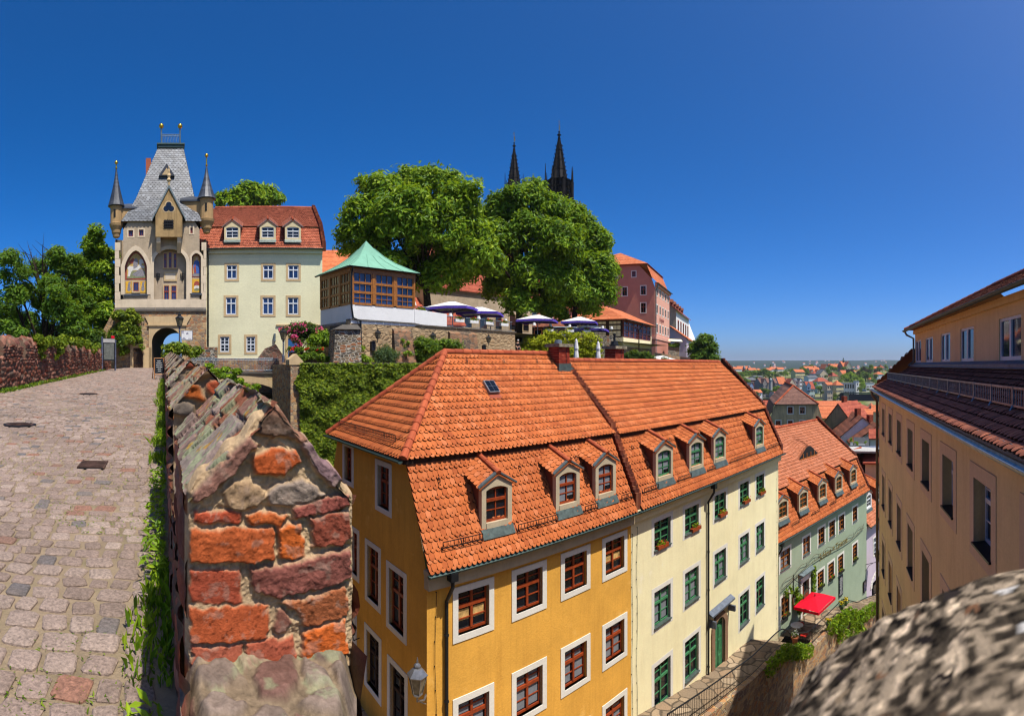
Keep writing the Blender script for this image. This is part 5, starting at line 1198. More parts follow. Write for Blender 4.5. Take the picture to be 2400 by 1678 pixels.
z_ = secs[-1][0]; sc0 = sc_; sc_ = sc_+.86; mb = MB(); FT.box(mb, sc_-1.2, sc_+1.2, dc-.7, dc+.7, z_-.05, z_+.22); FT.box(mb, sc_-1.3, sc_+1.3, dc-.8, dc+.8, z_+.22, z_+.34); mb.build('roof_platform', M['greenzinc'], gt)
mb = MB(); z_+=.34
for s_ in(-.88, .88): mb.tube([FT.P(sc_+s_,dc,z_),FT.P(sc_+s_,dc,z_+1.7)], .07, 8)
for zz in(.15, .95, 1.1): mb.tube([FT.P(sc_-.88,dc,z_+zz),FT.P(sc_+.88,dc,z_+zz)], .035, 5)
for k in range(12): s_ = -.8+k*.145; mb.tube([FT.P(sc_+s_,dc,z_+.15),FT.P(sc_+s_+.06,dc,z_+.5),FT.P(sc_+s_,dc,z_+.95)], .018, 4)
mb.build('ridge_railing', M['zinc'], gt)
def ball(c, r, nm, m, par):
 mb = MB(); mb.lathe(c,[(r*sin(w)+.001,-r*cos(w))for w in np.linspace(0,pi,10)], 14); return mb.build(nm, M[m], par, True)
for s_ in(-.88, .88): ball(FT.P(sc_+s_,dc,z_+1.9), .23, 'gilded_ball', 'gold', gt)
tz_ = T(0, 372, -2)[1]; ts = T(510, 0, -2)[0]
def roof_o(z): return dc+np.interp(z,[s[0]for s in secs],[s[2]for s in secs])
mb = MB(); zt2 = T(0, 295, -2)[1]; of = roof_o(tz_)+.05; mb.prism([FT.P(ts-.72,of+.25,tz_),FT.P(ts+.72,of+.25,tz_),FT.P(ts,of+.25,zt2)], -FT.n*2); td = mb.build('dormer', M['slate_dark'], gt)
mb = MB(); mb.prism([FT.P(ts-.42,of+.27,tz_+.08),FT.P(ts+.42,of+.27,tz_+.08),FT.P(ts,of+.27,zt2-.42)], -FT.n*.04); mb.build('louvre', M['sand'], td)
mb = MB(); FT.box(mb, T(380,0,-6)[0], T(412,0,-6)[0], -6.6, -5.8, T(0,420,-6)[1], T(0,260,-6)[1]); cm_ = mb.build('chimney', M['tile_red'], gt)
for(xc, yc0, yc1, yk, yt, rr, yb)in((192,745,655,545,300,.53,270),(762,718,628,500,285,.60,226)):
 s_ = T(xc, 0)[0]; zc0, zc1, zk, ztp, zb_ = T(0, yc0)[1], T(0, yc1)[1], T(0, yk)[1], T(0, yt)[1], T(0, yb)[1]; c = FT.P(s_, -.35, 0)
 mb = MB(); mb.lathe(c,[(.12,zc0),(.3,zc0+.1),(.34,zc0+.35),(rr*.75,zc0+.45),(rr*.8,zc0+.7),(rr*1.1,zc1-.22),(rr*1.18,zc1),(rr,zc1+.05),(rr,zk-.2),(rr*1.08,zk-.12),(rr*1.08,zk)], 18); tu = mb.build('turret', M['turretstone'], gt)
 mb = MB(); L_ = ztp-zk; prof_ =[(rr*1.22,zk-.05)]+[(rr*1.2*(1-f)**1.55*(1 if f<.9 else .9)+.05*(1-f)+.045,zk+L_*f)for f in np.linspace(0,1,22)]
 for i in range(21):
  r0, z0 = prof_[i]; r1, z1 = prof_[i+1]; mb.lathe(c,[(r0+.02,z0),(r1+.012,z1+.02)], 16, 0, random.random())
 mb.build('turret_roof', M['slate_dark'], tu)
 mb = MB(); mb.tube([c+(0,0,ztp-.1),c+(0,0,zb_)], .05, 6); mb.lathe(c,[(.1,ztp-.1),(.1,ztp),(.05,ztp+.1)], 8); mb.build('finial_rod', M['gold'], tu); ball(c+(0,0,zb_), .16, 'gilded_ball', 'gold', tu)
 mb = MB(); FT.box(mb, s_-.09-.1, s_+.09-.1, -.35+rr-.03, -.35+rr+.02,(zc1+zk)/2-.3,(zc1+zk)/2+.4); mb.build('slit_window', M['dark_fill'], tu)
 sg = -1 if s_<0 else 1; mb = MB(); mb.prism([FT.P(s_,.05,zk-.15),FT.P(s_-sg*2.3,.05-.9,zk+.05),FT.P(s_-sg*2.3,-1.5,zk+.6),FT.P(s_,-.9,zk+.35)],(0,0,-.14)); mb.build('link_roof', M['slate_dark'], tu)
 mb = MB(); mb.prism([FT.P(s_,-.05,zc1),FT.P(s_-sg*2.2,-.95,zc1+.5),FT.P(s_-sg*2.2,-.95,zk-.1),FT.P(s_,-.05,zk-.22)], -FT.n*.4); mb.build('link_wall', M['turretstone'], tu)
 # rubble base with the passage 
FTB = Fr(FT.P(0,.22,0), FT.az)
def Tb(x, y): return FTB.px(200+x*.3738, 280+y*.3738)
p0, p1 = Tb(417, 0)[0], Tb(606, 0)[0]; psp, pap = Tb(0, 1400)[1], Tb(0, 1308)[1]; b0, b1 = sL-.05, sR+.02
mb = MB(); base_h =[(p0,p1,-2,pap)]
n = 14; pm, ph =(p0+p1)/2, (p1-p0)/2; arch =[(pm+ph*cos(w),psp+(pap-psp)*sin(w))for w in np.linspace(pi,0,n+1)]
wall(mb, FTB,[(b0-2.5,-2),(b1,-2),(b1,zl-.1),(b0,zl-.1),(b0-1.0,3.0)], base_h, .05, 0, 0, 0, None)
for k in range(n): mb.poly(FTB.loop([arch[k],arch[k+1],(arch[k+1][0],pap),(arch[k][0],pap)],0), 0, .5)
mb.build('rubble_base', M['buffrubble'], gt)
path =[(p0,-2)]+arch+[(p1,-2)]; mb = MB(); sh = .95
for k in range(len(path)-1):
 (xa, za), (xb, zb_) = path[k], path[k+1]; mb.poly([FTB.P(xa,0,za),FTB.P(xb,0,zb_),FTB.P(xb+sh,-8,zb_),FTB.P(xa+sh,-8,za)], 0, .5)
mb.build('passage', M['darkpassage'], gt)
mb = MB(); f0, f1 = Tb(398, 0)[0], Tb(628, 0)[0]; zl2 = Tb(0, 1297)[1]; zl3 = Tb(0, 1232)[1]
for k in range(n):
 (xa, za), (xb, zb_) = arch[k], arch[k+1]; mb.prism(FTB.loop([(xa,za),(xb,zb_),(xb,zl2),(xa,zl2)],.08), -FTB.n*.3)
FTB.box(mb, f0, p0, -.2, .08, -1, zl2); FTB.box(mb, p1, f1, -.2, .08, -1, zl2); FTB.box(mb, f0-.1, f1+.1, -.1, .2, zl2, zl2+.14)
mb.prism(FTB.loop([Tb(402,1295),Tb(628,1295),Tb(664,1234),Tb(372,1234)],.1), -FTB.n*.15); mb.build('portal', M['sand'], gt)
mb = MB(); a, z1 = Tb(303, 1437); b, z0 = Tb(361, 1558)
for k in range(5): FTB.box(mb, a+(b-a)*k/5, a+(b-a)*(k+1)/5-.015, 0, .06, z0-.2, z1)
dd = mb.build('door', M['wooddark'], gt)
for z in(z0+.4, z1-.4): mb = MB(); FTB.box(mb, a, b-.2, .06, .08, z, z+.07); mb.build('hinge', M['iron'], dd)
mb = MB(); FTB.box(mb, a-.3, a-.04, -.02, .08, z0-.2, z1+.1); FTB.box(mb, b+.04, b+.75, -.02, .08, z0-.2, z1+.1); FTB.box(mb, a-.3, b+.3, -.02, .10, z1+.08, z1+.4); mb.build('door_frame', M['sand'], gt)
# ================================================================ PALE HOUSE BESIDE THE GATE 
FL = Fr(48*dirv(-.4664), -.4664+pi/2)
def Lx(x, y, o=0.0): return FL.px(200+x*.3738, 280+y*.3738, o)
ph_ = thing('pale_house', 'pale lime house with red mansard roof adjoining the gate tower', 'house', FL.P(0,0,-.5))
holes =[]
def exl(x0, x1, y0, y1): a, z1 = Lx(x0, y0); b, z0 = Lx(x1, y1); return a, b, z0, z1
for(y0, y1, xs)in((900,1014,((873,964),(1101,1193),(1258,1351))),(1103,1237,((868,960),(1098,1193),(1257,1350))),(1349,1472,((832,916),(996,1079)))):
 for x0, x1 in xs:
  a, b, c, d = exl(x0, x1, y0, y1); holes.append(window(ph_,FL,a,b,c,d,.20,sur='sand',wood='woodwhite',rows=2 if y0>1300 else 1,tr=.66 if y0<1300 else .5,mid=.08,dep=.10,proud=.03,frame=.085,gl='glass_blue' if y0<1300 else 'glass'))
eL, eR, ez = Lx(752, 0)[0], Lx(1486, 0)[0], Lx(0, 850)[1]
mb = MB(); wall(mb, FL,[(eL,-3),(eR,-3),(eR,ez),(eL,ez)], holes, .1, 0, 0, 0, 1)
bkO, bkZ, rgO, rgZ = -2.6, 13.15, -10, 17.1
FLE = Fr(FL.P(eR,0,0), FL.az-pi/2); wall(mb, FLE,[(0,-3),(20,-3),(20,ez),(17.4,bkZ),(10,rgZ),(2.6,bkZ),(0,ez)],[])
mb.build('wall',[M['pale'],M['dark_fill']], ph_)
mb = MB(); A = FL.P(eL-1.2, .4, ez); W = FL.P(eL-1.2, bkO, bkZ-.1)-A; L = np.linalg.norm(W); tiles(mb, A, FL.u, W/L,[(0,0),(eR-eL+1.2,0),(eR-eL+1.2,L),(0,L)], .2, .3); mb.build('lower_roof', M['tile_red'], ph_)
mb = MB(); A = FL.P(eL-1.2, bkO+.15, bkZ-.05); W = FL.P(eL-1.2, rgO, rgZ)-A; L = np.linalg.norm(W); tiles(mb, A, FL.u, W/L,[(0,0),(eR-eL+1.2,0),(eR-eL+1.2,L),(0,L)], .2, .3)
mb.poly([FL.P(eL-1.2,rgO,rgZ),FL.P(eR,rgO,rgZ),FL.P(eR,-17.4,bkZ),FL.P(eL-1.2,-17.4,bkZ)], 0, .5); mb.build('upper_roof', M['tile_red'], ph_)
mb = MB(); ridge(mb, FL.P(eL,rgO,rgZ+.03), FL.P(eR,rgO,rgZ+.03), .15); mb.build('ridge_tiles', M['tile_red'], ph_)
stepped(ph_, FL, eR-.05, eR+.3,[(.35,ez+.1),(bkO,bkZ),(rgO,rgZ)], 'firebrick', .25, .3)
gutter(ph_, FL, eL, eR+.1, .5, ez-.03, .1); mb = MB(); FL.box(mb, eL, eR, -.02, .22, ez-.42, ez-.06); mb.build('cornice', M['pale'], ph_)
for xc in(921, 1144, 1302):
 s_ = Lx(xc, 0)[0]; za, zb_, zp = Lx(0, 800)[1], Lx(0, 718)[1], Lx(0, 690)[1]; dormer(ph_, FL, s_-.72, s_+.72, za+.05, zb_+.02, zp+.1, 2.6, o=.0, tm='tile_dark', wood='woodwhite', stone='sandlight', cur=None, cheek='sandlight', ov=.2)
snowguard(ph_, FL, eL+.1, eR-.3, .12, ez+.35, .3); downpipe(ph_, FL, eL+.28, .12, 0, ez, .5, 'metal', .06)
mb = MB(); a, b, c, d = exl(1196, 1470, 1285, 1296); FL.box(mb, a, b, -.05, .12, c, d); mb.build('string_course', M['sand'], ph_)
mb = MB(); a, b, c, d = exl(1181, 1193, 1343, 1392); FL.box(mb, a, b, .02, .25, c, d); mb.build('wall_box', M['zinc'], ph_)
a, b, c, d = exl(1271, 1332, 1372, 1480); mb = MB(); FL.box(mb, a, b, -.02, .05, c-.3, d); dd = mb.build('door', M['bluedoor'], ph_)
mb = MB(); FL.box(mb, a-.25, a, -.02, .1, c-.3, d+.25); FL.box(mb, b, b+.25, -.02, .1, c-.3, d+.25); FL.box(mb, a, b, -.02, .1, d, d+.25); mb.build('door_frame', M['sand'], dd)
# ================================================================ TERRACE, PAVILION, PATH BRIDGE 
def leafmb(blobs, n, size, clump=.5, per=50, shell=.55, tv=(0,1), flat=.75):
 """leaves in clumps over a set of spheres (centre, radius)"""
 mb = MB(); tot = sum(r*r for _, r in blobs)
 for c, r in blobs:
  k = max(2, int(n*r*r/tot/per)); d = RNG.normal(size=(k,3)); d/=np.linalg.norm(d, axis=1)[:, None]; d[:, 2] = np.where(d[:,2]<-.5, -d[:,2], d[:,2])
  cc = np.asarray(c)+d*(r*(shell+(1-shell)*RNG.random(k)**.6))[:, None]
  for q, dd in zip(cc, d):
   cr = clump*random.uniform(.6, 1.35); p = RNG.normal(size=(per,3))*.5; ln = np.linalg.norm(p, axis=1); p = p/np.maximum(1, ln)[:, None]
   pp = q+p*cr*np.array((1,1,flat)); t0 = random.uniform(-.18, .18)
   leafcards(mb, pp, p*.8+dd*.6+np.array((0,0,.5)), size,(max(0,tv[0]+t0),min(1,tv[1]+t0)))
 return mb
def bush(nm, label, cat, base, blobs, n, size, mat, clump=.25, per=30, stem=True, group=None, flat=.8, tv=(0,1)):
 t = thing(nm, label, cat, base, group); mb = leafmb(blobs, n, size, clump, per, .4, tv, flat); mb.build('foliage', M[mat], t)
 if stem:
  mb = MB()
  for c, r in blobs[:6]: mb.tube([np.asarray(base,float),(np.asarray(base)+np.asarray(c))/2+(.05,0,.1),np.asarray(c)],[.05,.03,.012], 5)
  mb.build('stem', M['wooddark'], t)
 return t
M['leaf_dark'] = leaf('dark_leaves',[(24,46,8),(56,88,16),(96,124,28)])
M['leaf_mid'] = leaf('mid_leaves',[(38,64,10),(84,118,20),(140,164,40)])
M['leaf_yellow'] = leaf('yellow_green_creeper',[(100,116,10),(176,182,20),(216,214,50)])
M['leaf_ivy'] = leaf('ivy_leaves',[(44,66,8),(106,130,18),(172,180,44)], .3)
M['leaf_grey'] = leaf('grey_green_needles',[(40,62,36),(70,96,58),(104,126,80)])
M['pinkflower'] = leaf('rose_petals',[(190,30,90),(222,60,120),(240,130,170)], .2)
M['chestnut'] = leaf('chestnut_leaves',[(36,62,6),(86,126,12),(136,168,26),(172,190,50)])
M['ash'] = leaf('ash_leaves',[(34,62,8),(78,118,18),(126,156,36)])
CO = at(823, 700, 40)[:2]; FP = Fr(CO, R(42.6)); FPL = Fr(CO, R(132.6))
def V3(x, y, F=None, o=0.0): return(F or FP).px(700+x*.2613, 520+y*.2613, o)
pv = thing('garden_pavilion', 'brown glazed pavilion with bell shaped green copper roof on the terrace', 'pavilion', FP.P(3,-3,3.3))
zE, zW, zB = 7.45, 4.62, 3.42; LR = 5.95; LL = -V3(198, 0, FPL)[0]
def glazed(par, F, s0, s1, z0, z1, bays, wood, gl, o=0.0, rowf=(.36,.66), vm=3):
 """timber window wall: posts, rails, glazing bars and panes, one casement per bay"""
 w =(s1-s0)/bays
 for k in range(bays):
  a, b = s0+k*w, s0+(k+1)*w; mb = MB()
  F.box(mb, a, a+.14, o-.1, o+.08, z0, z1); F.box(mb, b-.14, b, o-.1, o+.08, z0, z1)
  zs =[z0]+[z0+(z1-z0)*f for f in rowf]+[z1]
  for z in zs: F.box(mb, a+.14, b-.14, o-.08, o+.06, z-.09, z+.09)
  for i in range(len(zs)-1):
   F.box(mb, a+.14, a+.24, o-.06, o+.04, zs[i]+.09, zs[i+1]-.09); F.box(mb, b-.24, b-.14, o-.06, o+.04, zs[i]+.09, zs[i+1]-.09)
   for j in range(1, vm): x = a+.24+(w-.48)*j/vm; F.box(mb, x-.022, x+.022, o-.05, o+.03, zs[i]+.09, zs[i+1]-.09)
   if i==0: F.box(mb, a+.24, b-.24, o-.048, o+.028,(zs[0]+zs[1])/2-.02,(zs[0]+zs[1])/2+.02)
  c = mb.build('casement', M[wood], par); mb = MB(); F.quad(mb, a+.1, b-.1, z0, z1, o-.03); mb.build('pane', M[gl], c)
M['oak'] = simple('varnished_oak',(158,98,34), .45, 0, .4, .12)
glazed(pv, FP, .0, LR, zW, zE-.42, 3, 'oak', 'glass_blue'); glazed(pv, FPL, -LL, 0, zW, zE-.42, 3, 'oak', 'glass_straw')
mb = MB(); FP.box(mb, -.05, LR, -.1, .1, zE-.42, zE-.1); FPL.box(mb, -LL, .05, -.1, .1, zE-.42, zE-.1); FP.box(mb, -.08, .12, -.12, .12, zW-.1, zE-.4); mb.build('frieze', M['oak'], pv)
mb = MB(); FP.box(mb, -.05, LR+.05, -.3, .02, zB-.3, zW-.09); FPL.box(mb, -LL, .05, -.3, .02, zB-.3, zW-.09); mb.build('plinth', M['white'], pv)
mb = MB(); FP.box(mb, .3, LR, -LL, -.3, zB-.2, zB); FP.box(mb, LR-.1, LR, -LL, -.1, zB, zE-.1); FP.box(mb, 0, LR, -LL, -LL+.1, zB, zE-.1); FP.box(mb, 0, LR, -LL, -.1, zE-.4, zE-.3); mb.build('room', M['white'], pv)
mb = MB(); ap = FP.P(LR/2-.1, -LL/2, 10.15); e0, e1 = -.3, LR+.3; prof_ =[(0,1),(.12,.80),(.3,.545),(.5,.34),(.75,.15),(1,0)]
rings =[]
for hgt, f in prof_:
 z = zE-.05+(10.15-zE+.05)*hgt; rings.append([ap[:2]+(FP.P(s,o,0)[:2]-ap[:2])*f for s,o in((e0,.3),(e1,.3),(e1,-LL-.3),(e0,-LL-.3))]+[z])
for k in range(5):
 for j in range(4):
  p, q = rings[k][j], rings[k][(j+1)%4]; r_, s_ = rings[k+1][(j+1)%4], rings[k+1][j]; z0, z1 = rings[k][4], rings[k+1][4]
  mb.poly([(*p,z0),(*q,z0),(*r_,z1),(*s_,z1)], 0, .5)if k<4 else mb.poly([(*p,z0),(*q,z0),(*r_,z1)], 0, .5)
cr = mb.build('roof', M['copper'], pv)
mb = MB()
for j in range(4):
 for f in(0, .25, .5, .75):
  pts =[]
  for rg_ in rings[:-1]:
   p, q = np.array(rg_[j]), np.array(rg_[(j+1)%4]); pts.append((*(p+(q-p)*f),rg_[4]+.02))
  if f: pts = pts[:-1]
  mb.tube(pts, .03 if f==0 else .022, 4)
mb.build('standing_seam', M['copper'], cr)
gutter(pv, FP, -.32, LR+.32, .34, zE-.08, .09, 'metal'); gutter(pv, FPL, -LL-.3, .32, .34, zE-.08, .09, 'metal')
mb = MB(); mb.tube([FP.P(-.1,.4,zE-.2),FP.P(-.06,.18,zE-.6),FP.P(-.06,.15,zW-.2),FP.P(.1,.15,zB+.1),FP.P(.75,.15,zB-.1),FP.P(.8,.15,1)], .07, 7); mb.build('downpipe', M['metal'], pv)
# terrace wall 
tw_ = thing('terrace_wall', 'long rubble retaining wall with buttresses below the terrace', 'wall', FP.P(9,0,0))
sE = FP.px(1207, 779)[0]
def topz(s): return np.interp(s,[0,5.95,6,sE],[3.36,3.3,3.2,3.08])
mb = MB(); n = 20
for k in range(n):
 a, b = -.1+(sE+.1)*k/n, -.1+(sE+.1)*(k+1)/n; mb.hexa([FP.P(a,.12,-2),FP.P(b,.12,-2),FP.P(b,-.6,-2),FP.P(a,-.6,-2),FP.P(a,0.0,topz(a)),FP.P(b,0.0,topz(b)),FP.P(b,-.6,topz(b)),FP.P(a,-.6,topz(a))], 0, .5)
FPL.box(mb, -LL-2, .02, -.6, .02, -2, 3.3); mb.build('wall_body', M['terracewall'], tw_)
mb = MB()
for k in range(24): a, b = -.1+(sE+.2)*k/24, -.1+(sE+.2)*(k+1)/24-.02; mb.hexa([FP.P(a,.12,topz(a)),FP.P(b,.12,topz(b)),FP.P(b,-.6,topz(b)),FP.P(a,-.6,topz(a)),FP.P(a,.10,topz(a)+.09),FP.P(b,.10,topz(b)+.09),FP.P(b,-.6,topz(b)+.09),FP.P(a,-.6,topz(a)+.09)], 0)
mb.build('coping', M['greystone2'], tw_)
for x0, x1, y0 in((838,1000,955),(1340,1575,978)):
 a, z1 = V3(x0, y0); b = V3(x1, y0)[0]; mb = MB(); mb.hexa([FP.P(a-.1,.75,-1.5),FP.P(b+.35,.75,-1.5),FP.P(b+.35,0,-1.5),FP.P(a-.1,0,-1.5),FP.P(a,.28,z1-.2),FP.P(b,.28,z1-.2),FP.P(b,0,z1),FP.P(a,0,z1)]); mb.build('buttress', M['redbuttress'], tw_)
mb = MB(); P_ = lambda x, y, d: at(x, y, d)
q0, q1 = at(786, 770, 38.3), at(846, 770, 38.6); back = dirv(R(-30))*2.2
mb.hexa([(*at(779,0,37.9)[:2],-1),(*at(848,0,38.2)[:2],-1),(*(at(848,0,38.2)+back)[:2],-1),(*(at(779,0,37.9)+back)[:2],-1),(*q0[:2],2.55),(*q1[:2],2.55),(*(q1+back)[:2],2.6),(*(q0+back)[:2],2.6)])
bt = mb.build('corner_pier', M['greystone'], tw_)
mb = MB(); mb.hexa([(*at(784,0,38.1)[:2],2.55),(*at(847,0,38.4)[:2],2.55),(*(q1+back*1.1)[:2],2.6),(*(q0+back*1.1)[:2],2.6),(*at(803,0,38.7)[:2],2.92),(*at(838,0,38.9)[:2],2.92),(*(q1+back)[:2],2.95),(*(q0+back)[:2],2.95)]); mb.build('coping', M['greystone2'], bt)
for x, lab in((705,'black wall lantern on the terrace wall nearest the pavilion downpipe'),(1200,'black wall lantern on the terrace wall between the two buttresses'),(1700,'black wall lantern on the terrace wall past the last buttress')):
 s_, zt_ = V3(x, 960 if x<1000 else(985 if x<1500 else 1010), FP, .5); c = FP.P(s_, .55, zt_-.75); t = thing('wall_lamp', lab, 'lamp', c, 'wall lanterns along the terrace'); lantern(t, c, .78, .24, 'iron')
 mb = MB(); mb.tube([c+(0,0,.02),c+(0,0,-.25),FP.P(s_-.1,.1,c[2]-.3)], .035, 6); FP.box(mb, s_-.35, s_-.05, 0, .25, c[2]-.9, c[2]-.2); mb.build('bracket', M['iron'], t)
 # white parapet, railings, terrace floor 
mb = MB(); sa, sb = V3(1038, 0)[0], V3(1325, 0)[0]
mb.hexa([FP.P(sa,.06,3.2),FP.P(sb,.06,3.15),FP.P(sb,-.3,3.15),FP.P(sa,-.3,3.2),FP.P(sa,.06,4.5),FP.P(sb,.06,4.32),FP.P(sb,-.3,4.32),FP.P(sa,-.3,4.5)]); o_ = mb.build('parapet_wall', M['white']); tag(o_, 'plain white rendered parapet between pavilion and terrace railing', 'wall')
mb = MB(); zf = 3.12
mb.poly([FP.P(5.9,-.4,zf),FP.P(sE+.2,-.4,zf),FP.P(sE+40,-3,zf),FP.P(sE+60,-60,zf),FP.P(16,-60,zf),FP.P(5.9,-LL,zf)]); tag(mb.build('terrace_ground',M['paving']), kind='structure', label='paved castle terrace under the chestnut trees', cat='ground')
def railing(nm, label, F, s0, s1, o, z0f, h=1.0, mat='railgrey', gap=.13, posts=1.6, rails=2):
 t = thing(nm, label, 'railing', F.P((s0+s1)/2,o,z0f((s0+s1)/2))); n = max(2, int(abs(s1-s0)/.5)); ss_ = np.linspace(s0, s1, n+1)
 for hh_, rr, nm_ in(((h,.036,'handrail'),(h-.14,.025,'upper_rail'),(.12,.02,'bottom_rail'))if rails==3 else((h,.033,'handrail'),(.12,.02,'bottom_rail'))):
  mb = MB(); mb.tube([F.P(s,o,z0f(s)+hh_)for s in ss_], rr, 5); mb.build(nm_, M[mat], t)
 mb = MB()
 for s in np.arange(s0+gap, s1, gap): mb.tube([F.P(s,o,z0f(s)+.12),F.P(s,o,z0f(s)+h)], .0095, 4, cap=False)
 mb.build('balusters', M[mat], t)
 for s in np.linspace(s0, s1, max(2,int(abs(s1-s0)/posts)+1)): mb = MB(); mb.tube([F.P(s,o,z0f(s)-.05),F.P(s,o,z0f(s)+h)], .03, 5); mb.build('post', M[mat], t); return t
railing('terrace_railing', 'grey steel railing with flower boxes along the terrace edge', FP, sb+.05, sE-.3, -.1, lambda s:topz(s)+.05, .95)
railing('terrace_railing', 'short grey steel railing beside the pavilion above the white parapet', FP, LR+.2, V3(1255,0)[0], -1.2, lambda s:4.0, .9)
def lampshade(c, lab):
 t = thing('table_lamp', lab, 'table lamp', c, 'small white shaded lamps on the terrace'); mb = MB(); mb.lathe(c,[(.10,0),(.02,.02),(.015,.28)], 8); mb.build('stand', M['galv'], t); mb = MB(); mb.lathe(c,[(.2,.25),(.12,.55)], 12); mb.build('lamp_shade', M['shade'], t)
def geraniums(c, F, w, lab):
 t = thing('flower_box', lab, 'flower box', c, 'white geranium boxes on the terrace railings'); mb = MB(); s0 = np.dot(c-F.O, F.u); o0 = np.dot(c-F.O, F.n)
 F.box(mb, s0-w/2, s0+w/2, o0-.12, o0+.12, c[2], c[2]+.26); mb.build('trough', M['shade'], t); mb = MB(); leaves(mb, c+(0,0,.36), 90,(w/2,.18,.18), .10, F.az); mb.build('foliage', M['leaf_mid'], t)
 mb = MB(); leaves(mb, c+(0,0,.48), 16,(w/2,.16,.14), .09, F.az); mb.build('blossom', M['red_flower'], t)
labs =['first from the white parapet', 'second from the white parapet', 'third from the white parapet', 'last one at the far wall end']
for k, x in enumerate((1435,1565,1705,1838)): s_ = V3(x, 0)[0]; geraniums(FP.P(s_,.06,topz(s_)+.55), FP, 1.0, 'white box of red geraniums on the terrace railing, '+labs[k])
for k, x in enumerate((1385,1638,1880)): s_ = V3(x, 0)[0]; lampshade(FP.P(s_,-.35,topz(s_)+.75), 'small white shaded lamp behind the terrace railing, '+['near the white parapet','between the geranium boxes','at the far end of the wall'][k])
s_ = V3(1170, 0)[0]; geraniums(FP.P(s_,-1.1,4.35), FP, 1.1, 'white box of red geraniums on the short railing by the pavilion'); lampshade(FP.P(V3(1118,0)[0],-1.25,4.75), 'small white shaded lamp on the short railing by the pavilion')
# parasols 
M['canvas'] = simple('white_parasol_canvas',(226,222,214), .85, 0, .1, .04); M['purple'] = simple('purple_valance',(96,74,176), .8, 0, .1, .1)
def parasol(label, c, hgt, w, rz, group='parasols over the terrace tables', val='purple', rise=.62):
 t = thing('parasol', label, 'parasol', c, group, 0); c = np.asarray(c, float); mb = MB(); h2 = w/2; zt = hgt; ze = hgt-rise
 def ptq(x, y, z): return c+np.array((x*cos(rz)-y*sin(rz),x*sin(rz)+y*cos(rz),z))
 cs =[(-1,-1),(0,-1),(1,-1),(1,0),(1,1),(0,1),(-1,1),(-1,0)]
 for k in range(8):
  a, b = cs[k], cs[(k+1)%8]; zz = lambda q: ze+(.07 if 0 in q else 0)
  mb.poly([ptq(a[0]*h2,a[1]*h2,zz(a)),ptq(b[0]*h2,b[1]*h2,zz(b)),ptq(b[0]*h2*.12,b[1]*h2*.12,zt),ptq(a[0]*h2*.12,a[1]*h2*.12,zt)], 0, .5)
 mb.poly([ptq(x*h2*.13,y*h2*.13,zt+.04)for x,y in cs], 0, .5); mb.build('canopy', M['canvas'], t); mb = MB()
 for k in range(8):
  a, b = cs[k], cs[(k+1)%8]; zz = lambda q: ze+(.07 if 0 in q else 0)
  mb.poly([ptq(a[0]*h2,a[1]*h2,zz(a)),ptq(b[0]*h2,b[1]*h2,zz(b)),ptq(b[0]*h2*1.005,b[1]*h2*1.005,zz(b)-.24),ptq(a[0]*h2*1.005,a[1]*h2*1.005,zz(a)-.24)], 0, .5)
 if val: mb.build('valance', M[val], t)
 mb = MB(); mb.tube([c,c+(0,0,zt)], .045, 8); mb.build('pole', M['galv'], t); mb = MB()
 for k in range(0, 8): a = cs[k]; mb.tube([c+(0,0,ze-.5),ptq(a[0]*h2*.55,a[1]*h2*.55,ze+.22)], .014, 4)
 mb.build('ribs', M['galv'], t); mb = MB(); mb.box(c[0]-.35, c[0]+.35, c[1]-.35, c[1]+.35, c[2], c[2]+.1); mb.build('base', M['concrete'], t)
def up(x, ytop, d, z): c = at(x, 0, d); return np.array((c[0],c[1],z)), (HOR-ytop)/F_PX*d-z
for x, yt, d, w, lab, rz in((1061,707,48.5,3.9,'white parasol with purple valance nearest the white parapet',.5),(1126,720,51,3.9,'white parasol with lettered purple valance over the terrace railing',.6),(1260,738,57.5,3.9,'shaded grey looking parasol at the stair head left of the creeper',.5),(1359,743,60,3.8,'bright white parasol with purple valance above the yellow green creeper',.5),(1384,761,66,4.0,'low purple edged parasol half hidden behind the bright white one',.4)):
 c, h = up(x, yt, d, 3.12); parasol(lab, c, h, w, rz+R(-42))
M['lav'] = simple('pale_purple_lettering',(196,186,226), .8, 0, .1, .05)
# table groups under the parasols 
def cafe(c, lab):
 t = thing('cafe_table', lab, 'table', c, 'tables set out on the terrace'); mb = MB(); mb.lathe(c,[(.42,.70),(.42,.74)], 16); mb.build('tabletop', M['shade'], t); mb = MB(); mb.tube([c,c+(0,0,.7)], .04, 6); mb.lathe(c,[(.25,0),(.04,.05)], 8); mb.build('leg', M['iron'], t)
for k, (x, d)in enumerate(((1035,49.5),(1150,53),(1290,58),(1375,61.5))): c = at(x, 0, d); c[2] = 3.12; cafe(c, 'round white terrace table '+['under the parasol by the white parapet','under the lettered parasol by the railing','in the shade left of the creeper','under the bright white parasol'][k])
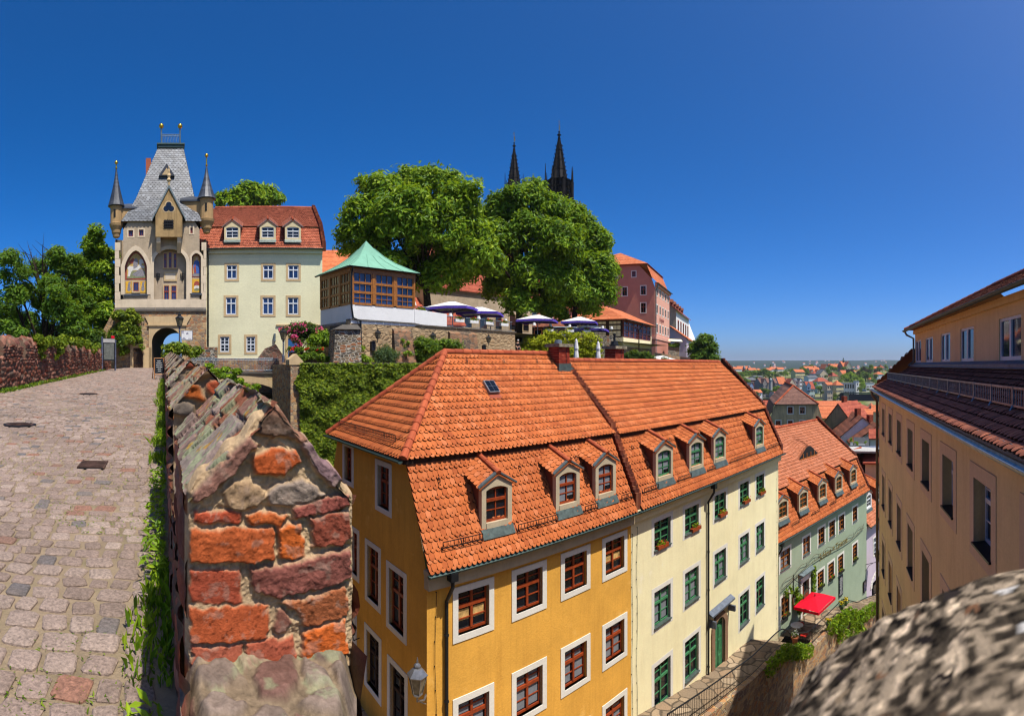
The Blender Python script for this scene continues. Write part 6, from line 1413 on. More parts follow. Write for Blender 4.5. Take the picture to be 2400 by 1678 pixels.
# path bridge with arch 
FA = Fr(42*dirv(-.48), -.48+pi/2)
def A2(x, y, o=0.0): return FA.px(380+x*.1394, 760+y*.1394, o)
pb_ = thing('path_bridge', 'small sandstone arch bridge carrying the footpath beside the gate', 'bridge', FA.P(0,-1,-3))
sL2, sR2 = A2(300, 0)[0], A2(2030, 0)[0]; zt, zd = A2(0, 800)[1], A2(0, 832)[1]; s_m =(A2(1000,0)[0]+sR2)/2-1.0; hw_ = sR2-.1-s_m; zs_, za_ = A2(0, 1235)[1], A2(0, 965)[1]
mb = MB(); n = 16; arch =[(s_m+hw_*cos(w),zs_+(za_-zs_)*sin(w))for w in np.linspace(pi,0,n+1)]
for k in range(n):
 (xa, z1), (xb, z2) = arch[k], arch[k+1]; mb.poly(FA.loop([(xa,z1),(xb,z2),(xb,zd),(xa,zd)],0), 0, .5); mb.poly([FA.P(xa,0,z1),FA.P(xa,-2.4,z1),FA.P(xb,-2.4,z2),FA.P(xb,0,z2)], 0, .5)
FA.box(mb, sL2, s_m-hw_, -2.4, 0, -8, zd); FA.box(mb, s_m+hw_, sR2+.6, -2.4, -.02, -8, zd); mb.build('arch_wall', M['archstone'], pb_)
mb = MB()
for k in range(n):
 (xa, z1), (xb, z2) = arch[k], arch[k+1]; f = 1.0; mb.prism(FA.loop([(xa,z1),(xb,z2),(s_m+(xb-s_m)*1.1,zs_+(z2-zs_)*1.1+.35),(s_m+(xa-s_m)*1.1,zs_+(z1-zs_)*1.1+.35)],.05), -FA.n*.1)
mb.build('voussoirs', M['sand'], pb_); mb = MB(); FA.box(mb, sL2, sR2+.1, -2.6, .12, zd, zt); mb.build('deck', M['greystone2'], pb_)
mb = MB(); FA.box(mb, -12, sR2+.6, -6, -2.4, -9, -2.5); tag(mb.build('bridge_back_wall',M['darkwall']), 'dark wall seen through the small arch', 'wall')
railing('bridge_railing', 'blue grey steel railing on the small arch bridge', FA, A2(500,0)[0], A2(1960,0)[0], -.05, lambda s:zt, 1.05, 'railgrey', .125, 1.5, 3)
mb = MB(); FL.box(mb, Lx(752,0)[0]+.3, eR+.0, .02, .16, -3, .55); o_ = mb.build('rubble_base', M['buffrubble'], ph_)
mb = MB(); a, z1 = A2(440, 385, -2.2); b, z0 = A2(925, 560, -2.2); FA.box(mb, a, b, -2.7, -2.2, -2, z1); tag(mb.build('rubble_wall',M['greystone']), 'low buff rubble wall between gate tower and footpath', 'wall')
# end pier with gabled cap, pillar, lamp post 
mb = MB(); s0, z1 = A2(1600, 400, -1.0); s1 = A2(2020, 0, -1.0)[0]; zc = A2(0, 345, -1)[1]; zb_ = A2(0, 620, -1)[1]
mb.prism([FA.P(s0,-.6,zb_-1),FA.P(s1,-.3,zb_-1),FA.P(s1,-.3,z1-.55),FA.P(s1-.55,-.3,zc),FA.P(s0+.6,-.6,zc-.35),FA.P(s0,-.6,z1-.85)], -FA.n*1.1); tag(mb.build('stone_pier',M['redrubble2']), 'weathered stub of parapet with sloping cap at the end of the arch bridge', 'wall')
FI = Fr(at(681,0,36)[:2], R(50.0))
iw = thing('ivy_wall', 'ivy clad retaining wall behind the ochre house', 'wall', FI.P(6,-.3,-6)); sI = FI.px(1010, 0)[0]
mb = MB(); FI.box(mb, 0, sI, -.6, 0, -14, 0.02); FI.box(mb, -.0, .5, -5, -.6, -14, .02); mb.build('wall_body', M['buffrubble'], iw)
mb = MB(); FI.box(mb, .8, sI, -.75, .12, .02, .16); mb.build('coping', M['darkcoping'], iw)
mb = MB(); mb.prism([FI.P(-.1,.05,.0),FI.P(.9,.05,.0),FI.P(.9,.05,.2),FI.P(.4,.05,.75),FI.P(-.1,.05,.35)], -FI.n*.9); mb.build('pillar_cap', M['sand'], iw)
n = 34000; s_ = RNG.uniform(.15, sI, n); z_ = -7.5+7.6*RNG.random(n)**.9
keep =(vnoise(np.stack([s_,z_,0*s_],-1),.55,4)>.22)|(z_>-1.4); keep&=(s_>.25+.7*vnoise(np.stack([z_,z_,0*z_],-1),.8,3)); s_, z_ = s_[keep], z_[keep]
o_ = .06+.75*np.clip(fbm(np.stack([s_,z_,0*s_],-1),1.1,4,6)-.18, 0, 1)*RNG.random(len(s_))**.35
mb = MB(); leafcards(mb, FI.O+FI.u*s_[:,None]+FI.n*o_[:,None]+np.array((0,0,1.))*z_[:,None], np.tile(FI.n*.8+np.array((0,0,.7)),(len(s_),1)), .105,(.05,.95), .95); tag(mb.build('ivy',M['leaf_ivy']), 'dense green ivy hanging down the retaining wall behind the ochre house', 'ivy', kind='stuff')
mb = MB(); mb.poly([FI.P(.5,-.6,-.02),FI.P(sI+20,-.6,-.02),FI.P(sI+20,-25,-.02),FI.P(.5,-25,-.02)]); tag(mb.build('planted_ground',M['soil']), kind='structure', label='planted bank between ivy wall and terrace wall', cat='ground')
def lamppost(label, c, zhead, h=1.05, r=.3):
 t = thing('street_lamp', label, 'street lamp', c, 'lantern topped street lamps'); c = np.asarray(c, float); hd = np.array((c[0],c[1],zhead)); lantern(t, hd, h, r, 'iron'); mb = MB(); mb.tube([c,hd+(0,0,.02)],[.075,.05], 8); mb.lathe(c,[(.12,0),(.10,.5),(.06,.6)], 8); mb.lathe(hd,[(.09,-.25),(.05,-.2),(.1,-.03)], 8); mb.build('pole', M['polegrey'], t); return t
c = at(664, 0, 41.2); lamppost('black lantern street lamp at the end of the small arch bridge by the roses',(c[0],c[1],.2),(855-797)/1250*41.2)
c = B(38, 1.12); lamppost('lantern street lamp on the parapet in front of the gate passage',(c[0],c[1],.2),(855-766)/1250*38)
# plants on the bank 
def blobs_px(L, d, dj=.4): return[(at(x,y,d+random.uniform(-dj,dj)),r/F_PX*d)for x, y, r in L]
t = bush('rose_bush', 'climbing rose with masses of pink blossom over the blue door', 'rose bush', at(700,826,43), blobs_px([(672,778,10),(690,772,13),(708,770,14),(726,772,13),(742,778,11),(700,800,12),(690,790,9),(716,790,14)],43), 5000, .13, 'leaf_dark', .35)
mb = MB(); bl = blobs_px([(658,774,6),(672,774,8),(690,768,11),(708,768,12),(726,770,10),(748,774,9),(690,792,8),(700,806,8)], 42.6)
for c, r in bl: leaves(mb, c-dirv(-.42)*.25, 60,(r*1.2,r*.7,r*1.05), .085, 0, .6, 0,(0,1), .95)
mb.build('blossom', M['pinkflower'], t)
bush('shrub', 'bright green clipped shrub beside the pink rose', 'shrub', at(752,826,41.6), blobs_px([(740,800,15),(758,792,15),(766,804,11),(728,806,10)],41.6), 3600, .12, 'leaf_bright', .3)
t = bush('planter_bed', 'long trough of green plants dotted with red flowers under the rose', 'planter', at(712,828,40.6), blobs_px([(680,820,6),(694,821,6),(708,820,6),(722,820,6),(736,820,6),(750,820,6)],40.6,.1), 1300, .1, 'leaf_mid', .2, stem=False)
mb = MB(); mb.hexa([at(677,836,40.4),at(758,836,40.9),at(758,836,41.4),at(677,836,40.9),at(677,825,40.4),at(758,825,40.9),at(758,825,41.4),at(677,825,40.9)]); mb.build('trough', M['wooddark'], t); mb = MB()
for x in(683, 687, 688, 716, 720, 743, 752, 757, 690): leaves(mb, at(x,817+random.uniform(-3,3),40.2), 7,(.14,.14,.12), .09)
mb.build('blossom', M['red_flower'], t)
bush('low_shrub', 'low spreading shrubs along the top of the ivy wall', 'shrub', at(735,852,39.9), blobs_px([(704,842,8),(720,838,9),(738,838,10),(755,840,9),(770,845,7)],39.9), 2200, .11, 'leaf_mid', .25, stem=False)
mb = MB(); mb.hexa([at(690,850,41.0),at(760,850,41.6),at(760,850,42.4),at(690,850,41.8),at(690,832,41.0),at(760,832,41.6),at(760,832,42.4),at(690,832,41.8)]); tag(mb.build('bed_wall',M['greystone']), 'low grey stone bed wall under the flower trough', 'wall')
bush('rosemary_bush', 'grey green feathery bush at the foot of the terrace wall', 'shrub', at(896,852,41.2), blobs_px([(880,836,16),(900,828,20),(918,838,15),(896,842,18)],41.2), 5000, .10, 'leaf_grey', .35, 40)
bush('shrub', 'tall arching green shrub in front of the middle terrace lantern', 'shrub', at(1010,852,43.4), blobs_px([(985,806,12),(1000,815,18),(1022,818,18),(1046,814,16),(1068,812,11),(975,830,14),(1000,840,16)],43.4), 5500, .14, 'leaf_mid', .4)
bush('shrub', 'yellow green shrub beside the stone corner pier', 'shrub', at(858,852,39.8), blobs_px([(852,842,9),(862,846,8),(846,836,6),(849,815,4)],39.8), 1200, .11, 'leaf_bright', .22)
bush('climbing_vine', 'thin climbing vine with dry stems on the first buttress', 'vine', at(948,852,42.2), blobs_px([(944,800,5),(950,812,6),(958,806,5),(955,830,8),(942,842,8)],42.2), 700, .12, 'leaf_bright', .2)
# creeper covered wall, stairs and walker 
cw = thing('creeper_wall', 'wall wholly hidden by bright yellow green creeper below the upper terrace', 'wall', at(1320,850,55)); mb = MB()
mb.hexa([at(1228,900,55.5),at(1440,900,59),at(1440,900,60),at(1228,900,56.5),at(1250,792,55.5),at(1440,786,59),at(1440,786,60),at(1250,792,56.5)]); mb.build('wall_body', M['greystone'], cw)
bl =[]
for x in np.arange(1214, 1408, 9):
 yt = np.interp(x,[1210,1240,1262,1275,1390,1412],[826,796,790,779,785,800])
 for y in np.arange(yt+6, 868, 11): bl.append((at(x+random.uniform(-3,3),y,54.3+(x-1214)/190*3.2+random.uniform(-.25,.25)),.40))
mb = leafmb(bl, 15000, .17, .35, 24, .3,(.1,1)); mb.build('creeper', M['leaf_yellow'], cw)
# ================================================================ TREES, CASTLE HILL 
def tree(nm, label, base, L, d, n, size, mat, trunk_r=.3, dj=3.0, clump=.8, per=45, group=None, limbs=10, bark='bark', fork=.45, tv=(0,1), shell=.6):
 """tapered trunk, limbs to the crown's lobes, leaves in clumps over the lobes"""
 base = np.asarray(base, float); bl =[]
 for i, (x, y, r)in enumerate(L): bl.append((at(x,y,d+random.uniform(-dj,dj)),r/F_PX*d))
 for c, r in list(bl):
  if r>.9:
   for _ in range(2): q = RNG.normal(size=3); q/=np.linalg.norm(q); q[2] = abs(q[2])*.8; bl.append((c+q*r*random.uniform(.85,1.12),r*random.uniform(.24,.4)))
 t = thing(nm, label, 'tree', base, group); mb = leafmb(bl, n, size, clump, per, shell, tv); mb.build('crown', M[mat], t)
 cen = np.mean([c for c,_ in bl], 0); top = max(c[2]for c, _ in bl); fk = base+(cen-base)*fork; fk[:2] = base[:2]+(cen[:2]-base[:2])*.3
 mb = MB(); mb.tube([base-(0,0,.5),base+(fk-base)*.5+(.1,.05,0),fk],[trunk_r*1.25,trunk_r,trunk_r*.8], 9)
 for c, r in random.sample(bl, min(limbs,len(bl))):
  m_ =(fk+c)/2+np.array((random.uniform(-.5,.5),random.uniform(-.5,.5),random.uniform(.2,.8)))
  mb.tube([fk,fk+(m_-fk)*.5+(0,0,.2),m_,c],[trunk_r*.55,trunk_r*.42,trunk_r*.28,.03], 6)
  for q in range(3):
   e = c+RNG.normal(size=3)*r*.7; mb.tube([m_,(m_+e)/2+(0,0,.15),e],[trunk_r*.2,trunk_r*.12,.015], 4)
 mb.build('trunk', M[bark], t); return t
M['bark'] = simple('dark_bark',(58,48,38), .95, 0, .1, .25)
g = 'chestnut trees on the terrace'
tree('chestnut_tree', 'broad chestnut tree rising behind the copper roofed pavilion',(*at(1003,0,54)[:2],3.1),[(850,520,48),(895,462,46),(955,440,42),(1015,448,48),(1075,488,46),(1108,556,38),(868,580,44),(828,560,30),(940,530,70),(1020,550,74),(1080,610,48),(960,640,52),(1028,655,46),(905,628,36),(1106,640,30),(815,590,18),(990,415,20),(835,490,18),(1120,600,24),(1130,560,26)], 54, 56000, .29, 'chestnut', .42, 4, .95, 45, g, 14)
tree('chestnut_tree', 'dark chestnut tree in front of the black spires',(*at(1214,0,60)[:2],3.1),[(1180,500,40),(1235,478,42),(1290,500,40),(1162,565,40),(1235,565,72),(1310,575,54),(1185,650,50),(1255,660,64),(1320,672,46),(1215,715,34),(1290,722,36),(1160,680,28),(1252,448,22),(1196,462,20),(1138,560,30),(1142,620,34),(1150,510,24)], 60, 52000, .30, 'chestnut', .4, 4, .95, 45, g, 12, tv=(0,.8))
tree('chestnut_tree', 'rightmost chestnut tree overhanging the bright white parasol',(*at(1340,0,67)[:2],3.1),[(1355,540,40),(1385,575,40),(1398,640,42),(1402,692,34),(1350,610,52),(1345,690,50),(1372,720,30),(1330,505,28),(1410,610,20),(1300,730,28)], 67, 34000, .32, 'chestnut', .4, 3, 1.0, 45, g, 9, tv=(0,.85))
tree('tree', 'round topped tree showing over the red roof of the pale house',(*at(590,0,88)[:2],3),[(528,472,16),(565,462,22),(590,455,22),(622,462,22),(645,475,16),(600,480,30),(560,485,25)], 88, 7000, .5, 'chestnut', .4, 3, 1.2, 40)
tree('tree', 'bushy green tree at the far end of the castle hill beside open sky',(*at(1650,0,106)[:2],-2),[(1650,802,15),(1632,818,14),(1668,820,14),(1650,832,18),(1636,843,11),(1668,842,12),(1622,838,8),(1650,862,16)], 106, 9000, .38, 'leaf_mid' if False else 'ash', .3, 1.5, .9, 40)
tree('maple_tree', 'tall narrow yellow green tree close to the gate tower',(*at(225,0,50)[:2],-9),[(224,550,13),(218,575,22),(232,605,26),(245,640,24),(205,628,30),(240,690,34),(200,690,36),(250,740,26),(215,750,36),(268,770,18),(190,655,22),(258,600,12)], 50, 30000, .21, 'chestnut', .3, 2, .6, 40, None, 10)
tree('ash_tree', 'loose crowned ash with dark bare branches behind the left parapet',(*at(105,0,44)[:2],-9),[(22,612,22),(55,640,18),(90,630,22),(132,606,24),(150,640,26),(120,672,26),(30,700,26),(16,740,26),(60,760,26),(140,735,36),(160,690,30),(110,780,24),(175,770,30),(40,790,20),(170,620,20),(12,650,14),(85,800,22),(60,690,24),(95,720,22),(200,720,26),(20,775,22),(130,690,20)], 44, 36000, .17, 'ash', .3, 3, .55, 40, None, 15, fork=.62, shell=.45)
tree('ash_tree', 'smaller dark green tree low between the ash and the gate tower',(*at(180,0,46)[:2],-10),[(185,800,24),(220,800,24),(250,805,20),(150,810,22),(275,800,14),(40,800,22),(100,810,22)], 46, 14000, .17, 'leaf_dark', .2, 2, .5, 40)
mb = MB(); c0 = at(105, 800, 44); fk = at(100, 700, 44)  # dead branches standing out of the ash
for x, y in((66,575),(100,572),(120,580),(78,600),(40,640),(12,640),(150,640),(60,590),(110,590)):
 e = at(x, y, 44+random.uniform(-1.5,1.5)); m_ =(fk+e)/2+(0, 0, .3); mb.tube([c0,fk,m_,e],[.22,.14,.07,.015], 6)
 for k in range(4): q = m_+(e-m_)*random.uniform(.2, .9); mb.tube([q,q+RNG.normal(size=3)*.45+(0,0,.4)],[.03,.008], 4)
ash =[o for o in bpy.data.objects if o.name=='ash_tree'][0]; mb.build('dead_branches', M['bark'], ash)
def ivyclump(label, L, d, n, size, mat='leaf_ivy', dj=.3, nm='ivy'):
 mb = leafmb([(at(x,y,d+random.uniform(-dj,dj)),r/F_PX*d)for x,y,r in L], n, size, .3, 30, .5,(0,1)); tag(mb.build(nm,M[mat]), label, 'ivy', kind='stuff')
def wd(x): a = 7.655/(tan((384-x)/1250)+.075); return a/cos((384-x)/1250)
mb = MB()
for x, y, r in((90,797,13),(100,806,14),(92,820,9),(118,800,12),(130,803,13),(146,806,10),(138,822,11),(128,836,6),(94,836,6),(170,800,10),(186,802,13),(204,808,12),(218,820,9),(228,812,8),(150,792,8)):
 d = wd(x)-.15; leaves(mb, at(x,y,d), int(r*r*1.6),(r/1250*d,.35,r/1250*d), .12, 0, .4)
tag(mb.build('ivy',M['leaf_ivy']), 'bright ivy spilling over the merlons of the left parapet', 'ivy', kind='stuff')
ivyclump('ivy climbing the rubble base of the gate tower left of the passage',[(278,745,16),(300,750,15),(318,748,12),(290,770,18),(312,775,14),(322,798,9),(282,800,15),(300,800,14),(292,825,9),(270,780,14),(306,735,8),(330,815,5)], 46.0, 6500, .17)
ivyclump('ivy bush crowning the end merlon in front of the passage',[(398,822,11),(412,818,11),(428,820,11),(440,828,9),(396,836,8),(455,830,8),(462,822,6),(396,848,6)], 31, 3600, .12, dj=.2)
mb = MB()
for x, y, r in((490,858,8),(505,870,10),(520,880,11),(540,885,12),(560,893,10),(575,905,9),(595,915,6),(555,870,8),(530,866,8),(585,925,6),(545,905,10),(600,905,5)): leaves(mb, at(x,y,24+random.uniform(-1,1)), 170,(r/1250*24,.4,r/1250*24*.7), .11, 0, .2)
tag(mb.build('shrub',M['leaf_bright']), 'light green shrub growing up outside the parapet before the small arch', 'shrub')
# gothic spires 
def spire(label, x, ytip, yb, hw, d, gallery):
 c = at(x, 0, d); c[2] = 0; px = d/F_PX; zt, zb_ =(HOR-ytip)*px, (HOR-yb)*px; r = hw*px; t = thing('church_spire', label, 'spire',(c[0],c[1],3), 'blackened gothic twin spires')
 mb = MB(); n = 8; H_ = zt-zb_
 for k in range(n):
  w0, w1 = 2*pi*k/n, 2*pi*(k+1)/n; d0, d1 = np.array((cos(w0),sin(w0),0)), np.array((cos(w1),sin(w1),0))
  for f0, f1 in((0,.22),(.24,.42),(.44,.62),(.64,.88)):
   r0, r1 = r*(1-f0), r*(1-f1); mb.poly([c+d0*r0*.96+(0,0,zb_+H_*f0),c+d1*r0*.96+(0,0,zb_+H_*f0),c+d1*r1*.96+(0,0,zb_+H_*f1),c+d0*r1*.96+(0,0,zb_+H_*f1)], 0, .5)
 sp = mb.build('spire_cone', M['gothic2'], t); mb = MB()
 for k in range(n):
  w = 2*pi*k/n; dv = np.array((cos(w),sin(w),0)); mb.tube([c+dv*r*1.02+(0,0,zb_),c+dv*r*.08+(0,0,zb_+H_*.92)],[r*.10,r*.05], 5)
  for f in np.arange(.05, .8, .085): q = c+dv*(r*(1-f)+r*.16)+(0, 0, zb_+H_*f); mb.tube([q-dv*r*.15,q,q+(0,0,r*.16)],[r*.05,r*.07,r*.03], 5)
 mb.build('crockets', M['gothic'], sp); mb = MB(); zz = zb_+H_*.86
 mb.lathe(c,[(r*.1,zz),(r*.22,zz+H_*.03),(r*.1,zz+H_*.04),(r*.09,zz+H_*.08),(r*.3,zz+H_*.10),(r*.12,zz+H_*.12),(r*.07,zz+H_*.16),(r*.15,zz+H_*.17),(.05,zz+H_*.18)], 8); mb.build('finial', M['gothic'], t)
 mb = MB(); zz = zb_+H_*1.04; mb.tube([c+(0,0,zz-1),c+(0,0,zz+2.8)], .07, 5); mb.prism([c+dirv(.2)*a+(0,0,zz+b)for a,b in((.1,.8),(1.0,.6),(1.3,1.2),(.9,2.0),(.1,1.5))], dirv(.2+pi/2)*.08); mb.prism([c+dirv(.2)*a+(0,0,zz+b)for a,b in((-.9,1.9),(-.1,1.6),(-.1,1.8),(-.8,2.2))], dirv(.2+pi/2)*.08); mb.build('weather_vane', M['gold'], t)
 mb = MB(); R_ = r*(1.62 if gallery else 1.25); zg = zb_-.3
 for z in(zg+.2, zg-1.3, zg-3.0): mb.lathe(c,[(R_*1.0,z-.22),(R_*1.05,z),(R_*.9,z+.1)], 8)
 mb.lathe(c,[(R_*.8,3),(R_*.8,zg)], 8)
 for k in range(16): w = 2*pi*k/16; dv = np.array((cos(w),sin(w),0)); mb.tube([c+dv*R_*.97+(0,0,3),c+dv*R_*.97+(0,0,zg+.2)], r*.07, 5)
 mb.build('tower_shaft', M['gothic'], t); mb = MB()
 for k in range(8):
  w = 2*pi*k/8+.2; dv = np.array((cos(w),sin(w),0)); q = c+dv*R_*1.12; h = 3.2 if k%2 else 4.6; mb.lathe(q,[(r*.15,zg-9),(r*.13,zg),(r*.18,zg+.2),(r*.10,zg+.5),(r*.03,zg+h)], 5)
 mb.build('pinnacle', M['gothic'], t)
M['gothic2'] = plaster('soot_black_stone',(58,54,52), .3, .8,(28,26,26), .05, .6)
spire('left black gothic spire, the lower and slimmer of the twin spires', 1205, 338, 444, 15.5, 142, False)
spire('right black gothic spire, taller, with an openwork gallery below', 1310.5, 312, 425, 18.5, 138, True)
# generic house 
def house(nm, label, c, raz, Ln, Wd, zb, ze, zr_, wm, rm, hip=(0,0), win=None, over=.35, cat='house', group=None, chim=0, win_end=None, gl='glass', wc='woodwhite', sz=(1.0,1.5), mans=None):
 """ridge along azimuth raz through centre c; win = (rows, cols) per long side; hip = roof set-back at both ends"""
 c = np.array((c[0],c[1],0.0)); u, v = dirv(raz), dirv(raz+pi/2); Z = lambda a, b, z: c+u*a+v*b+np.array((0,0,z)); h, w = Ln/2, Wd/2
 t = thing(nm, label, cat,(c[0],c[1],zb), group); mb = MB()
 for p, q in(((-h,-w),(h,-w)),((h,-w),(h,w)),((h,w),(-h,w)),((-h,w),(-h,-w))): mb.poly([Z(*p,zb),Z(*q,zb),Z(*q,ze),Z(*p,ze)], 0, .5)
 for e, hp in((-1,hip[0]),(1,hip[1])):
  if not hp: mb.poly([Z(e*h,-w,ze),Z(e*h,w,ze),Z(e*h,0,zr_-.1)], 0, .5)
 mb.build('wall', M[wm], t); mb = MB(); dz = over*(zr_-ze)/w; he = h+over*.6; r0, r1 = -he+hip[0], he-hip[1]
 A, B_, C_, D_ = Z(-he, -w-over, ze-dz), Z(he, -w-over, ze-dz), Z(he, w+over, ze-dz), Z(-he, w+over, ze-dz); R0, R1 = Z(r0, 0, zr_), Z(r1, 0, zr_)
 th = np.array((0,0,-.18))
 for pl in((A,B_,R1,R0),(C_,D_,R0,R1))+(((D_,A,R0), )if hip[0]else())+(((B_,C_,R1), )if hip[1]else()): mb.prism(list(pl), th, 0, .5)
 rf = mb.build('roof', M[rm], t)
 for k in range(chim):
  mb = MB(); p = Z(r0+(r1-r0)*(k+.5)/chim+random.uniform(-1,1), random.uniform(-.6,.6), 0); mb.box(p[0]-.4, p[0]+.4, p[1]-.4, p[1]+.4, zr_-1.2, zr_+1.0); mb.build('chimney', M['chimfar'], rf)
 def wins(F, rows, cols, width):
  hs =(ze-zb)/rows
  for r in range(rows):
   for k in range(cols):
    a = -width/2+width*(k+.5)/cols; z = zb+hs*r+hs*.28; W_, H_ = min(sz[0], width/cols*.6), min(sz[1], hs*.62)
    mb = MB(); F.box(mb, a-W_/2-.14, a+W_/2+.14, -.02, .05, z-.12, z+H_+.14); wq = mb.build('window', M['surround' if wc=='woodwhite' else wc], t); mb = MB(); F.box(mb, a-W_/2, a+W_/2, .0, .07, z, z+H_); mb.build('pane', M[gl], wq)
 if win:
  for sg in(-1, 1):
   F = Fr(Z(0,sg*w,0), raz+(pi if sg<0 else 0)+0)
   if np.dot(F.n, -c)>0: wins(F, win[0], win[1], Ln)
 if win_end:
  for sg in(-1, 1):
   F = Fr(Z(sg*h,0,0), raz-sg*pi/2)
   if np.dot(F.n, -c)>0: wins(F, win_end[0], win_end[1], Wd)
 return t, Z
M['chimfar'] = simple('chimney_red',(142,70,50), .9, 0, .1, .2)
M['ft_orange'] = fartile('far_orange_tiles',(204,108,62),(226,134,86)); M['ft_red'] = fartile('far_red_tiles',(164,76,54),(194,102,74)); M['ft_brown'] = fartile('far_brown_tiles',(124,72,52),(160,98,70)); M['ft_dusk'] = fartile('far_dusky_tiles',(120,86,74),(146,106,90)); M['ft_grey'] = fartile('far_grey_slates',(92,94,98),(124,126,128))
# pink inn 
cP = at(1535, 0, 95); FK = Fr(cP[:2], R(26.6)); FKf = Fr(cP[:2], R(26.6+90))
pk = thing('pink_house', 'tall pink inn with orange hipped roof on the castle hill', 'house', FK.P(5,-5,3)); holes =[]
def K2(x, y): return FKf.px(1200+x*.2368, 500+y*.2368)
for x0, x1, y0, y1 in((998,1052,582,648),(1179,1233,566,635),(1084,1146,724,822),(1267,1332,711,811),(1267,1332,880,990)):
 a, z1 = K2(x0, y0); b, z0 = K2(x1, y1); holes.append(window(pk,FKf,a,b,z0,z1,.16,wood='woodred',rows=1,dep=.2))
mb = MB(); zc = K2(1330, 500)[1]; sc1 = K2(1330, 500)[0]; wall(mb, FKf,[(-16,0),(0,0),(0,14.7),(-.55,15.3),(sc1,zc),(-16,zc)], holes, .2, 0, 0, 0, 1); h2 =[]
rows_ =((13.3,11.1),(9.2,6.9),(5.4,3.0),(1.2,-1.0))
for i in range(5):
 a = 1.3+i*2.9
 for k, (zt_, zb_)in enumerate(((735,820),(897,997),(1088,1190),(1288,1372))):
  z1 = FK.px(1200+1435*.2368, 500+zt_*.2368)[1]; z0 = FK.px(1200+1435*.2368, 500+zb_*.2368)[1]; h2.append(window(pk,FK,a,a+1.5,z0,z1,.2,wood='woodred',rows=2,dep=.2))
wall(mb, FK,[(0,0),(15.3,0),(15.3,14.7),(0,14.7)], h2, .2, 0, 2, 2, 1); mb.build('wall',[M['pink'],M['dark_fill'],M['rose']], pk)
mb = MB(); zs_ = FK.px(1536, 791)[1]; FK.box(mb, -.1, 15.4, 0, .2, zs_-.3, zs_+.2); FKf.box(mb, -.8, .2, 0, .2, zs_-.3, zs_+.2); FK.box(mb, 0, 15.4, 0, .35, 14.2, 14.75); mb.build('cornice', M['rose'], pk); mb = MB(); FK.box(mb, .0, 15.3, .01, .08, 0, zs_-.35); mb.build('plinth', M['pink'], pk)
text('Burgkeller', 'lettering', M['woodred'], FK, 6.5, FK.px(1200+1490*.2368,500+1085*.2368)[1]+.4, .1, 1.1, pk)
mb = MB(); e1 = -FK.n; zt_ = 21.2; pr =[FK.P(-.3,.5,14.6), FK.P(-.3,-.5,15.6), FK.P(-.3,sc1*.99,zc+.1)]
for(p, q)in((pr[0],pr[1]),(pr[1],pr[2])): mb.poly([p,p+FK.u*16,q+FK.u*16,q], 0, .5)
e =[FK.P(-.6,-1.2,zc), FK.P(-.6,-16,zc)]; R0 = FK.P(4.5, -7.6, zt_); R1 = FK.P(14, -7.6, zt_); mb.poly([e[0],e[1],R0], 0, .5); mb.poly([FK.P(-.6,-1.2,zc),FK.P(15.6,-1.2,zc),R1,R0], 0, .5); mb.poly([FK.P(-.6,-16,zc),FK.P(15.6,-16,zc),R1,R0], 0, .5); mb.poly([FK.P(15.6,-1.2,zc),FK.P(15.6,-16,zc),R1], 0, .5); mb.build('roof', M['ft_orange'], pk)
mb = MB(); FKf.box(mb, -16, sc1+.1, 0, .5, zc-.12, zc+.06); mb.build('eave_board', M['ft_red'], pk); mb = MB(); c = FK.P(4.0, -11.6, 0); mb.box(c[0]-.7, c[0]+.7, c[1]-.7, c[1]+.7, 17, 23.2); mb.build('chimney', M['chimfar'], pk)
gutter(pk, FK, -.3, 15.5, .55, 14.62, .12, 'metal'); downpipe(pk, FK, .35, .12, 0, 14.4, .5, 'rose' if False else 'zinc', .1)
# orange roofed restaurant 
cR = at(1460.5, 0, 75); FO = Fr(cR[:2], R(31)); FOl = Fr(cR[:2], R(121)); rs = thing('restaurant_pavilion', 'low glazed restaurant with orange tiled roof on a stone base beneath the pink inn', 'pavilion', FO.P(4,-3,3))
glazed(rs, FO, .1, 13.8, 3.95, 6.25, 6, 'woodredbrown', 'glass_blue', 0,(.4,.75), 3); glazed(rs, FOl, -4.6, -.1, 3.95, 6.25, 2, 'wooddark', 'glass', 0,(.4,.75), 3)
mb = MB(); FO.box(mb, -.05, 14, -.3, .06, 2.6, 3.9); FOl.box(mb, -4.6, .05, -.3, .06, 2.6, 3.9); FO.box(mb, 13.6, 14.2, -.3, .06, 2.6, 6.4); FO.box(mb, 0, 14, -9, -.4, 2.6, 6.2); mb.build('plinth', M['cream'], rs); mb = MB(); FO.box(mb, -.05, 14.2, -.4, .12, -3, 2.6); FOl.box(mb, -9, .05, -.4, .12, -3, 2.6); mb.build('stone_base', M['buffrubble'], rs)
mb = MB(); ez_, rz_ = 6.45, 8.5
E_ =[FO.P(-.6,.7,ez_), FO.P(14.6,.7,ez_), FO.P(14.6,-9.4,ez_), FO.P(-.6,-9.4,ez_)]; r0, r1 = FO.P(2.8, -4.4, rz_+.35), FO.P(11.5, -4.4, rz_+.35)
for pl in((E_[0],E_[1],r1,r0),(E_[2],E_[3],r0,r1),(E_[3],E_[0],r0),(E_[1],E_[2],r1)): mb.prism(list(pl),(0,0,-.15), 0, .5)
mb.build('roof', M['ft_orange'], rs); gutter(rs, FO, -.6, 14.6, .75, ez_-.1, .1, 'metal')
mb = MB(); a = FOl; FOl.box(mb, -8.5, -4.6, -.3, .05, 2.6, 6.3); mb.build('wall', M['cream'], rs); downpipe(rs, FO, 7.0, .15, -1, 6.4, .7, 'metal', .07)
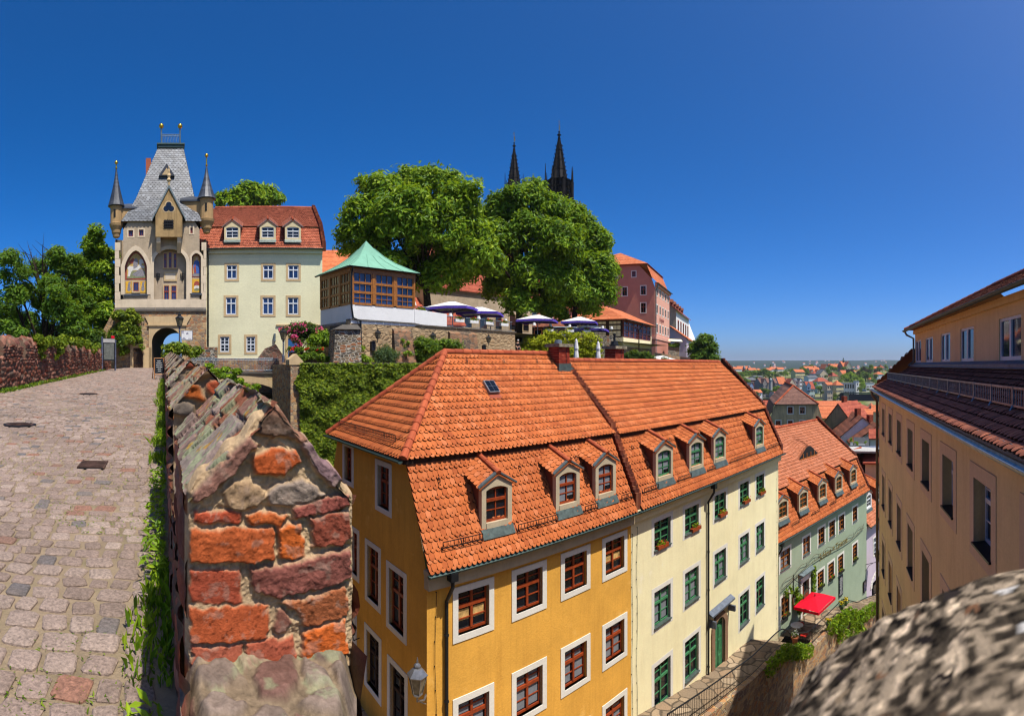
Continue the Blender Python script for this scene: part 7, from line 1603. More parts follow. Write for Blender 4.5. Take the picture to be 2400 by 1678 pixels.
# white castle range with red windows 
cW = at(1584.8, 0, 130); FW = Fr(cW[:2], R(25.5)); cast = thing('castle_range', 'white castle range with red framed windows and long red roof of dormers', 'castle', FW.P(12,-5,2)); holes =[]
for i in range(5):
 a = 2.5+i*5.2
 for z0, z1 in((7.8,11.2),(-1,3.2)): holes.append(window(cast,FW,a,a+2.6,z0,z1,.3,sur='redtrim',wood='woodred',rows=2,dep=.3))
mb = MB(); wall(mb, FW,[(0,-6),(27,-6),(27,13.4),(0,13.4)], holes, .3, 0, 0, 0, 1); FWf = Fr(cW[:2], R(115.5)); wall(mb, FWf,[(-14,-6),(0,-6),(0,13.4),(-6,18.6),(-8,18.6),(-14,13.4)],[], .2, 0, 2, 2, 2); mb.build('wall',[M['white'],M['dark_fill'],M['towerplaster']], cast)
mb = MB(); A = FW.P(-.5, .6, 13.2)
for pl in((A,FW.P(27.5,.6,13.2),FW.P(27.5,-7,19.4),FW.P(-.5,-7,19.4)),(FW.P(-.5,-14.6,13.2),FW.P(27.5,-14.6,13.2),FW.P(27.5,-7,19.4),FW.P(-.5,-7,19.4))): mb.prism(list(pl),(0,0,-.2), 0, .5)
rf = mb.build('roof', M['ft_red'], cast)
for k in range(5):
 for o_, z in((-1.2,14.6),(-3.6,16.6)): mb = MB(); s_ = 3+k*5; FW.box(mb, s_-.6, s_+.6, o_-1.4, o_, z, z+1.0); mb.prism([FW.P(s_-.9,o_+.1,z+1),FW.P(s_+.9,o_+.1,z+1),FW.P(s_,o_+.1,z+1.7)], -FW.n*2); mb.build('dormer', M['ft_brown'], rf)
mb = MB(); c = FW.P(29.5, -.5, 0); mb.lathe(c,[(2,-6),(2,7),(2.3,7.2),(0.05,13)], 14); mb.build('round_turret', M['white'], cast)
# small houses and walls on the slope between 
cH = at(1556, 0, 112); house('gable_house', 'small lilac white house with orange roof between pink inn and white castle range',(cH[0]+3.5,cH[1]+6), R(25), 11, 8, -1, FW.px(1570,785)[1]*.86, 8.6, 'lilac', 'ft_orange',(0,0),(1,2), win_end=(2,2))
t = thing('balcony', 'dark planted roof balcony with awning in front of the small lilac house', 'balcony', at(1580,820,100)); mb = MB(); mb.hexa([at(1566,845,100),at(1592,845,104),at(1592,845,108),at(1566,845,104),at(1566,821,100),at(1592,824,104),at(1592,824,108),at(1566,821,104)]); mb.build('base', M['greystone'], t); mb = MB(); mb.hexa([at(1566,820.5,100),at(1592,824,104),at(1592,824,104.3),at(1566,820.5,100.3),at(1566,811,100),at(1592,815,104),at(1592,815,104.3),at(1566,811,100.3)]); mb.build('parapet', M['wooddark'], t); mb = leafmb([(at(x,812,101+(x-1566)*.15),.5)for x in range(1568,1592,4)], 700, .2, .4, 25); mb.build('foliage', M['leaf_mid'], t); mb = MB(); mb.hexa([at(1566,799,100),at(1600,801,104),at(1596,796,107),at(1568,795,103),at(1566,798.5,100),at(1600,800.5,104),at(1596,795.5,107),at(1568,794.5,103)]); mb.build('awning', M['cream'], t)
mb = MB(); mb.hexa([at(1534,860,84),at(1594,860,90),at(1594,860,91),at(1534,860,85),at(1534,826,84),at(1594,836,90),at(1594,836,91),at(1534,826,85)]); tag(mb.build('stone_wall',M['buffrubble']), 'low stone shed wall at the foot of the pink inn', 'wall')
mb = MB(); mb.hexa([at(1594,860,90),at(1618,860,93),at(1618,860,97),at(1594,860,94),at(1594,837,90),at(1618,840,93),at(1618,838,97),at(1594,835,94)]); tag(mb.build('flat_kiosk',M['wooddark']), 'small flat roofed dark kiosk at the end of the castle slope', 'kiosk')
c, h = up(1548, 834, 70, -2.2); parasol('open plain white parasol low behind the cream roof ridge', c, h, 4.6, .2, 'parasols in the inn garden', None, .8)
for x, yt, yb, lab in((1350.5,793,845,'closed white parasol left of the chimneys gap'),(1402,799,846,'closed white parasol just left of the second chimney')):
 c = at(x, 0, 44); c[2] = -1.5; zt_ =(HOR-yt)/F_PX*44; t = thing('closed_parasol', lab, 'parasol', c, 'closed parasols behind the roof ridge'); mb = MB(); z0 =(HOR-yb)/F_PX*44-.3
 pr_ =[(.10,z0),(.24,z0+.1),(.21,z0+.7),(.16,z0+1.1),(.2,z0+1.3),(.10,zt_-.15),(.02,zt_)]
 mb.lathe(np.array((c[0],c[1],0)), pr_, 9); mb.build('canopy', M['canvas'], t); mb = MB(); mb.tube([c,(c[0],c[1],zt_)], .04, 6); mb.build('pole', M['galv'], t)
bush('hedge', 'dark green juniper hedge in front of the restaurant stone base', 'hedge', at(1500,850,66), blobs_px([(1470,838,9),(1485,834,11),(1500,838,10),(1515,836,9),(1528,842,8),(1560,846,6)],66,1), 2600, .18, 'leaf_dark', .4, stem=False)
# buildings behind the chestnuts 
c = at(1085, 0, 78); house('beige_house', 'beige house with dark windows and red roof half hidden behind the chestnut trunks', c, R(45), 20, 9, 3, 10.6, 17.5, 'towerplaster', 'ft_red',(2,0),(1,7), win_end=(1,2), wc='sand', sz=(1.2,2.3))
c = at(990, 0, 70); house('low_red_house', 'low orange roofed annex between the pavilion and the first chestnut trunk', c, R(45), 9, 6, 3, 5.6, 8.8, 'pink', 'ft_red',(0,0))
c = at(1250, 0, 92); house('rose_house', 'pinkish house glimpsed between the second and third chestnut', c, R(60), 22, 10, 3, 9.8, 16, 'pink', 'ft_red',(0,0),(2,7))
c = at(1262, 0, 84); house('wooden_kiosk', 'brown wooden terrace kiosk in the shade of the chestnuts', c, R(95), 9, 3, 3, 6.2, 7.2, 'wooddark', 'ft_brown',(0,0),(1,5), wc='woodbrown', gl='glass')
c = at(778, 0, 66); house('orange_roof_house', 'orange roof showing between the pale house and the copper pavilion', c, R(72), 16, 8, 3, 10.5, 14.2, 'cream', 'ft_orange',(0,0))
# ================================================================ TOWN, RIVER, TERRAIN 
def HT(x, y):
 """height of the ground sheet: castle slope, old town, river, far bank, school hill, wide valley, hills"""
 d = np.hypot(x, y); az = np.degrees(np.arctan2(x,y))
 old = np.interp(d,[0,60,130,300,420,440,475,500,560,640,720,800,1000,1500,2600,3600,4600,6000],[-24,-26,-30,-35,-38,-41,-41,-34,-28,-20,-9,-12,-26,-26,-22,12,36,18])
 left = np.interp(d,[0,60,200,1000,3000,5000],[-12,-14,-20,-30,-10,20]); west = np.clip((-az-25)/15, 0, 1)
 h = old*(1-west)+left*west; hill = np.clip(1-np.abs(az+2)/20, 0, 1)*np.clip((d-48)/14, 0, 1)*np.clip((170-d)/40, 0, 1)
 return h*(1-hill)+(-3.0)*hill
ds = np.concatenate([np.linspace(3,130,40),np.linspace(140,420,30),np.linspace(428,520,26),np.linspace(530,1200,40),np.geomspace(1300,9000,40)]); azs = np.linspace(-pi, pi, 241)
D_, A_ = np.meshgrid(ds, azs, indexing='ij'); X_, Y_ = D_*np.sin(A_), D_*np.cos(A_); Zg = HT(X_, Y_); PP = np.stack([X_,Y_,0*X_], -1)
ridge_n = fbm(PP, .0011, 4, 2); Zg = Zg+np.where(D_>2600,(ridge_n-.5)*26*np.clip((D_-2600)/1500,0,1), 0)
mb = MB(); mb.grid(np.stack([X_,Y_,Zg],-1), flip=False)
M['terrain'], nt, b = newmat('valley_ground', .95, .1); p = pos(nt)
cA = ramp(nt, noise(nt,.02,6,.65,p),[(.35,(52,66,30)),(.5,(92,108,50)),(.62,(136,130,98)),(.75,(76,92,44))]); cB = ramp(nt, noise(nt,.0045,8,.8,p),[(.35,(26,42,20)),(.6,(40,56,26)),(.76,(70,80,44))])
g_ = N(nt, 'NewGeometry'); ln = N(nt, 'VectorMath', operation='LENGTH'); nt.links.new(g_.outputs['Position'], ln.inputs[0]); far = N(nt, 'MapRange'); far.inputs[1].default_value = 1400; far.inputs[2].default_value = 2400; nt.links.new(ln.outputs['Value'], far.inputs[0])
nt.links.new(mix(nt,far.outputs[0],cA,cB), b.inputs['Base Color'])
tag(mb.build('terrain',M['terrain'],smooth=True), kind='structure', label='valley ground rising to wooded hills on the horizon', cat='terrain')
mb = MB(); mb.grid(np.stack([np.stack([d*np.sin(azs[110:]),d*np.cos(azs[110:]),0*azs[110:]-36.6],-1)for d in(434,500)]), flip=False); M['water'] = glass('river_water',(24,30,30), .08); tag(mb.build('river',M['water']), kind='structure', label='narrow dark river beyond the old town roofs', cat='river')
def fh(nm, lab, x0, x1, yb, ye, yt, d, wm, rm, kind='side', dep=10, win=None, chim=0, hip=0, wc='woodwhite', rot=None, sz=(1.0,1.5), cat='house', gl='glass', ext=6, group='houses on the far river bank'):
 """house in the distance from its outline: 'side' shows the long roof slope, 'gable' the gable"""
 rot =(-.5 if ext>=6 and group[0]=='h' else 0.0)if rot is None else rot
 xm =(x0+x1)/2; w =(x1-x0)/F_PX*d*(.9 if rot else 1.0); az =(xm-1200)/F_PX; z = lambda y, dd = d:(HOR-y)/F_PX*dd
 c = at(xm, 0, d+dep/2);
 if kind=='side': return house(nm, lab, c, az+pi/2+rot, w, dep, z(yb)-ext, z(ye), z(yt,d+dep/2), wm, rm,(hip,hip), win, .4, cat, group, chim, None, gl, wc, sz)
 c = at(xm, 0, d+dep/2); return house(nm, lab, c, az+rot, dep, w, z(yb)-ext, z(ye), z(yt), wm, rm,(hip,hip), None, .4, cat, group, chim, win, gl, wc, sz)
for nm_, c_ in(('w_white',(244,242,236)),('w_beige',(236,220,180)),('w_yellow',(246,226,160)),('w_mint',(206,224,206)),('w_grey',(186,182,174)),('w_brick',(140,74,60)),('w_blue',(150,172,204)),('w_sand',(222,200,166)),('w_dark',(150,142,134)),('w_oldgrey',(150,134,104))): M[nm_] = plaster(nm_+'_far_plaster', c_, .1, .3, tuple(v*.75 for v in c_), .01)
M['w_oldgrey'] = plaster('stained_grey_plaster',(206,182,138), .14, .95,(84,78,70), .02, .8)
Z3 = lambda X: 1680+X*.0958; z3 = lambda Y: 830+Y*.0958; Z4 = lambda X: 1880+X*.08275; z4 = lambda Y: 830+Y*.08275; Z5 = lambda X: 1790+X*.137; z5 = lambda Y: 930+Y*.137
def F3(nm, lab, X0, X1, Yb, Ye, Yt, *a, **k): return fh(nm, lab, Z3(X0), Z3(X1), z3(Yb), z3(Ye), z3(Yt), *a, **k)
def F4(nm, lab, X0, X1, Yb, Ye, Yt, *a, **k): return fh(nm, lab, Z4(X0), Z4(X1), z4(Yb), z4(Ye), z4(Yt), *a, **k)
F3('brick_school', 'long red brick school with orange roofs on the far left skyline', 440, 850, 440, 385, 292, 780, 'w_brick', 'ft_orange', 'side', 16,(1,10)); F3('brick_school', 'lower red roofed wing left of the brick school', 320, 445, 440, 375, 305, 785, 'w_brick', 'ft_red', 'side', 14,(1,4))
for X in(285, 400, 668, 782):
 t = thing('dark_turret', 'pointed black slate turret on the brick school, '+{285:'far left',400:'second from left',668:'third from left',782:'far right'}[X], 'turret', at(Z3(X),z3(420),772), 'slate turrets of the brick school'); c = at(Z3(X), 0, 772); mb = MB(); z = lambda Y:(HOR-z3(Y))/F_PX*772; c[2] = 0
 mb.lathe(c,[(2.6,z(440)),(2.6,z(350))], 6); mb.build('shaft', M['w_brick'], t); mb = MB(); mb.lathe(c,[(3.0,z(352)),(1.2,z(300)),(.1,z(280))], 6); mb.build('roof', M['slate_dark'], t)
F3('red_brick_house', 'dark red brick house with grey slate mansard on the far bank', 682, 925, 840, 632, 578, 520, 'w_brick', 'ft_grey', 'side', 11,(3,5), 1)
F3('blue_house', 'small blue gabled house beside the dark red one', 742, 855, 900, 765, 700, 500, 'w_blue', 'ft_grey', 'gable', 9,(2,2))
t_, Zq = F3('half_timbered_house', 'big grey half timbered villa with brown roof and round corner turret', 955, 1280, 920, 695, 580, 500, 'w_dark', 'ft_dusk', 'side', 12,(3,8), 2); F3('half_timbered_house', 'pointed timber gable standing forward on the big grey villa', 1065, 1195, 920, 700, 590, 496, 'w_dark', 'ft_dusk', 'gable', 8,(3,3)); F3('half_timbered_house', 'narrow grey wing right of the round turret', 1355, 1425, 920, 700, 585, 500, 'w_dark', 'ft_dusk', 'side', 10,(3,2))
c = at(Z3(1318), 0, 498); zz = lambda Y:(HOR-z3(Y))/F_PX*498; c[2] = 0; t = thing('round_turret', 'round grey corner turret with dome on the big villa', 'turret',(c[0],c[1],zz(920))); mb = MB(); mb.lathe(c,[(1.6,zz(1000)),(1.6,zz(655))], 12); mb.build('shaft', M['w_grey'], t); mb = MB(); mb.lathe(c,[(1.9,zz(655)),(1.7,zz(625)),(.9,zz(598)),(.1,zz(575))], 12); mb.build('dome', M['zinc'], t)
F3('orange_roof_house', 'pale blue terraced house with tall orange dormered roof', 1430, 1665, 850, 722, 558, 506, 'w_blue', 'ft_orange', 'side', 11,(2,4), 1); F3('pink_roof_house', 'pinkish roofed house right of the pale blue terrace', 1668, 1790, 830, 690, 592, 508, 'w_sand', 'ft_red', 'side', 11,(2,3)); F3('gabled_house', 'brown gable house behind the peak of the grey roof', 1720, 1865, 830, 690, 592, 500, 'w_sand', 'ft_red', 'gable', 9,(2,3))
F3('white_house', 'narrow white house with dark roof on the far bank', 1870, 1955, 850, 660, 590, 512, 'w_white', 'ft_grey', 'side', 10,(4,2)); F3('white_house', 'narrow white gabled house next to the other white one', 1958, 2036, 860, 640, 582, 510, 'w_white', 'ft_grey', 'gable', 10,(4,2)); F3('grey_house', 'tall slim grey house with flat top', 2040, 2105, 870, 660, 645, 512, 'w_grey', 'ft_grey', 'side', 10,(5,2))
F3('cottage', 'little cottage with plain orange roof and white wall', 858, 1085, 1035, 935, 865, 462, 'w_white', 'ft_orange', 'side', 8,(1,3)); F3('shed', 'tiny grey gabled boathouse on the bank', 1310, 1395, 1085, 985, 925, 456, 'w_grey', 'ft_grey', 'gable', 6,(1,2)); F3('brown_house', 'brown roofed house just behind the boathouse', 1358, 1515, 1010, 975, 915, 470, 'w_brick', 'ft_red', 'side', 8,(1,2))
F3('apartment_block', 'cream four storey apartment block with pinkish roof on the slope', 1838, 2128, 600, 435, 370, 640, 'w_yellow', 'ft_orange', 'side', 12,(4,8), 0); F3('flat_hall', 'low flat roofed hall among the trees', 845, 1095, 590, 555, 525, 610, 'w_sand', 'ft_grey', 'side', 14)
F4('mint_house', 'mint green four storey house with red mansard and white gable', 45, 318, 1195, 970, 775, 488, 'w_mint', 'ft_red', 'side', 10,(3,5)); F4('mint_gable', 'white pointed gable rising from the mint house front', 130, 245, 1000, 875, 785, 486, 'w_white', 'ft_orange', 'gable', 6,(1,1), ext=1)
F4('green_grey_house', 'green grey house with red hipped roof and many dormers', 320, 712, 940, 768, 665, 545, 'w_mint', 'ft_red', 'side', 12,(3,8), 0, 4); F4('cream_block', 'big cream five storey block with orange hipped roof', 850, 1112, 1255, 872, 742, 484, 'w_yellow', 'ft_orange', 'side', 12,(5,6), 0, 4); F4('shaded_face_block', 'darker box drawn for the shaded left face of the cream block', 615, 850, 1250, 866, 790, 488, 'w_sand', 'ft_orange', 'side', 10,(4,3)); F4('beige_annex', 'lower beige annex in front of the shaded left face', 652, 845, 1240, 1035, 1025, 480, 'w_sand', 'ft_grey', 'side', 5,(3,3))  # second box draws the cream block's shaded face in a darker tone
F4('modern_hotel', 'white modern flat roofed hotel by the bridge', 1062, 1480, 1065, 815, 803, 515, 'w_white', 'ft_grey', 'side', 14,(2,6), 0, 0, 'woodwhite', 0,(1.8,4)); F4('modern_tower', 'slim white tower slab on the modern hotel', 1476, 1585, 1068, 756, 750, 513, 'w_white', 'ft_grey', 'side', 5,(3,1)); F4('modern_block', 'second white modern block right of the trees', 1715, 2000, 1005, 812, 802, 560, 'w_white', 'ft_grey', 'side', 12,(2,5))
F4('yellow_villa', 'ochre villa with red pyramid roof halfway up the slope', 765, 972, 745, 618, 522, 620, 'w_yellow', 'ft_red', 'side', 12,(2,4), 0, 5.5); F4('long_villa', 'orange walled building with long pink roof below the school', 1040, 1335, 680, 560, 455, 640, 'w_yellow', 'ft_orange', 'side', 12,(2,6)); F4('grey_gable_house', 'brown house with large grey slate gable', 400, 702, 665, 562, 432, 622, 'w_sand', 'ft_grey', 'gable', 12,(2,5)); F4('small_hip_house', 'small house with bright red hipped roof', 245, 432, 612, 548, 482, 650, 'w_blue', 'ft_red', 'side', 10,(1,3), 0, 4); F4('black_roof_house', 'white house with black roof between the villas', 80, 412, 775, 660, 600, 580, 'w_white', 'ft_grey', 'side', 11,(1,4))
F4('old_school', 'long stone school with orange roof crowning the hill', 700, 1060, 455, 395, 278, 730, 'w_oldgrey2', 'ft_orange', 'side', 18,(1,8), 2); F4('old_school', 'dark stone cross wing at the left end of the hill school', 545, 705, 500, 400, 278, 722, 'w_dark', 'ft_orange', 'gable', 16,(1,3)); F4('old_school', 'small white dormer gable on the hill school', 705, 790, 440, 385, 292, 720, 'w_white', 'ft_orange', 'gable', 10,(1,2)); F4('school_chapel', 'school chapel with tall white gable of lancet windows', 1165, 1350, 470, 350, 212, 715, 'w_beige', 'ft_orange', 'gable', 26,(1,3), 0, 0, 'woodwhite', -.25,(1.6,5)); F4('school_chapel', 'steep orange roof behind the chapel gable', 1060, 1200, 455, 355, 200, 726, 'w_dark', 'ft_orange', 'side', 18)
c = at(Z4(1170), 0, 726); zz = lambda Y:(HOR-z4(Y))/F_PX*726; c[2] = 0; t = thing('ridge_turret', 'slim dark ridge turret on the school chapel', 'turret',(c[0],c[1],zz(225))); mb = MB(); mb.lathe(c,[(1.4,zz(240)),(1.4,zz(180)),(1.9,zz(178))], 8); mb.build('shaft', M['greenzinc'], t); mb = MB(); mb.lathe(c,[(1.8,zz(178)),(.9,zz(160)),(1.0,zz(140)),(.3,zz(110)),(.05,zz(95))], 8); mb.build('roof', M['greenzinc'], t)
F4('long_orange_hall', 'long low orange roof at the left of the hill school', -20, 440, 430, 400, 342, 745, 'w_sand', 'ft_orange', 'side', 14); F4('gabled_hall', 'broad orange roofed hall with two grey gables', 130, 500, 565, 505, 372, 690, 'w_sand', 'ft_orange', 'side', 16,(1,5), 1); F4('gabled_hall', 'left grey gable of the broad orange hall', 222, 300, 560, 490, 430, 684, 'w_grey', 'ft_orange', 'gable', 6,(1,2)); F4('gabled_hall', 'right grey gable of the broad orange hall', 385, 440, 530, 470, 425, 685, 'w_grey', 'ft_orange', 'gable', 6,(1,1))
c = at(Z4(490), 0, 738); zz = lambda Y:(HOR-z4(Y))/F_PX*738; c[2] = 0; t = thing('grey_turret', 'pointed grey turret between hall and hill school', 'turret',(c[0],c[1],zz(390))); mb = MB(); mb.lathe(c,[(3.4,zz(400)),(3.4,zz(355))], 8); mb.build('shaft', M['w_grey'], t); mb = MB(); mb.lathe(c,[(3.8,zz(355)),(2.2,zz(315)),(.4,zz(290)),(.05,zz(255))], 8); mb.build('roof', M['ft_grey'], t)
F4('hillside_villa', 'white villa with bright red hipped roof at the right', 2040, 2280, 645, 565, 497, 650, 'w_white', 'ft_orange', 'side', 11,(1,4), 0, 4); F4('small_villa', 'small yellow villa with orange roof under the trees', 1862, 1975, 772, 705, 667, 590, 'w_yellow', 'ft_orange', 'side', 8,(2,4), 0, 2.5); F4('tower_villa', 'tall villa with red tower roofs on the right skyline', 2140, 2290, 540, 380, 308, 730, 'w_beige', 'ft_red', 'side', 12,(3,4), 1, 4)
# road bridge 
db = 452; t = thing('road_bridge', 'dark road bridge with stone pier crossing the river', 'bridge', at(Z4(1600),z4(1300),db)); mb = MB(); p = lambda X, Y, d: at(Z4(X), z4(Y), d)
mb.hexa([p(1090,1112,db),p(2600,1128,400),p(2600,1128,412),p(1090,1112,db+12),p(1090,1080,db),p(2600,1092,400),p(2600,1092,412),p(1090,1080,db+12)]); mb.build('deck', M['concrete'], t); mb = MB()
mb.hexa([p(1180,1400,db-2),p(1325,1400,db-4),p(1325,1400,db+12),p(1180,1400,db+12),p(1180,1075,db-2),p(1325,1075,db-4),p(1325,1075,db+12),p(1180,1075,db+12)]); mb.build('pier', M['w_oldgrey'], t); mb = MB(); mb.hexa([p(1060,1320,db+14),p(1190,1320,db+8),p(1190,1320,db+20),p(1060,1320,db+26),p(1060,1100,db+14),p(1190,1100,db+8),p(1190,1100,db+20),p(1060,1100,db+26)]); mb.hexa([p(2085,1340,db-20),p(2200,1340,db-24),p(2200,1340,db-8),p(2085,1340,db-6),p(2085,1120,db-20),p(2200,1120,db-24),p(2200,1120,db-8),p(2085,1120,db-6)]); mb.build('abutment', M['darkwall'], t)
mb = MB(); mb.hexa([p(1090,1115,db+3),p(2600,1130,402),p(2600,1130,410),p(1090,1115,db+10),p(1090,1110,db+3),p(2600,1126,402),p(2600,1126,410),p(1090,1110,db+10)]); mb.hexa([p(1325,1330,db+40),p(2200,1330,db+30),p(2200,1330,db+34),p(1325,1330,db+44),p(1325,1130,db+40),p(2200,1130,db+30),p(2200,1130,db+34),p(1325,1130,db+44)]); mb.build('girder', M['pipebrown2'], t)
mb = MB(); mb.hexa([p(240,1275,472),p(620,1275,472),p(620,1275,474),p(240,1275,474),p(240,1215,472),p(620,1215,472),p(620,1215,474),p(240,1215,474)]); tag(mb.build('quay_wall',M['w_oldgrey']), 'brown quay wall along the far river bank', 'wall')
# trees of the town 
FT_ ={}
def fartree(x, y, r, d, mat, lab, cat='tree', con=False):
 c = at(x, y, d); R_ = r/F_PX*d; t = thing('conifer' if con else 'town_tree', lab, 'tree',(c[0],c[1],c[2]-R_*1.3), 'trees among the far houses')
 if con: bl =[(c+(0,0,R_*k*.5),R_*(.55-.12*k))for k in range(-2,4)]
 else: bl =[(c+RNG.normal(size=3)*R_*np.array((.38,.38,.25)),R_*random.uniform(.5,.72))for _ in range(6)]
 mb = leafmb(bl, int(420+r*55), R_*.17, R_*.32, 20, .6); mb.build('crown', M[mat], t); mb = MB(); mb.tube([c-(0,0,R_*2.2),c],[R_*.1,R_*.05], 5); mb.build('trunk', M['bark'], t)
M['beech'] = leaf('copper_beech_leaves',[(20,8,14),(44,18,28),(66,30,40)], .15)
adj =['round', 'broad', 'bushy', 'spreading', 'full', 'ragged', 'dense', 'loose', 'low', 'tall']
T3 =[(490,480,9,700,0),(740,480,11,690,0),(620,500,8,680,0),(950,470,9,690,1),(860,460,7,700,0),(1130,480,13,650,2),(1230,500,8,640,0),(1318,370,6,800,3),(1330,500,8,640,1),(1440,500,7,620,3),(1500,515,5,600,3),(1570,500,7,640,0),(1690,490,8,660,1),(1275,520,4,600,3),(1510,880,10,480,1),(1180,930,11,470,2),(950,985,8,455,2),(700,690,9,520,1),(640,620,7,540,0),(790,850,6,490,0),(1330,930,6,470,2),(1420,900,7,478,0),(560,560,7,600,0),(1000,590,6,560,0),(440,540,7,640,2),(1860,420,8,700,1),(2130,420,9,700,0),(340,500,8,640,1)]
T4 =[(60,480,6,680,0),(830,420,9,690,0),(770,560,8,640,2),(740,500,7,660,0),(960,440,6,690,0),(1440,530,11,600,4),(1800,480,11,640,4),(1950,400,10,680,0),(1650,480,8,640,1),(1700,580,9,610,0),(1350,660,13,560,1),(1130,650,6,570,0),(1660,790,8,540,1),(1690,920,9,525,1),(1640,1000,6,510,0),(1790,620,11,590,2),(1580,680,8,570,0),(2080,640,7,600,2),(1940,640,6,600,0),(520,990,9,500,0),(470,950,6,510,1),(1000,1200,7,474,0),(560,1090,5,485,2),(2200,440,8,690,2),(1100,755,4,520,1),(1900,1020,6,520,2),(2050,470,7,690,5),(940,1250,6,468,1),(1290,740,7,545,0),(1420,780,6,535,1),(2000,760,7,570,0),(350,890,6,530,1),(1240,620,8,570,0),(180,540,5,670,0),(680,640,5,610,2),(1170,420,6,690,0),(1480,640,7,590,2)]
mats_ =['leaf_mid', 'leaf_bright', 'leaf_dark', 'leaf_dark', 'beech', 'rusty']; M['rusty'] = leaf('rusty_leaves',[(70,44,20),(110,72,34),(140,96,50)], .2)
kn =['mid green', 'bright green', 'dark green', 'dark narrow conifer shaped', 'purple leaved', 'rust coloured']
near_what =['the hill school', 'the brick school', 'the cream block', 'the big grey villa', 'the modern hotel', 'the river bank', 'the ochre villa', 'the mint house', 'the road bridge']
seen_ = set()
anchors =[(1765,862,'brick school'),(1755,895,'dark red brick house'),(1795,900,'half timbered villa'),(1828,895,'pale blue terrace'),(1772,922,'orange cottage'),(1868,878,'cream apartment block'),(1905,858,'gabled hall'),(1953,857,'hill school'),(1983,855,'school chapel'),(1952,884,'ochre villa'),(1978,880,'long pink roof'),(1960,915,'cream block'),(1988,908,'modern hotel'),(2034,905,'second white block'),(2055,880,'red hipped villa'),(2038,890,'small yellow villa'),(1895,912,'mint house'),(1923,898,'green grey house'),(2062,862,'tower villa'),(1990,925,'road bridge')]
for Ls, fx, fy in((T3,Z3,z3),(T4,Z4,z4)):
 for X, Y, r, d, k in Ls:
  x, y = fx(X), fy(Y); an = min(anchors, key=lambda q:(q[0]-x)**2+(q[1]-y)**2); side = 'above' if y<an[1]-6 else('below' if y>an[1]+6 else('left of' if x<an[0]else 'right of'))
  for a_ in['', 'larger ', 'smaller ', 'second ', 'third ', 'fourth ', 'fifth ', 'sixth ']:
   lab = a_+kn[k]+' tree '+side+' the '+an[2]+' in the far town'
   if lab not in seen_: break
  seen_.add(lab); fartree(x, y, r, d, mats_[k], lab, con=(k==3))
  # far woods and valley settlement 
mb = leafmb([(at(x,0,d)[:3]*np.array((1,1,0))+np.array((0,0,HT(*at(x,0,d)[:2])+4.0)),9)for x,d in[(random.uniform(1600,2300),random.uniform(820,1700))for _ in range(150)]], 26000, 2.6, 5, 30, .5); tag(mb.build('woodland',M['leaf_dark']), 'distant belt of dark woodland in the valley', 'woodland', kind='stuff')
hs = MB()
for _ in range(300):
 x, d = random.uniform(1650, 2300), random.uniform(1500, 4300)if _<90 else random.uniform(760, 1500); q = at(x, 0, d); z = float(HT(q[0],q[1]))+(0 if d<2600 else 4); w, h = random.uniform(8, 16), random.uniform(3, 6); hs.box(q[0]-w/2, q[0]+w/2, q[1]-5, q[1]+5, z-4, z+h, 0); hs.prism([(q[0]-w/2,q[1]-5.5,z+h),(q[0]-w/2,q[1]+5.5,z+h),(q[0]-w/2,q[1],z+h+3)],(w,0,0), 1)
tag(hs.build('valley_village',[M['w_white'],M['ft_orange']]), 'countless tiny pale houses scattered over the distant slopes', 'village', kind='stuff')
def merge(main, other, nm):  # wings and turrets belong to their building
 find = lambda l: next(o for o in bpy.data.objects if o.get('label')==l)
 m_, o_ = find(main), find(other); o_.parent = m_; o_.location = tuple(np.array(o_.location)-np.array(m_.location)); o_.name = nm
 for k in('label', 'category', 'group'):
  if k in o_: del o_[k]
L1 = 'long red brick school with orange roofs on the far left skyline'; merge(L1, 'lower red roofed wing left of the brick school', 'wing')
for q in('far left', 'second from left', 'third from left', 'far right'): merge(L1, 'pointed black slate turret on the brick school, '+q, 'turret')
L2 = 'big grey half timbered villa with brown roof and round corner turret'
for l, n_ in(('pointed timber gable standing forward on the big grey villa','gable_wing'),('narrow grey wing right of the round turret','wing'),('round grey corner turret with dome on the big villa','turret')): merge(L2, l, n_)
merge('mint green four storey house with red mansard and white gable', 'white pointed gable rising from the mint house front', 'gable_wing')
for l, n_ in(('darker box drawn for the shaded left face of the cream block','wing'),('lower beige annex in front of the shaded left face','annex')): merge('big cream five storey block with orange hipped roof', l, n_)
merge('white modern flat roofed hotel by the bridge', 'slim white tower slab on the modern hotel', 'tower')
L3 = 'long stone school with orange roof crowning the hill'
for l, n_ in(('dark stone cross wing at the left end of the hill school','wing'),('small white dormer gable on the hill school','gable_wing'),('school chapel with tall white gable of lancet windows','chapel'),('steep orange roof behind the chapel gable','chapel_roof'),('slim dark ridge turret on the school chapel','ridge_turret')): merge(L3, l, n_)
for l in('left grey gable of the broad orange hall', 'right grey gable of the broad orange hall'): merge('broad orange roofed hall with two grey gables', l, 'gable_wing')
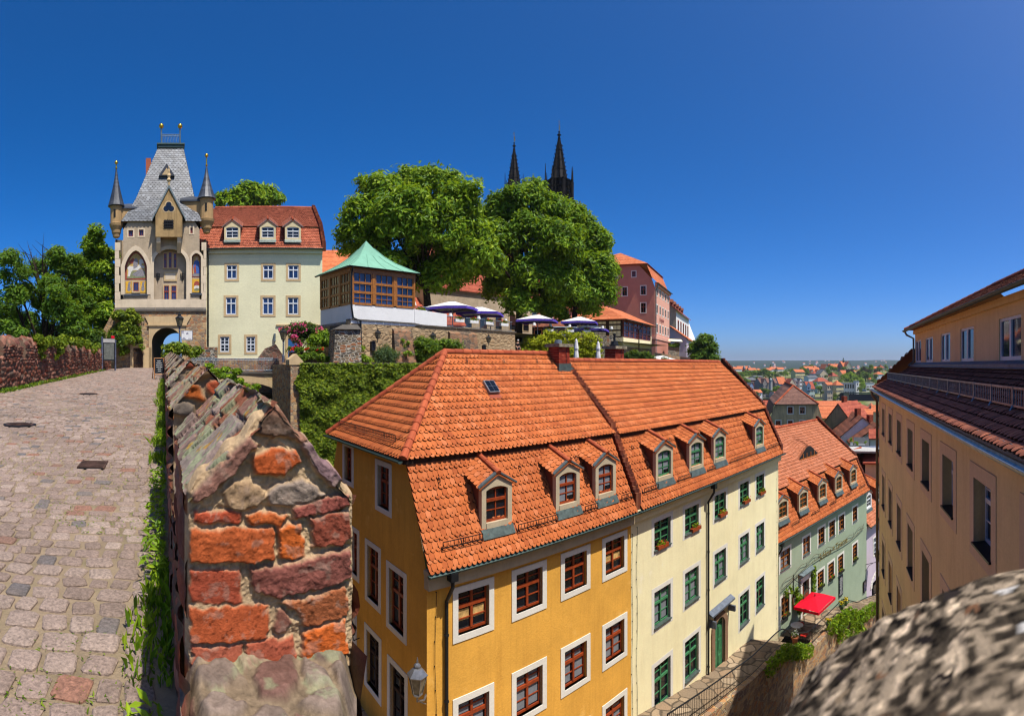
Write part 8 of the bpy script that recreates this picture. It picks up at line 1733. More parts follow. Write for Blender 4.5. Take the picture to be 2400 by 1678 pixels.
# ---- old town roofs between the tavern and the river 
azg =(1866-1200)/F_PX; cg_ = at(1866, 0, 90); FN = Fr(cg_[:2], azg+pi/2-.1); gz = lambda X, Y: FN.px(Z5(X), z5(Y))
gr_ = thing('grey_gable_house', 'stained grey house with half hipped brown roof above the tavern ridge', 'house', FN.P(0,-6,-16)); holes =[]
for x0, x1, y0, y1 in((395,512,158,300),(603,718,158,300),(190,305,393,535),(398,511,393,535),(605,719,393,535),(810,920,388,530)):
 a, z1 = gz(x0, y0); b, z0 = gz(x1, y1); holes.append(window(gr_,FN,a,b,z0,z1,.17,wood='woodred',rows=1,dep=.15))
mb = MB(); wall(mb, FN,[gz(-60,900),gz(1130,900),gz(1030,480),gz(925,128),gz(195,128),gz(60,480)], holes, .15, 0, 0, 0, 1); mb.build('wall',[M['w_oldgrey'],M['dark_fill']], gr_)
mb = MB(); a0, ez2 = gz(185, 125); a1 = gz(935, 125)[0]; pz =(HOR-903.5)/F_PX*93.5; mm =(a0+a1)/2-.2; Rr = FN.P(mm, -3.6, pz); Rb = FN.P(mm-.5, -16, pz+.2); lw0, lz = gz(40, 500);
mb.prism([FN.P(a0,.3,ez2),FN.P(a1,.3,ez2),Rr],(0,0,-.15), 0); mb.prism([FN.P(a0,.3,ez2),Rr,Rb,FN.P(a0,-17,ez2)],(0,0,-.15), 0); mb.prism([FN.P(a1,.3,ez2),Rr,Rb,FN.P(a1,-17,ez2)],(0,0,-.15), 0); mb.prism([FN.P(a0,.2,ez2),FN.P(a0,-17,ez2),FN.P(lw0,-17,lz),FN.P(lw0,.2,lz)],(-.1,0,-.1), 0); mb.build('roof', M['ft_dusk'], gr_)
mb = MB(); ridge(mb, FN.P(a0,.3,ez2), Rr, .16); ridge(mb, FN.P(a1,.3,ez2), Rr, .16); ridge(mb, Rr, Rb, .16); mb.build('ridge_tiles', M['ridge'], gr_)
OG = 'old town houses below the castle'
F5 = lambda nm, lab, X0, X1, Yb, Ye, Yt, *a, **k: fh(nm, lab, Z5(X0), Z5(X1), z5(Yb), z5(Ye), z5(Yt), *a, group=OG, **k)
F5('long_orange_roof', 'long bright orange roof just this side of the river', 880, 1560, 160, 148, 68, 215, 'w_sand', 'ft_orange', 'side', 14, ext=8); F5('long_orange_roof', 'sunlit red roof beside the grey stained house', 925, 1345, 420, 352, 155, 118, 'w_yellow', 'ft_orange', 'side', 12, ext=8, chim=0)
c = at(Z5(1440), 0, 100); house('gable_end_house', 'house with big bare grey gable and a red chimney',(c[0],c[1]), R(60), 8.5, 10.5, -28, -13.3, -6.9, 'w_oldgrey', 'ft_red',(0,0), chim=1, group=OG)
c = at(Z5(1130), 0, 104); house('yellow_house', 'small yellow house with dark roof terrace beside the bare gable',(c[0],c[1]), R(60), 4.6, 6, -28, -15.4, -12.5, 'yellow', 'ft_red',(0,0),(2,2), group=OG)
for X, Y0, Y1, d, raz, Ln, Wd_, lab in((1600,290,620,92,-35,11,8,'long brown roof sloping down left of the small white house'),(1850,410,690,88,-38,11,8,'second brown roof close to the apricot building')):
 c = at(Z5(X), 0, d); zt_ =(HOR-z5(Y0))/F_PX*d; ze_ =(HOR-z5(Y1))/F_PX*d; house('brown_roof_house', lab,(c[0],c[1]), R(28), Ln, Wd_, -32, ze_, zt_, 'w_white', 'ft_brown',(0,0), chim=1, group=OG)
F5('small_white_house', 'small white house with red roof and roof terrace', 1822, 1985, 900, 690, 545, 78, 'w_white', 'ft_red', 'side', 5, ext=8); F5('red_roof_house', 'small red roof peeping up left of the grey stained house', -60, 95, 330, 240, 60, 105, 'w_brick', 'ft_red', 'side', 9, ext=8); F5('low_red_roof', 'low red roof hidden between tavern ridge and grey house', 70, 400, 620, 575, 500, 72, 'w_sand', 'ft_orange', 'side', 6, ext=6)
F5('far_gable_house', 'grey gabled house with orange roof near the river', 1770, 1905, 260, 215, 140, 190, 'w_grey', 'ft_orange', 'gable', 12, ext=8); F5('far_gable_house', 'orange roof cut off by the apricot building near the river', 1850, 2000, 300, 250, 140, 180, 'w_sand', 'ft_orange', 'side', 10, ext=8); F5('low_orange_house', 'broad orange roof in front of the river meadow', 1640, 1860, 330, 310, 205, 150, 'w_sand', 'ft_orange', 'side', 10, ext=8)
c = at(Z5(1640), 0, 160); t = thing('onion_turret', 'little red onion shaped turret among the old roofs', 'turret',(c[0],c[1],-18)); z = lambda Y:(HOR-z5(Y))/F_PX*160; c[2] = 0; mb = MB(); mb.lathe(c,[(2.6,z(215)),(2.9,z(185)),(2.0,z(155)),(.7,z(130)),(.05,z(85))], 10); mb.build('dome', M['ft_red'], t); mb = MB(); mb.lathe(c,[(2.2,z(420)),(2.2,z(214))], 10); mb.build('shaft', M['w_sand'], t)
t = thing('roof_terrace', 'grey parapet roof terrace with potted plants and benches', 'roof terrace', at(Z5(1680),z5(840),72)); q = lambda X, Y, d: at(Z5(X), z5(Y), d); mb = MB(); mb.hexa([q(1540,850,74),q(1800,850,74),q(1800,850,74.4),q(1540,850,74.4),q(1540,690,74),q(1800,690,74),q(1800,690,74.4),q(1540,690,74.4)]); mb.build('back_wall', M['w_grey'], t); mb = MB(); mb.hexa([q(1470,850,70),q(1815,850,70),q(1815,850,74),q(1470,850,74),q(1470,838,70),q(1815,838,70),q(1815,838,74),q(1470,838,74)]); mb.build('deck', M['w_grey'], t)
mb = leafmb([(q(1580,805,71),.35),(q(1500,735,71.5),.22),(q(1500,760,71.5),.18),(q(1740,790,72),.2)], 500, .1, .15, 20); mb.build('potted_plants', M['leaf_bright'], t); mb = MB(); mb.hexa([q(1600,830,71),q(1730,830,71),q(1730,830,71.8),q(1600,830,71.8),q(1600,800,71),q(1730,800,71),q(1730,800,71.8),q(1600,800,71.8)]); mb.hexa([q(1480,830,70.5),q(1530,830,70.5),q(1530,830,71.2),q(1480,830,71.2),q(1480,775,70.5),q(1530,775,70.5),q(1530,775,71.2),q(1480,775,71.2)]); mb.build('bench', M['white'], t)
t = thing('glass_roof', 'pale zinc and glass lean-to roof below the roof terrace', 'roof', q(1700,930,62)); mb = MB(); mb.prism([q(1600,850,66),q(2000,840,66),q(2000,935,60),q(1620,925,60)],(0,0,-.2)); mb.build('sheet', M['galv'], t); mb = MB(); mb.hexa([q(1440,960,58),q(2000,960,58),q(2000,960,66),q(1440,960,66),q(1440,925,58),q(2000,935,58),q(2000,850,66),q(1440,850,66)]); mb.build('body', M['w_grey'], t)
F5('red_tiled_annex', 'red tiled roof right behind the lilac house ridge', 1735, 2100, 1280, 1110, 945, 58, 'w_sand', 'ft_red', 'side', 7, ext=8)
F4('car_park_hall', 'low white sheds by the river under the bridge', 1380, 1560, 1360, 1350, 1335, 430, 'w_white', 'ft_grey', 'side', 6, ext=1)
# ================================================================ STREET, RAILS, SMALL THINGS 
def zst(s): return np.interp(s,[-10,7.7,16,24,27,28,31.5,33,40],[-10.0,-12.3,-14.0,-15.55,-15.85,-16.0,-17.9,-18.5,-18.5])
mb = MB(); S_ = np.concatenate([np.linspace(-12,27,60),np.linspace(27.1,34,30)]); O_ = np.array([0,.5,1.0,1.5,1.95]); Sg, Og = np.meshgrid(S_, O_)
mb.grid(FY.O+FY.u*Sg[...,None]+FY.n*Og[...,None]+np.array((0,0,1.))*zst(Sg)[...,None], flip=True)
S2, O2 = np.meshgrid(np.linspace(-12,17,40), np.linspace(1.95,9,8)); mb.grid(FY.O+FY.u*S2[...,None]+FY.n*O2[...,None]+np.array((0,0,1.))*zst(S2)[...,None], flip=True)
S3, O3 = np.meshgrid(np.linspace(-8,7.7,24), np.linspace(-14,0,12)); mb.grid(FY.O+FY.u*S3[...,None]+FY.n*O3[...,None]+np.array((0,0,1.))*(zst(S3)+.08*O3*0)[...,None], flip=True)
tag(mb.build('street_pavement',M['slabs']), kind='structure', label='worn granite slab pavement running down beside the houses', cat='pavement')
mb = MB(); S4, O4 = np.meshgrid(np.linspace(15,60,40), np.linspace(1.9,12,10)); zl_ = np.interp(S4,[15,17,24,33,60],[-14.2,-16,-19.5,-22,-25]); mb.grid(FY.O+FY.u*S4[...,None]+FY.n*O4[...,None]+np.array((0,0,1.))*zl_[...,None], flip=True); tag(mb.build('lower_street',M['slabs']), kind='structure', label='shaded lower lane between retaining wall and apricot building', cat='street')
mb = MB()  # stair treads where the pavement drops
for k in range(12): s0 = 28+k*.33; z = -16.02-k*.165; FY.box(mb, s0, s0+.34, .02, 1.9, z-.4, z)
tag(mb.build('stone_steps',M['slabs']), 'worn stone steps descending past the last cream house window', 'steps')
mb = MB()
for k in range(30):
 a, b = 16+k*.6, 16.6+k*.6; za, zb_ = zst(a)+.12, zst(b)+.12; mb.hexa([FY.P(a,2.25,-24),FY.P(b,2.25,-24),FY.P(b,1.9,-24),FY.P(a,1.9,-24),FY.P(a,2.25,za),FY.P(b,2.25,zb_),FY.P(b,1.9,zb_),FY.P(a,1.9,za)], 0, .5)
rw = mb.build('retaining_wall', M['buffrubble']); tag(rw, 'rubble retaining wall carrying the stair railing below the cream house', 'wall')
railing('stair_railing', 'black iron railing along the slab pavement in front of the cream house', FY, 16.5, 33.2, 2.05, lambda s:zst(s)+.12, 1.0, 'iron', .14, 1.6)
# tavern terrace 
def ztv(s): return np.interp(s,[30,36.2,39,41,47,60],[-18.5,-18.5,-19.9,-20.3,-22.2,-25])
mb = MB(); S_ = np.concatenate([np.linspace(29,36,12),np.linspace(36.2,60,40)]); Sg, Og = np.meshgrid(S_, np.linspace(0,2.4,5)); mb.grid(FG.O+FG.u*Sg[...,None]+FG.n*Og[...,None]+np.array((0,0,1.))*ztv(Sg)[...,None], flip=True); tag(mb.build('terrace_paving',M['slabs']), kind='structure', label='sandy slab paving of the tavern terrace and stairs', cat='pavement')
mb = MB()
for k in range(11): s0 = 36.2+k*.26; z = -18.52-k*.13; FG.box(mb, s0, s0+.27, .02, 2.3, z-.4, z)
tag(mb.build('stone_steps',M['slabs']), 'stone steps going down past the tavern chalkboard', 'steps')
mb = MB()
for k in range(30): a, b = 30+k*.62, 30.62+k*.62; mb.hexa([FG.P(a,2.75,-27),FG.P(b,2.75,-27),FG.P(b,2.35,-27),FG.P(a,2.35,-27),FG.P(a,2.75,ztv(a)+.1),FG.P(b,2.75,ztv(b)+.1),FG.P(b,2.35,ztv(b)+.1),FG.P(a,2.35,ztv(a)+.1)], 0, .5)
tag(mb.build('retaining_wall',M['buffrubble']), 'buff rubble wall under the tavern terrace hung with green vines', 'wall')
railing('terrace_railing', 'black iron railing round the tavern terrace and its stairs', FG, 31.2, 48.0, 2.45, lambda s:ztv(s)+.1, 1.0, 'iron', .14, 1.5)
mb = MB()
for s, o, z, n in[(33.6,2.9,-18.2,160),(34.5,2.9,-18.3,200),(35.4,2.9,-18.4,220),(36.3,2.9,-18.6,240),(37.3,2.9,-19.2,260),(38.4,2.9,-19.7,260),(39.6,2.9,-19.9,240),(41,2.9,-20.2,220),(42.4,2.9,-20.6,180),(36.8,3.0,-20.0,160),(38.4,3.0,-20.9,160),(35,3.0,-19.4,160)]: leaves(mb, FG.P(s,o,z), n,(.75,.35,.6), .15, FG.az, .3)
tag(mb.build('vines',M['leaf_bright']), 'green vines tumbling over the wall below the red parasol', 'vine', kind='stuff')
mb = MB()
for s, o, z, n in[(25.5,2.5,-15.6,120),(26.6,2.5,-15.8,160),(27.6,2.5,-15.9,200),(28.6,2.5,-16.4,200),(29.6,2.5,-16.9,220),(30.6,2.5,-17.4,200),(31.6,2.5,-17.9,160)]: leaves(mb, FY.P(s,o,z), n,(.6,.3,.45), .13, FY.az, .3)
tag(mb.build('vines',M['leaf_bright']), 'light green vines along the retaining wall by the steps', 'vine', kind='stuff')
# red parasol, tables, chairs 
M['redcloth'] = simple('bright_red_canvas',(214,10,40), .75, 0, .15, .06); M['redcushion'] = simple('red_chair_cushion',(206,50,40), .8, 0, .1, .1)
c = FG.P(33.0, 1.75, -18.5); t = thing('parasol', 'bright red rectangular parasol over the tavern terrace', 'parasol', c); mb = MB(); zt, ze = c[2]+2.45, c[2]+2.05
cs =[c+FG.u*a+FG.n*b for a, b in((-1.35,-.95),(1.35,-.95),(1.35,.95),(-1.35,.95))]; ap = c+(0, 0, 2.45)
for k in range(4):
 a, b = cs[k], cs[(k+1)%4]; A3, B3 = a+(0, 0, 2.02), b+(0, 0, 2.02); m_ =(A3+B3)/2+(0, 0, .05); mb.poly([A3,m_,ap], 0); mb.poly([m_,B3,ap], 0); mb.poly([A3,B3,B3-(0,0,.18),A3-(0,0,.18)], 0)
mb.build('canopy', M['redcloth'], t); mb = MB(); mb.tube([c,ap], .025, 6); mb.lathe(ap,[(.05,-.02),(.04,.12)], 6); mb.build('pole', M['iron'], t); mb = MB(); mb.lathe(c,[(.28,0),(.28,.08),(.05,.1)], 12); mb.build('base', M['concrete'], t)
c = FG.P(31.85, .95, -18.5); t = thing('bistro_table', 'round white topped bistro table beside the red parasol', 'table', c); mb = MB(); mb.lathe(c,[(.42,.70),(.44,.72),(.44,.745)], 20); mb.build('tabletop', M['shade'], t); mb = MB(); mb.tube([c,c+(0,0,.7)], .035, 6)
for k in range(3): w = k*2.09; mb.tube([c+(0,0,.1),c+(.3*cos(w),.3*sin(w),.01)], .025, 5)
mb.build('leg', M['iron'], t)
def chair(c, rz, lab):
 t = thing('garden_chair', lab, 'chair', c, 'red cushioned garden chairs'); q = lambda x, y, z: c+np.array((x*cos(rz)-y*sin(rz),x*sin(rz)+y*cos(rz),z)); mb = MB(); mb.hexa([q(-.21,-.2,.42),q(.21,-.2,.42),q(.21,.22,.42),q(-.21,.22,.42),q(-.21,-.2,.48),q(.21,-.2,.48),q(.21,.22,.48),q(-.21,.22,.48)]); mb.build('seat', M['redcushion'], t)
 for x, y in((-.2,-.19),(.2,-.19),(-.2,.2),(.2,.2)): mb = MB(); mb.tube([q(x,y,0),q(x,y,.42)], .012, 5); mb.build('leg', M['iron'], t)
 mb = MB(); mb.tube([q(-.2,.2,.42),q(-.2,.26,.85),q(0,.28,.92),q(.2,.26,.85),q(.2,.2,.42)], .012, 5)
 for x in(-.1, 0, .1): mb.tube([q(x,.21,.46),q(x,.27,.88)], .008, 4)
 mb.build('backrest', M['iron'], t)
chair(FG.P(31.4,1.75,-18.5), .6, 'red cushioned garden chair in front of the white bistro table'); chair(FG.P(32.65,.8,-18.5), -1.9, 'red cushioned garden chair between bistro table and parasol')
c = FG.P(30.95, 1.3, -18.5); t = thing('flower_pot', 'terracotta pot of white flowers at the terrace corner', 'flower pot', c); mb = MB(); mb.lathe(c,[(.16,0),(.24,.36),(.27,.36),(.27,.42),(.2,.42)], 14); mb.build('pot', M['redcushion']if False else M['tile_old'], t); mb = MB(); leaves(mb, c+(0,0,.6), 90,(.3,.3,.25), .09); mb.build('foliage', M['leaf_mid'], t); mb = MB(); leaves(mb, c+(0,0,.68), 40,(.3,.3,.22), .06); mb.build('blossom', M['shade'], t)
for s, z, lab in((33.35,-18.0,'hanging pot of yellow flowers on the railing below the red parasol'),(35.6,-17.75,'hanging pot of yellow flowers on the railing right of the red parasol'),(36.3,-17.75,'upper clump of yellow flowers on the railing at the stair head')):
 c = FG.P(s, 2.6, z); t = thing('flower_pot', lab, 'flower pot', c, 'yellow flower pots on the tavern railing'); mb = MB(); mb.lathe(c,[(.12,-.15),(.2,.12)], 10); mb.build('pot', M['zinc'], t); mb = MB(); leaves(mb, c+(0,0,.2), 60,(.3,.3,.25), .09); mb.build('foliage', M['leaf_mid'], t); mb = MB(); leaves(mb, c+(0,0,.36), 34,(.25,.25,.14), .09, 0, 0, .5); mb.build('blossom', M['yellow_flower'], t)
 # tavern front: signs, lamp, boxes, vine, garland 
c = FG.P(33.3, .95, -16.0); t = thing('hanging_sign', 'oval dark tavern sign with gold lettering on a wrought iron bracket', 'sign', c); mb = MB(); FS = Fr(FG.P(33.3,.6,0)[:2], FG.az-.15); mb.prism([FS.P(.55*cos(w),.3,-16.35+.42*sin(w))for w in np.linspace(0,2*pi,20,endpoint=False)], -FS.n*.06); mb.build('sign_board', M['signgrey'], t)
text('Schloss-', 'lettering', M['gold'], FS, 0, -16.24, .303, .26, t, .004); text('Taverne', 'lettering', M['gold'], FS, 0, -16.50, .303, .26, t, .004)
mb = MB(); mb.tube([FG.P(33.0,.02,-14.9),FG.P(33.0,.06,-16.8)], .03, 5); mb.tube([FG.P(33.0,.05,-15.2),FG.P(33.15,.5,-15.5),FG.P(33.3,1.2,-15.75)], .025, 5); mb.tube([FG.P(33.0,.05,-16.2),FG.P(33.1,.4,-15.8),FG.P(33.2,.7,-15.55)], .02, 5)
for k in range(5): w = k*1.2; mb.tube([FG.P(33.1,.3+.12*cos(w),-15.7+.12*sin(w)),FG.P(33.12,.3+.2*cos(w+.7),-15.7+.2*sin(w+.7)),FG.P(33.1,.3+.12*cos(w+1.4),-15.7+.12*sin(w+1.4))], .012, 4)
mb.tube([FG.P(33.25,.9,-15.65),FG.P(33.25,.9,-15.98)], .012, 4); mb.build('bracket', M['iron'], t)
for s, z, lab in((36.9,-17.45,'flower box on the first tavern window right of the door'),(38.8,-17.5,'red geranium box on the second tavern window right of the door'),(40.7,-17.6,'green box above the tall chalkboard'),(43.85,-17.65,'green flower box on the far right tavern window'),(31.4,-17.45,'red geranium box on the tavern window beside the bistro table')): flowerbox(FG, s+.5, z, .08, .95, lab, .8 if('red' in lab)else .1, 'iron')
mb = MB(); FG.box(mb, 40.75, 41.55, .02, .08, -19.55, -17.85); t = mb.build('chalkboard', M['slate_board']); tag(t, 'tall black menu chalkboard on the tavern wall under a flower box', 'chalkboard')
mb = MB()
for k in range(16): z = -18.0-k*.092; w = random.uniform(.18, .33); FG.box(mb, 41.15-w, 41.15+w, .081, .083, z-.022, z)
mb.build('chalk_lines', M['shade'], t)
mb = MB(); FG.box(mb, 30.45, 30.9, .03, .08, -17.5, -15.6-1.9+.0)if False else None; FG.box(mb, 30.5, 30.95, .12, .2, -17.9, -16.3); t = mb.build('notice_board', M['zinc']); tag(t, 'grey notice board with panels on the corner between cream house and tavern', 'notice board')
mb = MB()
for k in range(4): FG.box(mb, 30.55, 30.9, .2, .215, -17.85+k*.39, -17.53+k*.39)
mb.build('panel', M['galv'], t)
mb = MB(); FG.box(mb, 32.85, 33.7, .03, .1, -17.0, -16.5); t = mb.build('menu_case', M['woodbrown']); tag(t, 'framed menu case left of the tavern door', 'menu case'); mb = MB(); FG.box(mb, 32.9, 33.25, .1, .11, -16.95, -16.55); FG.box(mb, 33.3, 33.65, .1, .11, -16.95, -16.55); mb.build('sheet', M['shade'], t)
mb = MB()
for s, z, n in[(33.2,-17.2,120),(33.3,-16.8,120),(33.6,-17.6,110),(33.2,-16.2,90),(33.8,-16.9,70),(35.85,-15.9,80),(35.9,-16.4,80),(35.85,-17.0,60),(35.8,-17.6,50),(35.9,-15.5,60),(32.3,-15.7,50),(31.8,-15.75,40)]: leaves(mb, FG.P(s,.2,z), n,(.28,.15,.35), .12, FG.az)
tag(mb.build('climbing_vine',M['leaf_bright']), 'leafy vine climbing round the tavern door', 'vine')
mb = MB(); p =[FG.P(s,.12,-15.35+.32*sin((s-31)*.37)+.08*(s-31)*.3)for s in np.arange(31.2,46.5,.35)]; mb.tube(p, .025, 4)
for q in p[::2]: mb.tube([q,q+FG.u*random.uniform(-.1,.25)+(0,0,random.uniform(-.35,.45))], .014, 4)
mb.tube([q+(0,0,.35+.1*sin(k))for k,q in enumerate(p)], .014, 4); tag(mb.build('dry_vine',M['wooddark']), 'bare wavy vine stem strung along the tavern wall', 'vine')
c = FG.P(47.6, 1.0, -18.7); t = thing('wall_lamp', 'black lantern on a scrolled bracket at the corner of tavern and lilac house', 'lamp', c); lantern(t, c, 1.25, .34, 'iron'); mb = MB(); mb.tube([FG.P(46.9,.02,-18.9),FG.P(47.2,.5,-18.8),c+(0,0,-.05)], .03, 5); mb.tube([FG.P(46.9,.02,-19.5),FG.P(47.1,.3,-19.0),FG.P(47.3,.6,-18.85)], .02, 5); mb.build('bracket', M['iron'], t)
mb = MB(); FG.box(mb, 46.2, 46.9, .02, .12, -21.3, -20.3); t = mb.build('display_case', M['iron']); tag(t, 'dark framed display case on the lower corner of the tavern', 'display case'); mb = MB(); FG.box(mb, 46.28, 46.82, .12, .125, -21.2, -20.4); mb.build('poster', M['glass_blue'], t)
# alley lamp by the side door of the ochre house 
c = FGAB.P(-4.75, .3, -9.75); t = thing('wall_lamp', 'small black lantern beside the arched side door of the ochre house', 'lamp', c); lantern(t, c, .5, .14, 'iron'); mb = MB(); mb.tube([FGAB.P(-4.75,.02,-9.9),FGAB.P(-4.75,.25,-9.95),c], .02, 5); mb.build('bracket', M['iron'], t)
# weeds along the parapet and in joints 
mb = MB(); n = 5200; a = .9+27*RNG.random(n)**1.7; c_ = -.02-.20*RNG.random(n)**1.6*(.5+vnoise(np.stack([a,a*0,a*0],-1),1.3,3)); k = vnoise(np.stack([a,a*0,a*0+5],-1), 1.4, 8)>.42; a, c_ = a[k], c_[k]
h = RNG.uniform(.02, .15, len(a))*np.clip(.3+a/8, .4, 1.6)*np.clip(.35+vnoise(np.stack([a,c_*0,a*0],-1),2.1,5), 0, 1.2); base = bu*a[:, None]+bc*(c_+.06)[:, None]+np.array((0,0,1.))*(zr(a)+.0)[:, None]
lean = np.stack([RNG.normal(size=len(a)),RNG.normal(size=len(a)),0*a], -1)*.35*h[:, None]; wd_ = RNG.uniform(.004, .016, len(a))[:, None]; sd_ = RNG.normal(size=(len(a),3)); sd_[:, 2] = 0; sd_/=np.linalg.norm(sd_, axis=1)[:, None]
tip = base+lean+np.array((0,0,1.))*h[:, None]; mid = base+lean*.35+np.array((0,0,1.))*(h*.6)[:, None]; v = np.stack([base-sd_*wd_*.5,base+sd_*wd_*.5,mid+sd_*wd_,tip,mid-sd_*wd_], 1).reshape(-1, 3); mb.add(v, np.arange(5*len(a)).reshape(-1,5), 0, RNG.random(len(a)))
a = 1.0+25*RNG.random(2600)**1.6; P = bu*a[:, None]+bc*(-.0-.16*RNG.random(2600)**1.4)[:, None]+np.array((0,0,1.))*(zr(a)+RNG.uniform(.02,.16,2600))[:, None]; kk = vnoise(np.stack([a,a*0,a*0+9],-1), 1.2, 4)>.36; leafcards(mb, P[kk], np.tile((0,0,1.),(kk.sum(),1)), .045,(.1,1), .5)
tag(mb.build('weeds',M['leaf_bright']), 'grass and weeds growing along the foot of the parapet', 'weeds', kind='stuff')
mb = MB(); n = 9000; a = 1.2+16*RNG.random(n)**1.5; c_ = -.1-RNG.random(n)*np.minimum(5.5, .42*a+.4); k = vnoise(np.stack([a,c_,a*0],-1), 1.6, 18)>.66; a, c_ = a[k], c_[k]; P = bu*a[:, None]+bc*c_[:, None]+np.array((0,0,1.))*(zr(a)+.002)[:, None]; leafcards(mb, P, np.tile((0,0,1.),(len(a),1)), .016,(.2,1), .45)
tag(mb.build('moss',M['leaf_mid']), 'moss and small grass tufts in the joints of the cobbles', 'moss', kind='stuff')
mb = MB()
for x in np.arange(2, 245, 5): d = wd(x)-.35; q = at(x, 0, d); q[2] = zr(d*cos((384-x)/1250))+.06; leaves(mb, q, 26,(.25,.2,.10), .08, 0, 0, .5)
tag(mb.build('weeds',M['leaf_mid']), 'low weeds along the foot of the left parapet', 'weeds', kind='stuff')
# info board, sandwich board, gate sign 
FB_ = Fr(B(40.0,-4.15)[:2], BA+pi/2-.55); c = FB_.P(0, 0, zr(40)); t = thing('information_board', 'tall grey information board on two posts by the left parapet', 'information board', c); mb = MB(); FB_.box(mb, -.62, -.50, -.06, .06, zr(40)-.3, zr(40)+2.55); mb.build('post', M['polegrey'], t); mb = MB(); FB_.box(mb, .50, .60, -.06, .06, zr(40)-.3, zr(40)+2.35); mb.build('post', M['polegrey'], t)
mb = MB(); FB_.box(mb, -.5, .5, -.04, .04, zr(40)+.75, zr(40)+2.45); p = mb.build('panel', M['metal'], t); mb = MB(); FB_.box(mb, -.42, .42, .041, .045, zr(40)+.85, zr(40)+2.05); mb.build('poster', M['mapgrey'], p); mb = MB(); FB_.box(mb, -.48, .48, .041, .05, zr(40)+2.12, zr(40)+2.4); mb.build('header', M['w_grey'], p); mb = MB(); FB_.box(mb, .2, .46, -.03, .05, zr(40)+2.45, zr(40)+2.65); mb.build('emblem', M['redcloth'], p)
FS2 = Fr(B(29.3,-.28)[:2], BA+pi/2-.25); c = FS2.P(0, 0, zr(29.3)); t = thing('sandwich_board', 'folding wooden chalkboard sign on the cobbles near the gate', 'sandwich board', c); z0 = zr(29.3); mb = MB()
for sg in(-1, 1): mb.tube([FS2.P(sg*.3,.24,z0),FS2.P(sg*.26,.02,z0+1.15)], .03, 4); mb.tube([FS2.P(sg*.3,-.26,z0),FS2.P(sg*.26,0,z0+1.15)], .03, 4)
mb.tube([FS2.P(-.29,.19,z0+.25),FS2.P(.29,.19,z0+.25)], .03, 4); mb.tube([FS2.P(-.26,.02,z0+1.13),FS2.P(.26,.02,z0+1.13)], .03, 4); mb.build('frame', M['oak'], t); mb = MB(); mb.prism([FS2.P(-.28,.175,z0+.3),FS2.P(.28,.175,z0+.3),FS2.P(.25,.03,z0+1.1),FS2.P(-.25,.03,z0+1.1)], -FS2.n*.02); bd = mb.build('chalkboard', M['slate_board'], t); mb = MB()
for k in range(6): z = z0+.42+k*.11; o = .175-(z-z0-.3)*.181+.004; w = random.uniform(.06, .17); mb.prism([FS2.P(-w,o+.002,z),FS2.P(w,o+.002,z),FS2.P(w,o-.002,z+.018),FS2.P(-w,o-.002,z+.018)], -FS2.n*.003)
mb.build('chalk_lines', M['shade'], bd)
FS3 = Fr(B(37.8,1.45)[:2], BA+pi/2); sg0, z1 = FS3.px(424.5, 774.5); sg1, z0 = FS3.px(451.5, 797.5); t = thing('sign_board', 'white notice sign with small dark lettering fixed to the gate street lamp', 'sign', FS3.P((sg0+sg1)/2,0,z0)); mb = MB(); FS3.box(mb, sg0, sg1, -.03, .02, z0, z1); mb.build('frame', M['polegrey'], t); mb = MB(); FS3.box(mb, sg0+.03, sg1-.03, .02, .03, z0+.03, z1-.03); sp = mb.build('panel', M['shade'], t); mb = MB()
for zz_, x0, x1 in((.62,.04,.2),(.55,.04,.18),(.48,.04,.2),(.14,.12,.26),(.08,.06,.34),(.1,.5,.72)): FS3.box(mb, sg0+x0, sg0+x1, .03, .034, z0+zz_, z0+zz_+.03)
for k in range(7): FS3.box(mb, sg0+.36+k*.022, sg0+.375+k*.022, .03, .034, z0+.42, z0+.5+.05*sin(k*.5));
mb.build('lettering', M['violet'], sp)
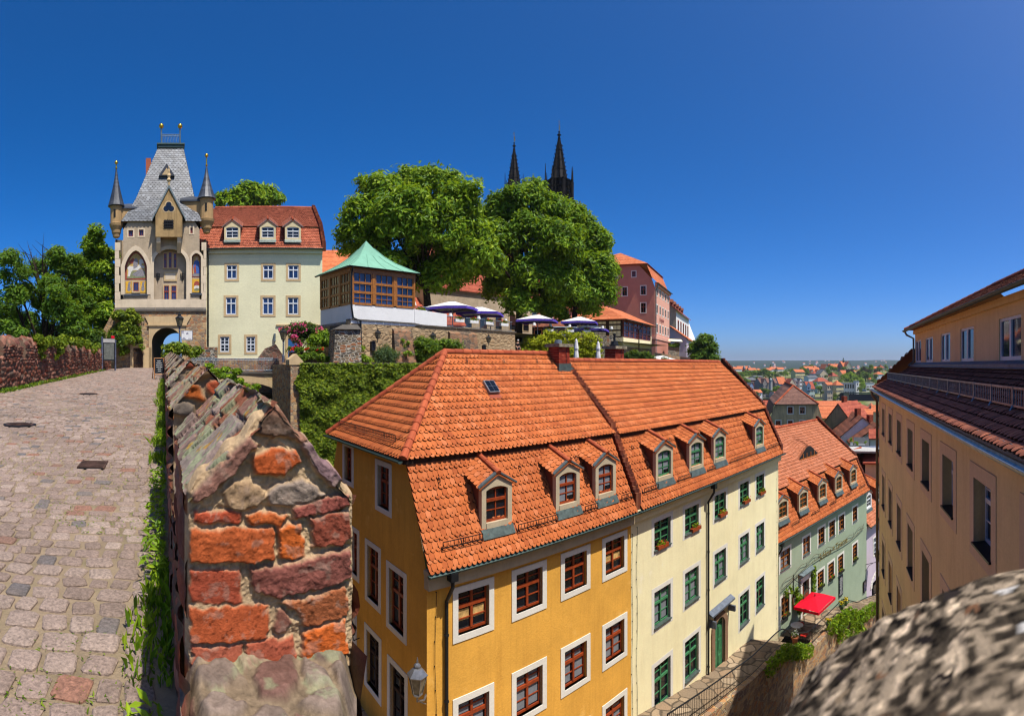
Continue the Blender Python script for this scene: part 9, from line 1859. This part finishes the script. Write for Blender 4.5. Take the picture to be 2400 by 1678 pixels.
# walker on the stairs under the creeper 
def person(label, c, face, shirt, pants, hair, hgt=1.74):
 c = np.asarray(c, float); k = hgt/1.74; u, v = dirv(face), dirv(face+pi/2); q = lambda f, s, z: Vector(tuple(c+u*f*k+v*s*k+np.array((0,0,z*k))))
 J =[('pelvis',q(0,0,.95),.145),('spine',q(.0,0,1.12),.135),('chest',q(.03,0,1.33),.155),('neck',q(.05,0,1.49),.062),('head0',q(.07,0,1.56),.075),('head',q(.08,0,1.65),.10),('crown',q(.075,0,1.73),.07),('shl',q(.03,-.19,1.40),.065),('ell',q(-.06,-.25,1.13),.045),('wrl',q(.10,-.25,.92),.032),('hal',q(.16,-.24,.85),.036),('shr',q(.03,.19,1.40),.065),('elr',q(.10,.25,1.14),.045),('wrr',q(.28,.22,.97),.032),('har',q(.33,.21,.90),.036),('hpl',q(0,-.10,.90),.095),('knl',q(.12,-.10,.50),.065),('anl',q(-.06,-.10,.09),.045),('tol',q(.10,-.11,.04),.04),('hpr',q(0,.10,.90),.095),('knr',q(.14,.10,.52),.065),('anr',q(.14,.10,.14),.045),('tor',q(.30,.11,.10),.04)]
 E =[(0,1),(1,2),(2,3),(3,4),(4,5),(5,6),(2,7),(7,8),(8,9),(9,10),(2,11),(11,12),(12,13),(13,14),(0,15),(15,16),(16,17),(17,18),(0,19),(19,20),(20,21),(21,22)]
 t = thing('person', label, 'person', c)
 def skin(nm, idx, mat, grow=0.0, sub=2):
  ed =[e for e in E if e[0]in idx and e[1]in idx]; mp ={j:i for i, j in enumerate(idx)}; me = bpy.data.meshes.new(nm); me.from_pydata([J[j][1]-Vector(tuple(c))for j in idx],[(mp[a],mp[b])for a,b in ed],[])
  o = bpy.data.objects.new(nm, me); COL.objects.link(o); o.parent = t; sk = o.modifiers.new('skin', 'SKIN'); me.skin_vertices or None
  for i, j in enumerate(idx): r = J[j][2]*k+grow; me.skin_vertices[0].data[i].radius =(r, r*.85)
  me.skin_vertices[0].data[0].use_root = True; ss = o.modifiers.new('sub', 'SUBSURF'); ss.levels = ss.render_levels = sub; me.materials.append(mat); o.modifiers['skin'].use_smooth_shade = True; return o
 def mk(o):
  dg = bpy.context.evaluated_depsgraph_get(); m2 = bpy.data.meshes.new_from_object(o.evaluated_get(dg)); o.modifiers.clear(); o.data = m2
 for o in(skin('body',list(range(23)),M['skin']), skin('shirt',[0,1,2,7,8,11,12],shirt,.018), skin('trousers',[0,15,16,17,19,20,21],pants,.016)): mk(o)
 mb = MB(); h = np.array(q(.06,0,1.69)); mb.lathe(h,[(.03,-.08),(.112,-.04),(.118,.02),(.09,.07),(.03,.095)], 12); mb.build('hair', hair, t)
 mb = MB(); hd = np.array(q(.08,0,1.65)); mb.lathe(hd+u*.10*k,[(.012,-.03),(.02,-.012),(.008,.02)], 6); mb.build('nose', M['skin'], t)
 mb = MB()
 for s in(-.035, .035): mb.lathe(hd+u*.092*k+v*s+np.array((0,0,.025)),[(.004,-.008),(.012,0),(.004,.008)], 6)
 mb.build('eyes', M['iron'], t)
 for s0, wr, ha in((-1,9,10),(1,13,14)):
  mb = MB(); w_, h_ = np.array(J[wr][1]), np.array(J[ha][1]); d =(h_-w_)/np.linalg.norm(h_-w_)
  for i in range(4): b = h_+v*(i-1.5)*.019; L =(.065, .078, .072, .055)[i]; mb.tube([b,b+d*L*.5-np.array((0,0,.008)),b+d*L-u*.015-np.array((0,0,.02))],[.009,.008,.006], 5)
  b = w_+d*.03+u*.02; mb.tube([b,b+u*.035+d*.025,b+u*.04+d*.055],[.011,.009,.007], 5); mb.build('fingers', M['skin'], t)
 mb = MB(); bk = np.array(q(-.12,0,1.22)); mb.hexa([bk+u*a+v*b+np.array((0,0,z))for z in(-.2,.2)for a,b in((-.1,-.15),(.06,-.15),(.06,.15),(-.1,.15))]); mb.build('backpack', M['iron'], t)
 return t
M['skin'] = simple('skin',(206,156,126), .6, 0, .3, .06); M['shirt_black'] = simple('black_shirt',(26,26,30), .9, 0, .1, .1); M['pants_dark'] = simple('dark_trousers',(38,40,50), .9, 0, .1, .1); M['hair_white'] = simple('white_hair',(214,210,204), .8, 0, .2, .05)
c = at(1213, 0, 53); c[2] =(HOR-796)/F_PX*53-1.76; person('white haired walker in black with a backpack at the stairs beside the creeper', c, R(150), M['shirt_black'], M['pants_dark'], M['hair_white'])
mb = MB(); c = at(1213, 0, 53); zb_ =(HOR-796)/F_PX*53-1.77
for k in range(14): u_, v_ = dirv(R(42.6)), dirv(R(132.6)); q = np.array((c[0],c[1],zb_))+v_*1.0+u_*0; b = q-u_*(k-2)*.34-np.array((0,0,k*.17)); mb.hexa([b-v_*1.6+(0,0,-.6),b+v_*.5+(0,0,-.6),b+v_*.5-u_*.36+(0,0,-.6),b-v_*1.6-u_*.36+(0,0,-.6),b-v_*1.6,b+v_*.5,b+v_*.5-u_*.36,b-v_*1.6-u_*.36])
tag(mb.build('stone_steps',M['greystone2']), 'stone stairs rising along the end of the terrace wall', 'steps')
# castle slope railing at the upper terrace 
c0, c1 = at(1275, 0, 56.8), at(1400, 0, 59.2); uu = atan2(c1[0]-c0[0], c1[1]-c0[1]); FUp = Fr(c0[:2], uu); railing('terrace_railing', 'grey steel railing above the yellow green creeper', FUp, 0, float(np.linalg.norm(c1-c0)), 0, lambda s:3.12, .95)
for k, s in enumerate((.6,3.0,5.0)): geraniums(FUp.P(s,.05,3.55), FUp, .8, 'red geranium box on the railing above the creeper, '+['left end','middle','right end'][k])
for k, (x, d)in enumerate(((1252,55.5),(1290,57.2),(1335,58),(1378,58.8),(1412,60),(1433,61))): lampshade(np.array((*at(x,0,d)[:2],3.12+.72)), 'small white shaded lamp on the upper terrace, '+['first from the stairs','second from the stairs','third from the stairs','under the bright white parasol pole','right of the bright white parasol','nearest the restaurant'][k])
# air: pale even haze over the whole scene 
mb = MB(); mb.box(-9500, 9500, -300, 9500, -80, 90); hz = mb.build('haze', M['terrain']); hm = bpy.data.materials.new('haze_air'); hm.use_nodes = True; nt = hm.node_tree; nt.nodes.remove(nt.nodes['Principled BSDF']); pvn = nt.nodes.new('ShaderNodeVolumePrincipled'); pvn.inputs['Density'].default_value = HAZE; pvn.inputs['Color'].default_value =(.72, .82, .95, 1); pvn.inputs['Anisotropy'].default_value = .2; nt.links.new(pvn.outputs[0], nt.nodes['Material Output'].inputs['Volume']); hz.data.materials.clear(); hz.data.materials.append(hm); tag(hz, 'thin blue haze over the distant valley', 'haze', kind='stuff')
